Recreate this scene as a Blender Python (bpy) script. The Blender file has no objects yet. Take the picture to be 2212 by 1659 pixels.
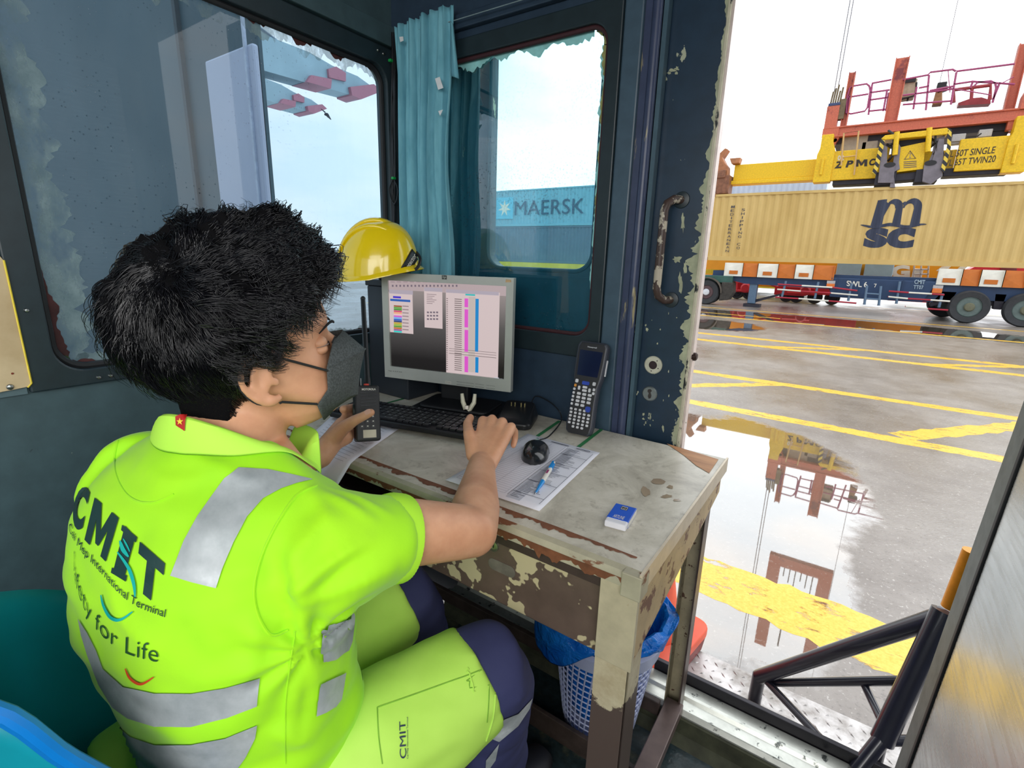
import bpy, bmesh, math, random
import numpy as np
from mathutils import Vector, Matrix
from mathutils.bvhtree import BVHTree

PI = math.pi
rnd = random.Random(7)
COL = bpy.context.scene.collection
sc = bpy.context.scene

# ------------------------------------------------------------------ camera
FPX = 1069.5
_yaw, _pit, _rol = math.radians(34.48), math.radians(14.34), math.radians(1.665)
CF = np.array([-math.sin(_yaw)*math.cos(_pit), math.cos(_yaw)*math.cos(_pit), -math.sin(_pit)])
_r = np.cross(CF, [0, 0, 1]); _r /= np.linalg.norm(_r); _u = np.cross(_r, CF)
CR = math.cos(_rol)*_r + math.sin(_rol)*_u
CU = -math.sin(_rol)*_r + math.cos(_rol)*_u
CAM = np.array([0.0, 0.0, 1.18])
cd = bpy.data.cameras.new('camera'); cam = bpy.data.objects.new('camera', cd); COL.objects.link(cam)
cd.sensor_width = 36; cd.lens = 36*FPX/2212; cd.clip_start = .02; cd.clip_end = 500
M = Matrix.Identity(4)
for i in range(3):
    M[i][0] = CR[i]; M[i][1] = CU[i]; M[i][2] = -CF[i]; M[i][3] = CAM[i]
cam.matrix_world = M
sc.camera = cam

# ------------------------------------------------------------------ sky, light, exposure
sc.view_settings.view_transform = 'Standard'; sc.view_settings.look = 'None'
sc.view_settings.gamma = 1; sc.view_settings.exposure = 0.0; sc.view_settings.use_curve_mapping = False
wd = bpy.data.worlds.new('overcast_sky'); sc.world = wd; wd.use_nodes = True
nt = wd.node_tree; nt.nodes.clear()
_o = nt.nodes.new('ShaderNodeOutputWorld'); _b = nt.nodes.new('ShaderNodeBackground')
_tc = nt.nodes.new('ShaderNodeTexCoord')
_mp = nt.nodes.new('ShaderNodeMapping'); _mp.inputs['Scale'].default_value = (1.2, 1.2, 4.5)
_ns = nt.nodes.new('ShaderNodeTexNoise'); _ns.inputs['Scale'].default_value = 2.6
_ns.inputs['Detail'].default_value = 5; _ns.inputs['Roughness'].default_value = .55
_cr = nt.nodes.new('ShaderNodeValToRGB')
_cr.color_ramp.elements[0].position = .40; _cr.color_ramp.elements[0].color = (.87, .94, 1.0, 1)
_cr.color_ramp.elements[1].position = .60; _cr.color_ramp.elements[1].color = (1.0, 1.0, 1.0, 1)
# the cloud deck is brightest towards +x +y, where the sun sits behind it
_dt = nt.nodes.new('ShaderNodeVectorMath'); _dt.operation = 'DOT_PRODUCT'
_dt.inputs[1].default_value = (0.62, 0.70, 0.35)
_mr = nt.nodes.new('ShaderNodeMapRange'); _mr.inputs['From Min'].default_value = -.5; _mr.inputs['From Max'].default_value = .5
_mr.inputs['To Min'].default_value = 1.25; _mr.inputs['To Max'].default_value = 2.35
nt.links.new(_tc.outputs['Generated'], _mp.inputs['Vector']); nt.links.new(_mp.outputs[0], _ns.inputs['Vector'])
nt.links.new(_ns.outputs['Fac'], _cr.inputs['Fac']); nt.links.new(_tc.outputs['Generated'], _dt.inputs[0])
nt.links.new(_dt.outputs['Value'], _mr.inputs['Value'])
nt.links.new(_cr.outputs[0], _b.inputs['Color']); nt.links.new(_mr.outputs[0], _b.inputs['Strength'])
nt.links.new(_b.outputs[0], _o.inputs['Surface'])

def area_light(name, loc, target, sx, sy, power, col=(1, 1, 1)):
    l = bpy.data.lights.new(name, 'AREA'); l.shape = 'RECTANGLE'; l.size = sx; l.size_y = sy
    l.energy = power; l.color = col
    o = bpy.data.objects.new(name, l); COL.objects.link(o); o.location = loc
    d = Vector(target)-Vector(loc); o.rotation_euler = d.to_track_quat('-Z', 'Y').to_euler()
    return o
# added area lamps brighten the booth, simulating daylight from its unseen front and right
area_light('front_daylight_fill', (0.35, -1.35, 1.75), (-.65, .5, .85), 1.7, 1.2, 34, (1, .98, .95))
area_light('right_daylight_fill', (1.25, -.1, 1.55), (-.6, .5, .8), 1.2, .9, 12, (1, .98, .95))

# ------------------------------------------------------------------ projection helpers (photo pixel -> point on a known plane)
def ray(x, y): return CF+(x-1106)/FPX*CR-(y-829.5)/FPX*CU
def onp(x, y, ax, v):
    d = ray(x, y); return CAM+d*((v-CAM[ax])/d[ax])
def at_x(x, y, v): return onp(x, y, 0, v)
def at_y(x, y, v): return onp(x, y, 1, v)
def at_z(x, y, v): return onp(x, y, 2, v)
def dep(x, y, d): return CAM+ray(x, y)*d

# ------------------------------------------------------------------ mesh builder
def V(*a): return np.array(a, float)
def unit(v):
    v = np.array(v, float); n = np.linalg.norm(v); return v/n if n > 1e-12 else v

class MB:
    def __init__(s): s.v = []; s.f = []
    def add(s, vs, fs):
        o = len(s.v); s.v += [tuple(map(float, p)) for p in vs]; s.f += [tuple(i+o for i in f) for f in fs]; return s
    def box(s, lo, hi):
        x0, y0, z0 = lo; x1, y1, z1 = hi
        if x0 > x1: x0, x1 = x1, x0
        if y0 > y1: y0, y1 = y1, y0
        if z0 > z1: z0, z1 = z1, z0
        return s.add([(x0, y0, z0), (x1, y0, z0), (x1, y1, z0), (x0, y1, z0), (x0, y0, z1), (x1, y0, z1), (x1, y1, z1), (x0, y1, z1)],
                     [(3, 2, 1, 0), (4, 5, 6, 7), (0, 1, 5, 4), (1, 2, 6, 5), (2, 3, 7, 6), (3, 0, 4, 7)])
    def obox(s, c, ax, ay, az, hx, hy, hz):
        c = np.array(c, float); vs = []
        for k in (-1, 1):
            for (i, j) in ((-1, -1), (1, -1), (1, 1), (-1, 1)):
                vs.append(c+np.array(ax)*hx*i+np.array(ay)*hy*j+np.array(az)*hz*k)
        return s.add(vs, [(3, 2, 1, 0), (4, 5, 6, 7), (0, 1, 5, 4), (1, 2, 6, 5), (2, 3, 7, 6), (3, 0, 4, 7)])
    def prism(s, poly, d, o=(0, 0, 0)):
        """poly: 3D points of a flat outline, swept by vector d"""
        n = len(poly); d = np.array(d, float)
        vs = [np.array(p)+o for p in poly]; vs += [p+d for p in vs]
        fs = [tuple(range(n-1, -1, -1)), tuple(range(n, 2*n))]
        for i in range(n): j = (i+1) % n; fs.append((i, j, n+j, n+i))
        return s.add(vs, fs)
    def loft(s, rings, cap=True, closed=False):
        n = len(rings[0]); vs = [p for r in rings for p in r]; fs = []
        m = len(rings)
        for k in range(m if closed else m-1):
            a = k*n; b = ((k+1) % m)*n
            for i in range(n):
                j = (i+1) % n; fs.append((a+i, a+j, b+j, b+i))
        if cap and not closed: fs.append(tuple(range(n-1, -1, -1))); fs.append(tuple(range((m-1)*n, m*n)))
        return s.add(vs, fs)
    def tube(s, path, r, n=12, cap=True, flat=None, closed=False):
        path = [np.array(p, float) for p in path]; m = len(path)
        rs = r if isinstance(r, (list, tuple)) else [r]*m
        rings = []; up = None
        for k in range(m):
            if closed: t = unit(path[(k+1) % m]-path[k-1])
            else: t = unit(path[min(k+1, m-1)]-path[max(k-1, 0)])
            if up is None:
                up = np.array([0, 0, 1.]) if abs(t[2]) < .9 else np.array([1., 0, 0])
                if flat is not None: up = np.array(flat[2], float)
            if flat is not None: up = np.array(flat[2], float)
            a = unit(up-t*(up@t)); b = np.cross(t, a); up = a
            ra, rb = (rs[k], rs[k]) if flat is None else (rs[k]*flat[0], rs[k]*flat[1])
            rings.append([path[k]+a*ra*math.cos(q)+b*rb*math.sin(q) for q in np.linspace(0, 2*PI, n, endpoint=False)])
        return s.loft(rings, cap, closed)
    def lathe(s, c, prof, ax=(0, 0, 1), n=32, ring=False):
        """prof: list of (radius, height along ax)"""
        ax = unit(ax); a = unit(np.cross(ax, [0, 0, 1] if abs(ax[2]) < .9 else [1, 0, 0])); b = np.cross(ax, a)
        c = np.array(c, float)
        rings = [[c+ax*h+(a*math.cos(q)+b*math.sin(q))*max(r, 1e-5) for q in np.linspace(0, 2*PI, n, endpoint=False)] for r, h in prof]
        return s.loft(rings, cap=not ring, closed=ring)
    def ball(s, c, r, n=12, m=8, sx=(1, 1, 1)):
        c = np.array(c, float); rings = []
        for i in range(m+1):
            t = PI*i/m; rr = max(math.sin(t), 1e-3)
            rings.append([c+np.array([rr*math.cos(q)*sx[0], rr*math.sin(q)*sx[1], -math.cos(t)*sx[2]])*r for q in np.linspace(0, 2*PI, n, endpoint=False)])
        return s.loft(rings)
    def build(s, name, m, parent=None, smooth=35, bevel=0, seg=2, sub=0, solid=0):
        me = bpy.data.meshes.new(name); me.from_pydata(s.v, [], s.f); me.validate()
        bm = bmesh.new(); bm.from_mesh(me); bmesh.ops.recalc_face_normals(bm, faces=bm.faces); bm.to_mesh(me); bm.free()
        o = bpy.data.objects.new(name, me); COL.objects.link(o)
        if m is not None: me.materials.append(m)
        if smooth:
            me.shade_smooth(); me.set_sharp_from_angle(angle=math.radians(smooth))
        if solid: q = o.modifiers.new('solid', 'SOLIDIFY'); q.thickness = solid; q.offset = 0
        if bevel:
            q = o.modifiers.new('bevel', 'BEVEL'); q.width = bevel; q.segments = seg; q.limit_method = 'ANGLE'; q.angle_limit = math.radians(40)
            q.harden_normals = False
        if sub: q = o.modifiers.new('sub', 'SUBSURF'); q.levels = sub; q.render_levels = sub
        if parent is not None: put(o, parent)
        return o

def put(o, parent):
    """parent o keeping its place in the world (parents are never rotated here)"""
    o.parent = parent; o.matrix_parent_inverse = Matrix.Translation(-world_loc(parent))
def world_loc(o):
    v = Vector(o.location)
    # children are built in world coordinates with their own origin at zero
    return v
def tag(o, label, cat, group=None, kind=None):
    o['label'] = label; o['category'] = cat
    if group: o['group'] = group
    if kind: o['kind'] = kind
    return o
def thing(name, loc, label, cat, group=None):
    o = bpy.data.objects.new(name, None); o.empty_display_size = .05; COL.objects.link(o); o.location = [float(a) for a in loc]
    return tag(o, label, cat, group)
def struct(o): o['kind'] = 'structure'; return o

def rrect(x0, y0, x1, y1, r, n=6):
    """rounded rectangle outline, counter-clockwise, as 2D points"""
    p = []
    for cx, cy, a0 in ((x1-r, y1-r, 0), (x0+r, y1-r, 90), (x0+r, y0+r, 180), (x1-r, y0+r, 270)):
        for i in range(n+1):
            a = math.radians(a0+90*i/n); p.append((cx+r*math.cos(a), cy+r*math.sin(a)))
    return p

def holed(mb, outer, hole, r, f0, f1):
    """slab with a rounded hole; f0/f1 map 2D -> 3D for the two faces"""
    x0, y0, x1, y1 = hole; X0, Y0, X1, Y1 = outer
    H = rrect(x0, y0, x1, y1, r, 8); n = len(H)
    cx, cy = (x0+x1)/2, (y0+y1)/2; O = []
    for (x, y) in H:
        u, v = (x-cx)/((x1-x0)/2), (y-cy)/((y1-y0)/2); m = max(abs(u), abs(v)); u, v = u/m, v/m
        O.append([X1+(u-1)*(X1-X0)/2 if True else 0, Y0+(v+1)*(Y1-Y0)/2])
    for q in range(4):   # the middle of each arc goes to the outer corner
        i = q*9+4; O[i] = [(X1, Y1), (X0, Y1), (X0, Y0), (X1, Y0)][q]
    vs = [f0(*p) for p in H]+[f0(*p) for p in O]+[f1(*p) for p in H]+[f1(*p) for p in O]; fs = []
    for i in range(n):
        j = (i+1) % n
        fs += [(i, j, n+j, n+i), (2*n+j, 2*n+i, 3*n+i, 3*n+j), (j, i, 2*n+i, 2*n+j), (n+i, n+j, 3*n+j, 3*n+i)]
    return mb.add(vs, fs)

# ------------------------------------------------------------------ text
def text_geo(s, bold=0.0, shear=0.0):
    if s == 'M':      # a clean block M
        P = [(0, 0), (0, 1), (.29, 1), (.5, .46), (.71, 1), (1, 1), (1, 0), (.75, 0), (.75, .60), (.57, .14), (.43, .14), (.25, .60), (.25, 0)]
        me = bpy.data.meshes.new('m'); me.from_pydata([(x, y, 0) for x, y in P], [], [tuple(range(len(P)))]); bm = bmesh.new(); bm.from_mesh(me)
        bmesh.ops.triangulate(bm, faces=bm.faces[:]); r = [tuple(v.index for v in f.verts) for f in bm.faces]; bm.free(); bpy.data.meshes.remove(me); return P, r
    c = bpy.data.curves.new('t', 'FONT'); c.body = s; c.size = 1; c.offset = bold; c.shear = shear; c.resolution_u = 4
    c.fill_mode = 'FRONT'
    o = bpy.data.objects.new('t', c); COL.objects.link(o); dg = bpy.context.evaluated_depsgraph_get()
    me = bpy.data.meshes.new_from_object(o.evaluated_get(dg))
    vs = [(v.co.x, v.co.y) for v in me.vertices]; fs = [tuple(p.vertices) for p in me.polygons]
    bpy.data.objects.remove(o); bpy.data.curves.remove(c); bpy.data.meshes.remove(me)
    if not vs: return [], []
    a = np.array(vs); lo = a.min(0); hi = a.max(0)
    return [tuple((p-lo)/(hi-lo)) for p in a], fs          # normalised to the unit square
def put_text(mb, s, o, ux, uy, bold=0.0, shear=0.0, n=None, th=0.0):
    """text filling the parallelogram o + a*ux + b*uy"""
    vs, fs = text_geo(s, bold, shear); o = np.array(o, float); ux = np.array(ux, float); uy = np.array(uy, float)
    return mb.add([o+ux*a+uy*b for a, b in vs], fs)

# ------------------------------------------------------------------ materials
MATS = {}
def srgb(r, g, b):
    f = lambda c: (c/255/12.92) if c/255 <= .04045 else ((c/255+.055)/1.055)**2.4
    return (f(r), f(g), f(b), 1)
class NT:
    def __init__(s, name):
        s.m = bpy.data.materials.new(name); s.m.use_nodes = True; s.t = s.m.node_tree; s.t.nodes.clear()
        s.out = s.t.nodes.new('ShaderNodeOutputMaterial'); s.p = s.t.nodes.new('ShaderNodeBsdfPrincipled')
        s.t.links.new(s.p.outputs[0], s.out.inputs['Surface']); s.co = None
    def n(s, ty, **kw):
        q = s.t.nodes.new(ty)
        for k, v in kw.items():
            if k in q.inputs: q.inputs[k].default_value = v
            else: setattr(q, k, v)
        return q
    def l(s, a, b): s.t.links.new(a, b)
    def obj(s, scale=(1, 1, 1)):
        t = s.n('ShaderNodeTexCoord'); mp = s.n('ShaderNodeMapping'); mp.inputs['Scale'].default_value = scale
        s.l(t.outputs['Object'], mp.inputs['Vector']); return mp.outputs[0]
    def noise(s, scale, detail=3, rough=.5, sc3=(1, 1, 1), dist=0):
        q = s.n('ShaderNodeTexNoise', Scale=scale, Detail=detail, Roughness=rough, Distortion=dist); s.l(s.obj(sc3), q.inputs['Vector']); return q.outputs['Fac']
    def ramp(s, fac, stops):
        q = s.n('ShaderNodeValToRGB'); e = q.color_ramp.elements
        while len(e) > 1: e.remove(e[-1])
        e[0].position = stops[0][0]; e[0].color = stops[0][1]
        for p, c in stops[1:]: k = e.new(p); k.color = c
        s.l(fac, q.inputs['Fac']); return q.outputs[0]
    def step(s, fac, a, b):
        q = s.n('ShaderNodeMapRange'); q.inputs['From Min'].default_value = a; q.inputs['From Max'].default_value = b; q.clamp = True
        s.l(fac, q.inputs['Value']); return q.outputs[0]
    def math(s, op, a, b=None):
        q = s.n('ShaderNodeMath', operation=op)
        for i, x in enumerate((a, b)):
            if x is None: continue
            if isinstance(x, (int, float)): q.inputs[i].default_value = x
            else: s.l(x, q.inputs[i])
        return q.outputs[0]
    def mix(s, fac, a, b):
        q = s.n('ShaderNodeMix', data_type='RGBA')
        for i, x in ((0, fac), (6, a), (7, b)):
            if isinstance(x, (int, float, tuple)): q.inputs[i].default_value = x
            else: s.l(x, q.inputs[i])
        return q.outputs[2]
    def bump(s, h, strength=.3, dist=.01):
        q = s.n('ShaderNodeBump', Strength=strength, Distance=dist); s.l(h, q.inputs['Height']); s.l(q.outputs[0], s.p.inputs['Normal']); return q
    def set(s, **kw):
        for k, v in kw.items():
            k = k.replace('_', ' ')
            if isinstance(v, (int, float, tuple)): s.p.inputs[k].default_value = v
            else: s.l(v, s.p.inputs[k])
        return s
def plain(name, rgb, rough=.5, metal=0, spec=.5, var=.12, scale=30, bump=0, trans=0, coat=0, emit=0):
    """one colour with a little noise in it"""
    if name in MATS: return MATS[name]
    q = NT(name); c = srgb(*rgb)
    if var:
        f = q.noise(scale, 4, .6)
        q.set(Base_Color=q.ramp(f, [(.3, tuple(a*(1-var) for a in c[:3])+(1,)), (.7, tuple(min(a*(1+var), 1) for a in c[:3])+(1,))]))
        if bump: q.bump(f, bump, .004)
    else: q.set(Base_Color=c)
    q.set(Roughness=rough, Metallic=metal)
    q.p.inputs['Specular IOR Level'].default_value = spec
    if trans: q.p.inputs['Transmission Weight'].default_value = trans
    if coat: q.p.inputs['Coat Weight'].default_value = coat
    if emit: q.p.inputs['Emission Color'].default_value = c; q.p.inputs['Emission Strength'].default_value = emit
    MATS[name] = q.m; return q.m
def chipped(name, base, under, lo=.62, hi=.64, scale=9, rough=.45, detail=5, sc3=(1, 1, 1), third=None, t2=(.7, .72), metal=0, bump=.25):
    """paint with ragged chips that show the layer underneath"""
    if name in MATS: return MATS[name]
    q = NT(name); b = srgb(*base); f0 = q.noise(25, 4, .6)
    bc = q.ramp(f0, [(.3, tuple(a*.85 for a in b[:3])+(1,)), (.7, tuple(min(a*1.15, 1) for a in b[:3])+(1,))])
    f = q.noise(scale, detail, .62, sc3); m = q.step(f, lo, hi); c = q.mix(m, bc, srgb(*under))
    if third:
        g = q.noise(scale*2.3, detail, .6, sc3); m2 = q.step(g, *t2); c = q.mix(m2, c, srgb(*third))
    q.set(Base_Color=c, Roughness=rough, Metallic=metal); q.bump(m, -bump, .002); MATS[name] = q.m; return q.m
# ================================================================== THE BOOTH
XA, YB = -1.27, 1.165          # inner faces of the left wall and of the wall behind the desk
WALL = chipped('booth_wall_paint', (62, 84, 90), (150, 160, 150), .735, .75, 16, .5, third=(40, 55, 60), t2=(.70, .73))
WALLB = chipped('booth_back_paint', (45, 62, 80), (150, 155, 140), .74, .75, 22, .38)
DARK = chipped('dark_frame_paint', (34, 48, 54), (120, 60, 50), .72, .76, 14, .4)
DOORP = chipped('door_leaf_paint', (34, 56, 76), (185, 190, 165), .665, .675, 26, .36, sc3=(1, 1, .45))
CREAM = chipped('cream_edge_paint', (205, 200, 175), (35, 40, 42), .56, .6, 40, .6, sc3=(1, 1, .35))
RUBBER = plain('black_rubber', (22, 24, 28), .6)
SCREWM = plain('screw_steel', (170, 175, 175), .3, 1)

# left wall with its big window
mb = MB(); holed(mb, (-1.6, 0.0, YB, 2.15), (.262, .928, 1.138, 1.722), .055, lambda a, b: (XA, a, b), lambda a, b: (XA-.045, a, b))
wl = struct(mb.build('wall_left', WALL, smooth=0))
# raised frame round the window, a dark trim strip on the wall
mb = MB(); holed(mb, (.225, .905, 1.163, 1.765), (.268, .936, 1.132, 1.715), .05, lambda a, b: (XA+.012, a, b), lambda a, b: (XA-.012, a, b))
w1 = mb.build('window_1', DARK, smooth=0, bevel=.003); struct(w1)
mb = MB(); H = rrect(.272, .940, 1.128, 1.711, .05, 8)
mb.tube([(XA-.012, a, b) for a, b in H], .008, 8, closed=True)
mb.build('rubber_seal', RUBBER, w1)
def glass(name, tint, drops, dens=.5, seed=0, spec=.07, haze=.06, hazecol=(.6, .75, .85, 1), stretch=(1, 1, 1)):
    q = NT(name); t = q.t; t.nodes.remove(q.p)
    tr = q.n('ShaderNodeBsdfTransparent'); tr.inputs['Color'].default_value = tint
    gl = q.n('ShaderNodeBsdfGlossy', Roughness=.02); df = q.n('ShaderNodeBsdfDiffuse'); df.inputs['Color'].default_value = hazecol
    fr = q.n('ShaderNodeFresnel', IOR=1.5)
    m1 = q.n('ShaderNodeMixShader'); q.l(q.math('MULTIPLY', fr.outputs[0], 1.0), m1.inputs[0]); q.l(tr.outputs[0], m1.inputs[1]); q.l(gl.outputs[0], m1.inputs[2])
    # dust and old runs of dirt
    f = q.noise(5, 5, .65, (1, 1, .4)); hz = q.ramp(f, [(.35, (haze*.3,)*3+(1,)), (.75, (haze*1.6,)*3+(1,))])
    m2 = q.n('ShaderNodeMixShader'); q.l(hz, m2.inputs[0]); q.l(m1.outputs[0], m2.inputs[1]); q.l(df.outputs[0], m2.inputs[2])
    # rain drops: round cells, each a little lens
    vo = q.n('ShaderNodeTexVoronoi', Scale=drops); vo.feature = 'F1'; q.l(q.obj(stretch), vo.inputs['Vector'])
    cut = q.math('MULTIPLY', q.math('LESS_THAN', vo.outputs['Distance'], .30), q.math('GREATER_THAN', q.n('ShaderNodeSeparateColor').outputs[0] if False else vo.outputs['Color'], 1-dens))
    den = q.step(q.noise(3.2, 2, .5, (1, 1, 1)), .42, .62); cut = q.math('MULTIPLY', cut, den)
    lens = q.n('ShaderNodeBsdfTransparent'); lens.inputs['Color'].default_value = tuple(min(a*1.1, 1) for a in tint[:3])+(1,)
    g2 = q.n('ShaderNodeBsdfGlossy', Roughness=.12); bp = q.n('ShaderNodeBump', Strength=1, Distance=.01); bp.invert = True
    q.l(vo.outputs['Distance'], bp.inputs['Height']); q.l(bp.outputs[0], g2.inputs['Normal'])
    m3 = q.n('ShaderNodeMixShader'); m3.inputs[0].default_value = .35; q.l(lens.outputs[0], m3.inputs[1]); q.l(g2.outputs[0], m3.inputs[2])
    m4 = q.n('ShaderNodeMixShader'); q.l(cut, m4.inputs[0]); q.l(m2.outputs[0], m4.inputs[1]); q.l(m3.outputs[0], m4.inputs[2])
    q.l(m4.outputs[0], q.out.inputs['Surface']); return q.m
GA = glass('left_window_glass', (.44, .575, .68, 1), 190, .25)
GB = glass('back_window_glass', (.68, .97, 1.0, 1), 150, .55, haze=.10, hazecol=(.03, .36, .50, 1))
GC = glass('door_leaf_glass', (.90, .98, .99, 1), 130, .5, haze=.05, hazecol=(.5, .75, .85, 1))
def pane(name, m, H, fn, parent, th=.004):
    mb = MB(); n = len(H); mb.add([fn(*p) for p in H], [tuple(range(n))]); return mb.build(name, m, parent, smooth=0)
pane('pane', GA, rrect(.262, .93, 1.138, 1.72, .05), lambda a, b: (XA-.022, a, b), w1)
# old tape and filler left round the edge of the pane (ragged strips)
TAPE = NT('tape_residue'); TAPE.set(Base_Color=TAPE.ramp(TAPE.noise(22, 5, .65), [(.3, srgb(95, 120, 125)), (.7, srgb(150, 172, 172))]), Roughness=.7)
_f = TAPE.step(TAPE.noise(16, 5, .7, (1, 1, .5)), .36, .52); TAPE.p.inputs['Alpha'].default_value = 1; TAPE.l(TAPE.math('MULTIPLY', _f, .62), TAPE.p.inputs['Alpha'])
RUSTY = plain('rusty_edge', (72, 38, 38), .8, var=.4)
MOSS = plain('green_grime', (52, 82, 44), .8, var=.4)
OCHRE = plain('ochre_filler', (150, 150, 95), .8, var=.3)
def ragged(mb, pts, nrm, w0, w1, fn, seed, step=.006):
    """strip along pts (2D), its inner edge ragged"""
    r = random.Random(seed); A = []; B = []; g = .5
    for k in range(len(pts)-1):
        p, q = np.array(pts[k], float), np.array(pts[k+1], float); L = np.linalg.norm(q-p); m = max(int(L/step), 1)
        for i in range(m):
            t = i/m; w = w0[k]*(1-t)+w0[k+1]*t if isinstance(w0, (list, tuple)) else w0
            g = .62*g+.38*r.random(); w = w*(1+w1*(g-.5)*2.6+w1*(r.random()-.5)*.35+w1*.5*math.sin(k*3+i*.35)); P = p*(1-t)+q*t; A.append(P); B.append(P+np.array(nrm[k])*w)
    vs = [fn(*a) for a in A]+[fn(*b) for b in B]; n = len(A)
    mb.add(vs, [(i, i+1, n+i+1, n+i) for i in range(n-1)])
fA = lambda a, b: (XA-.020, a, b)
mb = MB(); ragged(mb, [(.268, 1.72), (.268, 1.2), (.268, .94)], [(1, 0), (1, 0), (1, 0)], [.045, .075, .06], .25, fA, 1)
ragged(mb, [(.30, .937), (.75, .937), (1.12, .937)], [(0, 1)]*3, [.02, .018, .02], .6, fA, 2)
ragged(mb, [(.30, 1.714), (.8, 1.714), (1.13, 1.714)], [(0, -1)]*3, [.035, .03, .03], .5, fA, 3)
mb.build('tape_residue', TAPE.m, w1, smooth=0)
fA2 = lambda a, b: (XA-.018, a, b)
mb = MB(); ragged(mb, [(.268, 1.18), (.268, 1.05), (.268, .94)], [(1, 0)]*3, [.006, .024, .028], .28, fA2, 4)
ragged(mb, [(.29, .937), (.5, .937), (1.1, .937)], [(0, 1)]*3, [.012, .010, .008], .5, fA2, 5)
ragged(mb, [(.62, 1.712), (.9, 1.712), (1.12, 1.712)], [(0, -1)]*3, [.002, .008, .007], 1.6, fA2, 6)
mb.build('rusty_edge', RUSTY, w1, smooth=0)
mb = MB(); ragged(mb, [(.268, .962), (.285, .943), (.31, .938)], [(.9, .6)]*3, [.012, .02, .012], .5, lambda a, b: (XA-.016, a, b), 7)
mb.build('green_grime', MOSS, w1, smooth=0)

# back wall with window 2, the jambs, the doorway
mb = MB(); holed(mb, (XA-.045, 0, -.545+.002, 2.15), (-1.165, .968, -.553, 1.708), .05, lambda a, b: (a, YB, b), lambda a, b: (a, YB+.03, b))
wb = struct(mb.build('wall_back', WALLB, smooth=0))
mb = MB(); holed(mb, (-1.20, .93, -.527, 1.745), (-1.155, .985, -.560, 1.700), .045, lambda a, b: (a, YB-.010, b), lambda a, b: (a, YB+.01, b))
w2 = struct(mb.build('window_2', DARK, smooth=0, bevel=.003))
mb = MB(); mb.tube([(a, YB+.004, b) for a, b in rrect(-1.152, .988, -.563, 1.697, .043, 8)], .006, 8, closed=True)
mb.build('rubber_seal', plain('oxblood_seal', (62, 30, 36), .6), w2)
pane('pane', GB, rrect(-1.165, .97, -.553, 1.708, .05), lambda a, b: (a, YB+.018, b), w2)
fB = lambda a, b: (a, YB+.014, b)
mb = MB(); ragged(mb, [(-1.10, 1.698), (-.85, 1.698), (-.60, 1.698)], [(0, -1)]*3, [.028, .016, .02], .6, fB, 8)
ragged(mb, [(-.565, 1.66), (-.565, 1.45), (-.565, 1.1)], [(-1, 0)]*3, [.020, .014, .010], .4, fB, 9)
mb.build('tape_residue', plain('pale_teal_residue', (150, 215, 215), .7, var=.2), w2, smooth=0)
mb = MB(); ragged(mb, [(-.60, 1.698), (-.575, 1.69), (-.564, 1.66), (-.564, 1.4), (-.564, 1.1)], [(0, -1), (-.7, -.7), (-1, 0), (-1, 0), (-1, 0)], [.008, .012, .014, .010, .004], .5, lambda a, b: (a, YB+.012, b), 10)
mb.build('filler_edge', OCHRE, w2, smooth=0)

# rail moulding under the roof on both walls
mb = MB(); mb.box((XA, -1.2, 1.768), (XA+.022, YB, 1.822)); struct(mb.build('trim_1', WALL, smooth=0, bevel=.003))
mb = MB(); mb.box((XA+.022, YB-.018, 1.765), (-.527, YB, 1.80)); struct(mb.build('trim_2', WALLB, smooth=0, bevel=.003))
# corner post
mb = MB(); mb.box((XA, YB-.010, 0), (XA+.022, YB, 1.765)); struct(mb.build('trim_3', DARK, smooth=0))
# wall strip that screws on left of the window (lighter sheet) and the horizontal seam below it
mb = MB(); mb.box((XA, -.9, .903), (XA+.006, .222, 2.1)); o = struct(mb.build('trim_4', chipped('sheet_paint', (84, 106, 112), (50, 70, 70), .70, .76, 9, .5), smooth=0, bevel=.001))
mb = MB()
for (y, z) in ((.205, 1.47), (.205, .922), (.205, 1.18), (.12, .915)):
    mb.lathe((XA+.006, y, z), [(.0, .0035), (.0035, .003), (.006, 0)][::-1], (1, 0, 0), 10)
mb.build('screw', SCREWM, o)
mb = MB()
for (y, z) in ((.243, 1.06), (.33, .917), (.35, .917), (.60, 1.742), (1.10, 1.748), (1.12, 1.745)):
    mb.lathe((XA+.012, y, z), [(.0045, 0), (.003, .003), (0, .0035)], (1, 0, 0), 10)
mb.build('screw', SCREWM, w1)

# door jamb: flat strip, groove, round edge
mb = MB(); mb.box((-.527, YB-.004, 0), (-.482, YB+.03, 2.0)); struct(mb.build('trim_5', plain('jamb_paint', (66, 88, 104), .4), smooth=0, bevel=.004))
mb = MB(); mb.box((-.482, YB+.006, 0), (-.462, YB+.03, 2.0))
mb.tube([(-.455, YB+.006, 0), (-.455, YB+.006, 2.0)], .011, 14)
struct(mb.build('trim_6', chipped('jamb_worn', (62, 72, 100), (165, 155, 120), .60, .63, 12, .35, sc3=(3, 3, .35)), smooth=40))
mb = MB(); mb.box((-.443, YB+.01, 0), (-.433, YB+.032, 2.0)); struct(mb.build('trim_7', plain('jamb_paint2', (70, 96, 110), .4), smooth=0))

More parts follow.
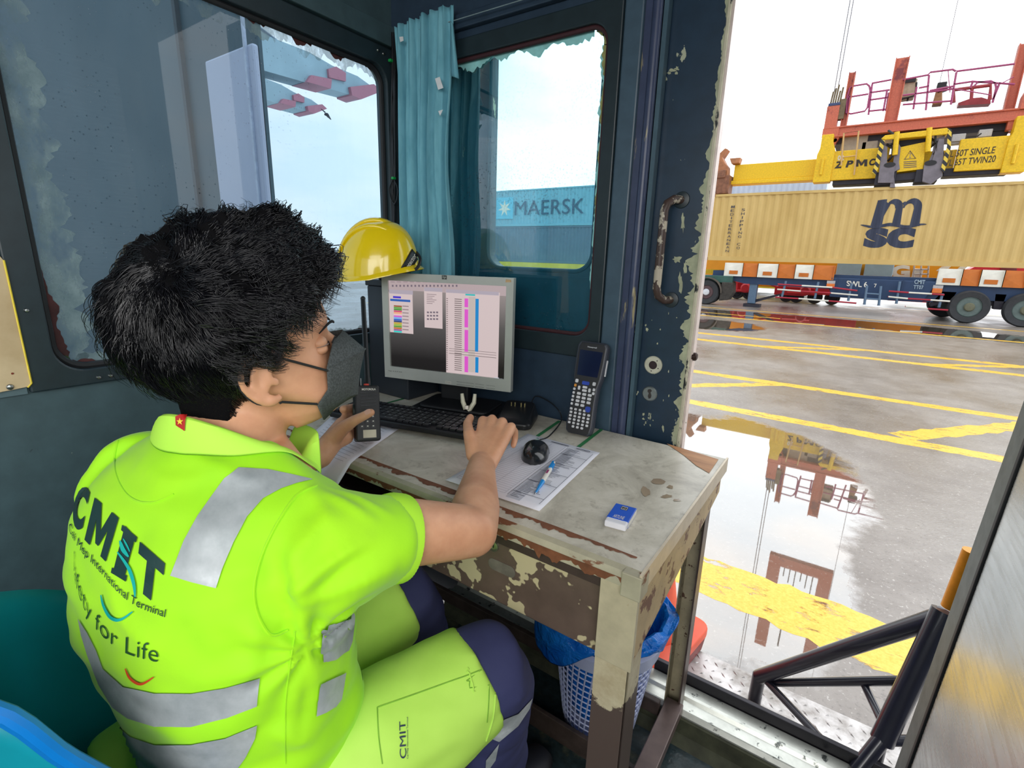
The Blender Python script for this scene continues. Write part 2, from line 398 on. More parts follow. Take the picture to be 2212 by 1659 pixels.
# sliding door leaf, slid back behind the wall
YD = 1.205; TD = .032
mb = MB(); holed(mb, (-1.10, .10, -.315, 2.05), (-.925, 1.152, -.590, 1.90), .05, lambda a, b: (a, YD, b), lambda a, b: (a, YD+TD, b))
d1 = struct(mb.build('door_1', DOORP, smooth=0))
for k, (x0, x1, dy) in enumerate(((-.985, -.970, .005), (-1.01, -1.0, .003))):
    mb = MB(); mb.box((x0, YD-dy, .12), (x1, YD+.001, 2.03)); mb.build('stile', DOORP, d1, smooth=0)
mb = MB(); mb.tube([(a, YD, b) for a, b in rrect(-.928, 1.149, -.587, 1.903, .05, 8)], .006, 8, closed=True); mb.build('window_seal', plain('teal_dark_seal', (30, 60, 80), .5), d1)
pane('pane', GC, rrect(-.925, 1.152, -.590, 1.90, .05), lambda a, b: (a, YD+.016, b), d1)
mb = MB(); mb.box((-.590+.01, YD-.001, 1.125), (-.93, YD-.004, 1.135)); mb.build('ledge', DOORP, d1, smooth=0)
# worn cream edge of the leaf with a metal channel
mb = MB(); mb.box((-.3195, YD-.003, .10), (-.312, YD+TD+.002, 2.05)); mb.build('worn_edge', CREAM, d1, smooth=0, bevel=.002)
mb = MB(); mb.box((-.312, YD+.004, .10), (-.307, YD+TD-.004, 1.9)); mb.build('edge_channel', plain('pale_channel', (225, 210, 205), .35, .3), d1, smooth=0)
# handle
HB = chipped('handle_worn', (74, 58, 52), (190, 180, 160), .50, .53, 30, .45)
pts = [(-.385, YD, 1.312)]+[(-.385-.012*math.sin(a), YD-.034*math.sin(a), 1.312-.02*(1-math.cos(a))) for a in np.linspace(.4, PI/2, 5)]
pts = [V(-.372, YD, 1.318), V(-.382, YD-.022, 1.318), V(-.392, YD-.036, 1.308), V(-.396, YD-.040, 1.292), V(-.396, YD-.040, 1.118), V(-.392, YD-.036, 1.102), V(-.382, YD-.022, 1.092), V(-.372, YD, 1.092)]
mb = MB(); mb.tube(pts, .0095, 14); h = mb.build('handle', HB, d1); h['label'] = 'chipped brown and cream pull handle'
for z in (1.318, 1.092):
    mb = MB(); mb.lathe((-.372, YD+.001, z), [(.019, 0), (.018, -.004), (.010, -.006)], (0, 1, 0), 20); mb.build('handle_foot', DARK, h)
# two lock escutcheons
c = at_y(1412, 788, YD)
mb = MB(); mb.lathe(c, [(.0225, 0), (.0225, -.004), (.020, -.006), (.0105, -.006), (.010, .001)], (0, 1, 0), 36); e1 = mb.build('lock_rose', plain('cream_ring', (205, 205, 185), .5, var=.15), d1)
mb = MB(); mb.lathe(c+V(0, -.0052, 0), [(.0105, 0), (.0100, -.001), (.0, -.0012)], (0, 1, 0), 28)
for a in (.9, -.45, -1.75): mb.lathe(c+V(.0155*math.cos(a), -.0058, .0155*math.sin(a)), [(.002, 0), (0, -.001)], (0, 1, 0), 10)
mb.build('spindle_hole', plain('dark_brown_hole', (48, 32, 36), .5), e1)
c = at_y(1404, 850, YD)
mb = MB(); mb.lathe(c, [(.0195, 0), (.0195, -.003), (.017, -.005), (0, -.005)], (0, 1, 0), 36); e2 = mb.build('lock_plate', plain('brushed_lock', (150, 160, 162), .38, .8), d1)
mb = MB()
mb.prism([c+V(a, -.0051, b) for a, b in ((-.004, .011), (.002, .013), (.006, .009), (.003, .004), (.006, -.003), (.005, -.010), (0, -.0125), (-.003, -.006), (-.001, .002), (-.005, .006))], (0, -.0012, 0))
mb.build('keyhole_damage', plain('dark_metal_scar', (70, 66, 64), .5, .6, var=.4), e2)
c = at_y(1482, 770, YD)
mb = MB(); mb.lathe(c+V(.002, .012, 0), [(.004, 0), (.004, .010), (.010, .010), (.010, .018), (.007, .021), (0, .021)], (1, 0, 0), 20); mb.build('latch_bolt', plain('rusty_bolt', (62, 44, 40), .5, .5), d1)
# paint scars on the leaf
SC = plain('bare_scar', (175, 180, 150), .6, var=.25)
mb = MB(); r_ = random.Random(5)
def scar(mb, cx, cy, w, h, k, seed, Y=YD):
    r = random.Random(seed); n = 14; P = []
    for i in range(n):
        a = 2*PI*i/n; q = .45+.75*r.random(); P.append(at_y(cx+w*q*math.cos(a), cy+h*q*math.sin(a), Y-.0006))
    mb.add(P, [tuple(range(n))])
for i, (x, y, w, h) in enumerate(((1452, 152, 9, 4), (1462, 148, 6, 5), (1438, 170, 3, 8), (1445, 158, 6, 3), (1462, 158, 4, 5), (1470, 610, 5, 22), (1480, 580, 4, 16), (1462, 560, 12, 10), (1475, 480, 4, 26),
                                  (1390, 895, 3, 4), (1405, 900, 2, 7), (1330, 880, 3, 4), (1390, 905, 3, 3), (1432, 925, 3, 9), (1370, 715, 2, 4), (1398, 712, 3, 5), (1420, 742, 2, 3), (1350, 905, 1.5, 5))):
    scar(mb, x, y, w, h, 0, i)
for i in range(26):
    scar(mb, 1370+120*r_.random(), 640+290*r_.random(), .8+1.2*r_.random(), .8+2.5*r_.random(), 0, 50+i)
mb.build('paint_scar', SC, d1, smooth=0)
# ragged cream stripe just inside the leaf's edge
mb = MB(); ragged(mb, [(-.3195, 2.0), (-.3195, 1.4), (-.3195, 1.2), (-.3195, .9), (-.3195, .5)], [(-1, 0)]*5, [.002, .004, .012, .007, .006], 1.3, lambda a, b: (a, YD-.0010, b), 12, .004)
mb.build('edge_wear', SC, d1, smooth=0)

# floor, ceiling, remaining walls (the side behind the photographer is mostly open)
q = NT('booth_floor'); f = q.noise(7, 6, .65); f2 = q.noise(60, 3, .5)
q.set(Base_Color=q.mix(q.step(f, .55, .72), q.ramp(f2, [(.3, srgb(26, 40, 42)), (.7, srgb(44, 62, 66))]), srgb(118, 116, 88)), Roughness=q.ramp(f, [(.3, (.25,)*3+(1,)), (.6, (.7,)*3+(1,))]))
q.bump(f2, .3, .004)
mb = MB(); mb.box((XA-.04, -1.6, -.05), (.8, 1.09, 0)); struct(mb.build('floor', q.m, smooth=0))
mb = MB(); mb.box((XA-.045, -1.6, 2.15), (.8, 1.26, 2.19)); struct(mb.build('ceiling', WALLB, smooth=0))
mb = MB(); mb.box((.29, YB, 0), (.8, YB+.03, 2.15)); struct(mb.build('wall_right_of_door', WALLB, smooth=0))
mb = MB(); mb.box((XA-.045, -1.6, 0), (.8, -1.56, .7)); mb.box((XA-.045, -1.6, 1.95), (.8, -1.56, 2.15)); mb.box((XA-.045, -1.6, .7), (XA+.08, -1.56, 1.95)); mb.box((.7, -1.6, .7), (.8, -1.56, 1.95))
struct(mb.build('wall_front', WALL, smooth=0))
mb = MB(); mb.box((.76, -1.6, 0), (.8, YB, .8)); mb.box((.76, -1.6, 1.95), (.8, YB, 2.15)); mb.box((.76, .55, .8), (.8, YB, 1.95)); mb.box((.76, -1.6, .8), (.8, -1.2, 1.95))
struct(mb.build('wall_right', WALL, smooth=0))
# threshold: riser, bright channel, dark guide bar
TH = chipped('threshold_metal', (196, 198, 190), (70, 74, 72), .60, .66, 34, .3, metal=.55, detail=6)
mb = MB(); mb.prism([(-1.0, y, z) for y, z in ((1.085, -.05), (1.085, .0), (1.094, .02), (1.096, .062), (1.104, .070), (1.112, .066), (1.118, .058), (1.150, .058), (1.156, .066), (1.165, .066), (1.172, .058), (1.205, .058), (1.205, -.05))], (1.75, 0, 0))
struct(mb.build('trim_8', TH, smooth=25))
mb = MB(); mb.box((-.31, 1.208, .02), (.75, 1.222, .088)); struct(mb.build('trim_9', plain('guide_bar', (40, 38, 44), .35, .4), smooth=0, bevel=.002))
mb = MB(); mb.box((-1.3, 1.205, -.05), (.75, 1.208, .02)); struct(mb.build('trim_10', TH, smooth=0))
GRM = plain('grimy_riser', (66, 68, 50), .7, var=.5, scale=18, bump=.4)
mb = MB(); mb.prism([(-1.0, y, z) for y, z in ((1.060, 0), (1.085, .0), (1.093, .02), (1.095, .058), (1.090, .055), (1.082, .02))], (1.75, 0, 0)); struct(mb.build('baseboard_back', GRM, smooth=25))

# the brushed metal door leaf folded in on the right
BR = NT('brushed_steel'); f = BR.noise(9, 4, .5, (1, 1, 14)); f2 = BR.noise(6, 3, .5)
BR.set(Base_Color=BR.ramp(f2, [(.3, srgb(154, 158, 156)), (.7, srgb(186, 188, 184))]), Metallic=.9, Roughness=BR.ramp(f, [(.3, (.20,)*3+(1,)), (.7, (.32,)*3+(1,))])); BR.bump(f2, .02, .01)
T = at_y(2196, 905, 1.10); B = at_y(1931, 1659, 1.10); dz = (T-B)/(T[2]-B[2])
def edge_pt(z, y=1.10, dx=0): p = B+dz*(z-B[2]); return V(p[0]+dx, y, z)
mb = MB(); mb.prism([edge_pt(-.05), edge_pt(1.95), edge_pt(1.95)+V(.03, 0, 0), edge_pt(-.05)+V(.03, 0, 0)], (0, -.075, 0))
d2 = mb.build('door_2', plain('grey_gasket_frame', (104, 110, 106), .55, .2, var=.2, bump=.1), smooth=0, bevel=.004); struct(d2)
mb = MB(); mb.prism([edge_pt(-.05, 1.025, -.003), edge_pt(1.95, 1.025, -.003), edge_pt(1.95, 1.025, .03), edge_pt(-.05, 1.025, .03)], (0, -.014, 0)); mb.build('gasket', RUBBER, d2, smooth=0, bevel=.002)
mb = MB(); mb.prism([edge_pt(-.05, 1.010), edge_pt(1.95, 1.010), edge_pt(1.95, 1.010)+V(.03, 0, 0), edge_pt(-.05, 1.010)+V(.03, 0, 0)], (0, -.75, 0)); s_ = mb.build('skin', BR.m, d2, smooth=0, bevel=.003); s_['label'] = 'brushed steel skin'
# ================================================================== THE YARD
ZG = -.48
# wet concrete: base tone, damp patches, standing water in one broad puddle and two thin ones
q = NT('wet_concrete'); big = q.noise(.45, 5, .6, (1, .55, 1)); mid = q.noise(3, 5, .65); fine = q.noise(55, 3, .6)
base = q.ramp(mid, [(.3, srgb(114, 105, 98)), (.7, srgb(146, 138, 131))]); base = q.mix(q.step(fine, .62, .72), base, srgb(182, 176, 170))
base = q.mix(q.math('MULTIPLY', q.step(fine, .42, .30), .6), base, srgb(92, 86, 80))
def ell(cx, cy, rx, ry, ang=0):
    t = q.n('ShaderNodeTexCoord'); mp = q.n('ShaderNodeMapping'); mp.vector_type = 'TEXTURE'
    mp.inputs['Location'].default_value = (cx, cy, 0); mp.inputs['Rotation'].default_value = (0, 0, ang); mp.inputs['Scale'].default_value = (rx, ry, 1000)
    q.l(t.outputs['Object'], mp.inputs['Vector']); le = q.n('ShaderNodeVectorMath', operation='LENGTH'); q.l(mp.outputs[0], le.inputs[0]); return le.outputs['Value']
wet = None
for e in ((-.72, 4.2, .98, 1.55, .12), (-.35, 2.9, .60, 1.0, 0), (-.9, 3.2, .7, 1.6, 0), (-1.6, 18.3, 5.2, 1.25, 0), (-3.3, 14.6, 1.3, 1.2, 0), (3.0, 17.6, 2.4, .9, 0)):
    v = q.math('SUBTRACT', 1.12, ell(*e)); wet = v if wet is None else q.math('MAXIMUM', wet, v)
wet = q.math('ADD', wet, q.math('MULTIPLY', q.math('SUBTRACT', mid, .5), .55))
W = q.step(wet, .05, .16)
damp = q.step(big, .42, .58)
rgh = q.mix(W, q.ramp(damp, [(0, (.42,)*3+(1,)), (1, (.22,)*3+(1,))]), (.012, .012, .012, 1))
base2 = q.mix(q.math('MULTIPLY', damp, .35), base, srgb(96, 88, 80)); base2 = q.mix(q.math('MULTIPLY', W, .55), base2, srgb(92, 74, 50))
q.set(Base_Color=base2, Roughness=rgh); q.p.inputs['IOR'].default_value = 1.5
q.p.inputs['Specular IOR Level'].default_value = 1.0
q.l(W, q.p.inputs['Coat Weight']); q.p.inputs['Coat Roughness'].default_value = .008; q.p.inputs['Coat IOR'].default_value = 2.5
h = q.math('MULTIPLY', fine, q.math('SUBTRACT', 1.0, q.math('MULTIPLY', W, .985))); q.bump(h, .35, .006)
CONC = q.m
mb = MB(); mb.add([(-60, 1.0, ZG), (40, 1.0, ZG), (40, 90, ZG), (-60, 90, ZG)], [(0, 1, 2, 3)]); mb.add([(-60, -20, ZG), (40, -20, ZG), (40, 1.0, ZG), (-60, 1.0, ZG)], [(0, 1, 2, 3)])
struct(mb.build('ground', CONC, smooth=0))
# worn yellow road paint, built as thin strips with ragged sides
q = NT('worn_yellow_paint'); f = q.noise(10, 6, .7, (.6, 1.6, 1)); g = q.noise(70, 3, .6)
q.set(Base_Color=q.ramp(g, [(.3, srgb(228, 176, 46)), (.7, srgb(246, 202, 84))]), Roughness=.28); q.l(q.step(f, .34, .44), q.p.inputs['Alpha']); YEL = q.m
def stripe(y0, y1, x0, x1, w, seed, name='painted_line', label='', grp=None):
    r = random.Random(seed); n = int(abs(x1-x0)/.06)+2; A = []; B = []
    ph = r.random()*6
    for i in range(n):
        t = i/(n-1); x = x0+(x1-x0)*t; y = y0+(y1-y0)*t
        a = w*.5*(1+.22*(r.random()-.5)+.07*math.sin(x*5+ph)); b = w*.5*(1+.22*(r.random()-.5)+.07*math.sin(x*3.1+ph*2)); A.append((x, y-a, ZG+.0004)); B.append((x, y+b, ZG+.0004))
    mb = MB(); mb.add(A+B, [(i, i+1, n+i+1, n+i) for i in range(n-1)]); o = mb.build(name, YEL, smooth=0); tag(o, label, 'road marking', grp); return o
stripe(2.66, 2.46, -2.2, 2.2, .36, 1, label='broad worn yellow stripe on the wet concrete nearest the doorway')
stripe(6.16, 5.98, -6, 5, .22, 2, label='solid yellow line just past the big puddle')
stripe(7.92, 7.92, -7, 4.2, .22, 3, label='yellow line in mid yard, second from the big puddle')
stripe(11.40, 11.46, -14, 8, .26, 4, label='yellow line in mid yard, nearer of the close pair')
stripe(12.45, 12.6, -14, 8, .26, 5, label='yellow line in mid yard, farther of the close pair')
stripe(16.9, 16.97, -16, 10, .24, 6, label='thin yellow line running past the front of the reflections')
stripe(20.2, 20.2, -16, 10, .22, 7, label='thin yellow line by the truck wheels')
stripe(26.6, 26.6, -18, 12, .3, 8, label='far yellow line beyond the trailer')
stripe(18.1, 18.0, -16, -2, .16, 18, label='thin yellow line left of the trailer reflections')
def slant(P, w, seed, label):
    (x0, y0), (x1, y1) = P; r = random.Random(seed); n = 30; d = unit(V(x1-x0, y1-y0)); nn = V(-d[1], d[0]); A = []; B = []
    for i in range(n):
        t = i/(n-1); c = V(x0, y0)*(1-t)+V(x1, y1)*t; a = w*.5*(1+.4*(r.random()-.5)); b = w*.5*(1+.4*(r.random()-.5)); A.append((*(c-nn*a), ZG+.0003)); B.append((*(c+nn*b), ZG+.0003))
    mb = MB(); mb.add(A+B, [(i, i+1, n+i+1, n+i) for i in range(n-1)]); tag(mb.build('painted_line', YEL, smooth=0), label, 'road marking')
slant([(-2.6, 6.1), (-.7, 7.95)], .20, 9, 'short slanting yellow line by the door leaf')
slant([(.55, 6.2), (2.4, 8.4)], .24, 10, 'short slanting yellow line at the right of the yard')
slant([(-1.6, 11.4), (.2, 12.5)], .2, 11, 'slanting yellow dash between the close pair of lines')
slant([(1.2, 11.5), (2.8, 12.6)], .2, 13, 'slanting yellow dash at the right between the close pair of lines')

# ------------------------------------------------------------------ paints of the yard
BEIGE = NT('container_beige'); f = BEIGE.noise(1.2, 5, .6, (1, 1, .5)); f2 = BEIGE.noise(4, 6, .7, (1, 1, .35))
BEIGE.set(Base_Color=BEIGE.mix(BEIGE.step(f2, .71, .76), BEIGE.ramp(f, [(.3, srgb(196, 164, 96)), (.7, srgb(214, 184, 118))]), srgb(150, 92, 44)), Roughness=.5)
YSP = chipped('spreader_yellow', (232, 190, 22), (140, 90, 40), .68, .74, 2.2, .45, sc3=(1, 1, .7))
ORG = chipped('headblock_orange', (196, 102, 78), (128, 56, 60), .60, .68, 1.6, .5)
PURP = plain('rail_magenta_red', (164, 72, 116), .5)
NAVY = plain('chassis_navy', (34, 60, 96), .5, var=.15, scale=3)
REDP = plain('truck_red', (196, 36, 48), .4, var=.15, scale=3)
TYRE = plain('tyre_rubber', (52, 54, 58), .75, var=.15, scale=8)
DKM = plain('dark_machinery', (40, 38, 50), .6, var=.3, scale=5)
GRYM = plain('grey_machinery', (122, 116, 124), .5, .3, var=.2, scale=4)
WHT = plain('board_white', (226, 224, 214), .5, var=.08, scale=4)
ORB = plain('board_orange', (196, 108, 30), .5, var=.1, scale=4)
INK = plain('sign_navy_ink', (44, 52, 76), .5, var=.05)
BLK = plain('black_paint', (30, 30, 34), .5)
LTB = plain('light_blue_box', (150, 180, 206), .5, var=.08, scale=3)

def corrugated(mb, x0, x1, z0, z1, y, pitch=.278, dep_=.036, sgn=1):
    """trapezoid corrugation facing -y"""
    n = int(round((x1-x0)/pitch)); p = (x1-x0)/n; xs = []
    for i in range(n):
        a = x0+i*p
        xs += [(a, 0), (a+p*.26, 0), (a+p*.50, dep_), (a+p*.76, dep_)]
    xs.append((x1, 0)); m = len(xs)
    mb.add([(x, y+d*sgn, z0) for x, d in xs]+[(x, y+d*sgn, z1) for x, d in xs], [(i, i+1, m+i+1, m+i) for i in range(m-1)]); return xs
def container(name, x0, y0, z0, L, Hh, m, label, cat='shipping container', group=None, D=2.44):
    t = thing(name, (x0+L/2, y0+D/2, z0), label, cat, group)
    mb = MB(); corrugated(mb, x0+.16, x0+L-.16, z0+.17, z0+Hh-.10, y0+.03)
    mb.box((x0+.1, y0+.08, z0+.12), (x0+L-.1, y0+D-.03, z0+Hh-.03)); mb.build('side_panel', m, t, smooth=0)
    mb = MB(); mb.box((x0+.1, y0, z0), (x0+L-.1, y0+.12, z0+.17)); mb.box((x0+.1, y0+.01, z0+Hh-.12), (x0+L-.1, y0+.08, z0+Hh-.03)); mb.build('rail', m, t, smooth=0)
    for xx in (x0, x0+L-.16):
        mb = MB(); mb.box((xx, y0-.005, z0), (xx+.16, y0+.16, z0+Hh)); mb.build('corner_post', m, t, smooth=0)
        for zz in (z0, z0+Hh-.118):
            mb = MB(); mb.box((xx-.01, y0-.012, zz), (xx+.17, y0+.17, zz+.118)); mb.build('corner_casting', plain('casting_brown', (150, 100, 62), .6, var=.2) if m is BEIGE.m else m, t, smooth=0, bevel=.01)
    return t
YC = 22.0; ZC = 1.30
ct = container('shipping_container', -5.62, YC, ZC, 12.19, 2.59, BEIGE.m, 'beige corrugated shipping container with a big navy logo, hanging under the yellow spreader')
# its lettering: big m over sc, two upright columns of small letters
def wx(px, py, Y=YC): p = at_y(px, py, Y); return p[0], p[2]
YT = YC-.004
def follow(mb_, y0=YC+.03, x0=-5.46, x1=6.41, pitch=.278, dep_=.036):
    """lay lettering on the corrugation"""
    n = int(round((x1-x0)/pitch)); p = (x1-x0)/n
    def d(x):
        t = ((x-x0)/p) % 1
        return 0 if t < .26 else (dep_*(t-.26)/.24 if t < .5 else (dep_ if t < .76 else dep_*(1-(t-.76)/.24)))
    return lambda x: y0+d(x)-.004
def cut_x(mb, xs):
    """split faces at the given x values so that they can bend"""
    me = bpy.data.meshes.new('c'); me.from_pydata(mb.v, [], mb.f); bm = bmesh.new(); bm.from_mesh(me)
    for x in xs: bmesh.ops.bisect_plane(bm, geom=bm.verts[:]+bm.edges[:]+bm.faces[:], plane_co=(x, 0, 0), plane_no=(1, 0, 0), dist=1e-5)
    bm.verts.index_update(); o = MB(); o.v = [tuple(v.co) for v in bm.verts]; o.f = [tuple(v.index for v in f.verts) for f in bm.faces]; bm.free(); bpy.data.meshes.remove(me); return o
mb = MB()
gx0, gx1 = -.24, 1.27; zt, zm, zb = 3.47, 2.62, 1.86
# the m: drawn as an outline with two arches and a wavy base line
def mlogo(x0, x1, z0, z1):
    w = x1-x0; h = z1-z0; piece = [0]
    def P(a, b): return (x0+a*w, YT-.0015*piece[0], z0+b*h)
    # three stems with a swelling top, as filled strips
    def arch(a0, a1, ztop, th): pass
    mb.add([P(.20, .97), P(.34, 1.0), P(.34, .0), P(.16, .0)], [(0, 1, 2, 3)])
    piece[0] += 1
    for a0, a1 in ((.34, .60), (.60, .88)):
        piece[0] += 1; n = 12; O = []; I = []
        for i in range(n+1):
            t = PI*(1-i/n); cx = (a0+a1)/2; O.append(P(cx+(a1-a0)*.5*math.cos(t)+.0, .66+.34*math.sin(t))); I.append(P(cx-.045+(a1-a0)*.24*math.cos(t), .66+.16*math.sin(t)))
        V_ = O+I; mb.add(V_, [(i, i+1, n+2+i, n+1+i) for i in range(n)])
    for a0, a1 in ((.52, .62), (.79, .90)):
        piece[0] += 1; mb.add([P(a0-.02, .68), P(a1-.02, .68), P(a1, 0), P(a0-.03, 0)], [(0, 1, 2, 3)])
    piece[0] += 1
    mb.add([P(.34, .62), P(.40, .75), P(.36, .86), P(.34, .86)], [(0, 1, 2, 3)])
    piece[0] += 1
    mb.add([P(.30, .1), P(.40, .80), P(.34, .9), P(.22, .9)], [(0, 1, 2, 3)])
    piece[0] += 1
    mb.add([P(.58, .84), P(.62, .7), P(.66, .80), P(.62, .9)], [(0, 1, 2, 3)])
    piece[0] += 1
    n = 40; T_ = []; B_ = []
    for i in range(n+1):
        t = i/n; b = .02+.045*math.cos(t*4*PI+.4); th = .055*math.sin(PI*t)**.5+.006; T_.append(P(t, b+th)); B_.append(P(t, b-th))
    mb.add(T_+B_, [(i, i+1, n+2+i, n+1+i) for i in range(n)])
mlogo(-.42, 1.40, zm-.04, zt)
put_text(mb, 'sc', (-.23, YT, zb), (1.40, 0, 0), (0, 0, .68), bold=.05)
P_, pp = 43, (6.41+5.46)/43
cuts = []
for i in range(43):
    a = -5.46+i*pp; cuts += [a, a+pp*.26, a+pp*.5, a+pp*.76]
mb = cut_x(mb, [c for c in cuts if -.7 < c < 1.7]); fy = follow(None); mb.v = [(x, fy(x)+(y-YT), z) for x, y, z in mb.v]
mb.build('company_logo', INK, ct, smooth=0)
for (s, xa, za, zb_) in (('MEDITERRANEAN', -4.74, 3.42, 1.62), ('SHIPPING CO', -4.34, 3.30, 1.74)):
    mb = MB(); n = len(s); st = (za-zb_)/(n-.2)
    for i, ch in enumerate(s):
        if ch == ' ': continue
        w = .03 if ch == 'I' else .125
        put_text(mb, ch, (xa-w/2, YC+.022, za-st*i-st*.70), (w, 0, 0), (0, 0, st*.66), bold=.0)
    mb.build('side_lettering', INK, ct, smooth=0)

# ------------------------------------------------------------------ pixel-measured boxes standing on known planes
def pb(mb, x0, y0, x1, y1, Y, dy):
    a = at_y(x0, y0, Y); b = at_y(x1, y1, Y); return mb.box((a[0], Y, b[2]), (b[0], Y+dy, a[2]))
def pp_(mb, pts, Y, dy):
    return mb.prism([at_y(x, y, Y) for x, y in pts], (0, dy, 0))
def ptube(mb, pts, Y, r, n=8): return mb.tube([at_y(p[0], p[1], Y if len(p) < 3 else p[2]) for p in pts], r, n)
YS = 22.3
sp = thing('container_spreader', (0.3, YS+1, 4.1), 'yellow telescopic container spreader with load markings, above the beige container', 'spreader')
def zb(z0, z1, x0, x1, Y=YS, dy=1.8, m=YSP, nm='beam', par=sp, bev=.02):
    mb = MB(); mb.box((x0, Y, z0), (x1, Y+dy, z1)); return mb.build(nm, m, par, smooth=0, bevel=bev)
zb(4.42, 5.02, -5.0, -1.9, YS+.3, .5, nm='arm'); zb(4.42, 5.02, 3.2, 7, YS+.3, .5, nm='arm')
zb(4.28, 4.42, -5.3, -1.9, YS+.25, .6, nm='arm_flange')
zb(4.20, 5.18, -1.75, .0, YS, .3, nm='main_beam'); zb(4.28, 5.24, 1.8, 3.3, YS, .3, nm='main_beam'); zb(4.3, 5.0, 0, 1.8, YS+.3, .6, nm='main_beam')
for x in (-2.02, 3.05):
    mb = MB(); mb.prism([(x-.12, YS-.08, 4.15), (x+.42, YS-.08, 4.15), (x+.42, YS-.08, 5.2), (x+.30, YS-.08, 5.55), (x+.30, YS-.08, 5.75), (x-.06, YS-.08, 5.75), (x-.06, YS-.08, 5.3), (x-.12, YS-.08, 5.1)], (0, .5, 0)); mb.build('bracket', YSP, sp, smooth=0, bevel=.02)
    mb = MB(); mb.tube([(x+.10, YS-.12, 4.4), (x+.10, YS-.12, 4.95)], .045, 10); mb.build('lifting_pin', YSP, sp)
# end frame with the rusty hooked arm
mb = MB(); pp_(mb, [(1555, 400), (1545, 360), (1553, 352), (1550, 335), (1566, 320), (1572, 322), (1560, 340), (1566, 352), (1572, 360), (1570, 402)], YS, .5); pp_(mb, [(1576, 342), (1600, 340), (1596, 352), (1580, 354)], YS, .4)
mb.build('end_hook', plain('rusty_arm', (170, 112, 74), .6, var=.3, scale=4), sp, smooth=0, bevel=.02)
mb = MB(); pb(mb, 1537, 380, 1572, 418, YS-.1, .7); pb(mb, 1546, 368, 1566, 384, YS-.15, .3); mb.build('twistlock_housing', plain('brown_casting', (128, 84, 62), .6, var=.4, scale=6), sp, smooth=0, bevel=.03)
# centre: striped guards, grey plates, yellow middle plate, hydraulics
mb = MB(); pp_(mb, [(1922, 405), (1936, 300), (1946, 318), (1942, 350), (1944, 365), (1930, 372), (1934, 405)], YS-.35, .2)
pp_(mb, [(2020, 300), (2042, 292), (2038, 310), (2035, 370), (2010, 375), (1990, 378), (2002, 360), (2014, 330)], YS-.3, .15)
pp_(mb, [(1896, 395), (1905, 310), (1917, 318), (1916, 355), (1934, 352), (1930, 395)], YS-.38, .15); pp_(mb, [(1992, 392), (1996, 356), (2012, 352), (2028, 300), (2040, 300), (2036, 380), (2010, 398)], YS-.38, .15)
mb.build('guide_plate', GRYM, sp, smooth=0, bevel=.01)
mb = MB(); pp_(mb, [(1937, 372), (1944, 318), (2000, 306), (1994, 365)], YS-.3, .25); mb.build('centre_plate', YSP, sp, smooth=0, bevel=.01)
for a in ((1893, 372, 1932, 398, YS-.3, .8), (1980, 366, 2024, 392, YS-.3, .8), (1800, 384, 1895, 396, YS+.1, .7), (2040, 364, 2180, 374, YS+.1, .7), (1945, 290, 2000, 312, YS-.1, .9)):
    mb = MB(); pb(mb, *a); mb.build('underframe', DKM, sp, smooth=0, bevel=.02)
mb = MB(); pp_(mb, [(1930, 376), (2000, 368), (2000, 386), (1926, 392)], YS-.2, .7); mb.build('underframe', DKM, sp, smooth=0, bevel=.02)
for a in ((1938, 285, 1933, 335), (2008, 276, 2004, 328)):
    mb = MB(); mb.tube([at_y(a[0], a[1], YS-.42), at_y(a[2], a[3], YS-.42)], .075, 12); mb.build('hydraulic_cylinder', YSP, sp)
for (cx, cy) in ((1922, 330), (2018, 318), (1925, 300), (2015, 300)):
    mb = MB(); mb.tube([at_y(cx-6, cy-18, YS-.25), at_y(cx+6, cy-10, YS-.35), at_y(cx+5, cy+8, YS-.35), at_y(cx-4, cy+18, YS-.25)], .035, 6); mb.build('hydraulic_hose', BLK, sp)
for (cx, cy) in ((1922, 356), (2010, 352)):
    mb = MB(); p = at_y(cx, cy, YS-.39); mb.prism([p+V(.16*math.cos(a), 0, .08*math.sin(a)) for a in np.linspace(0, 2*PI, 16, endpoint=False)], (0, -.01, 0))
    mb.build('plate_hole', BLK, sp, smooth=0)
HAZ = NT('hazard_stripes'); w = HAZ.n('ShaderNodeTexWave', Scale=2.6); w.bands_direction = 'DIAGONAL'; w.wave_profile = 'SAW'; HAZ.l(HAZ.obj((1, 0, 1)), w.inputs['Vector'])
HAZ.set(Base_Color=HAZ.mix(HAZ.math('GREATER_THAN', w.outputs['Fac'], .5), srgb(226, 196, 70), srgb(40, 40, 44)), Roughness=.5)
for P4 in ([(1884, 372), (1888, 360), (1903, 300), (1912, 304), (1898, 360), (1892, 378)], [(2048, 276), (2056, 280), (2054, 320), (2040, 372), (2032, 366), (2046, 316)]):
    mb = MB(); pp_(mb, P4, YS-.45, .1); mb.build('striped_guard', HAZ.m, sp, smooth=0)
mb = MB(); pp_(mb, [(1903, 300), (1912, 292), (2046, 276), (2052, 282), (2046, 290), (1912, 302)], YS-.45, .6); mb.build('top_cross_bar', YSP, sp, smooth=0, bevel=.02)
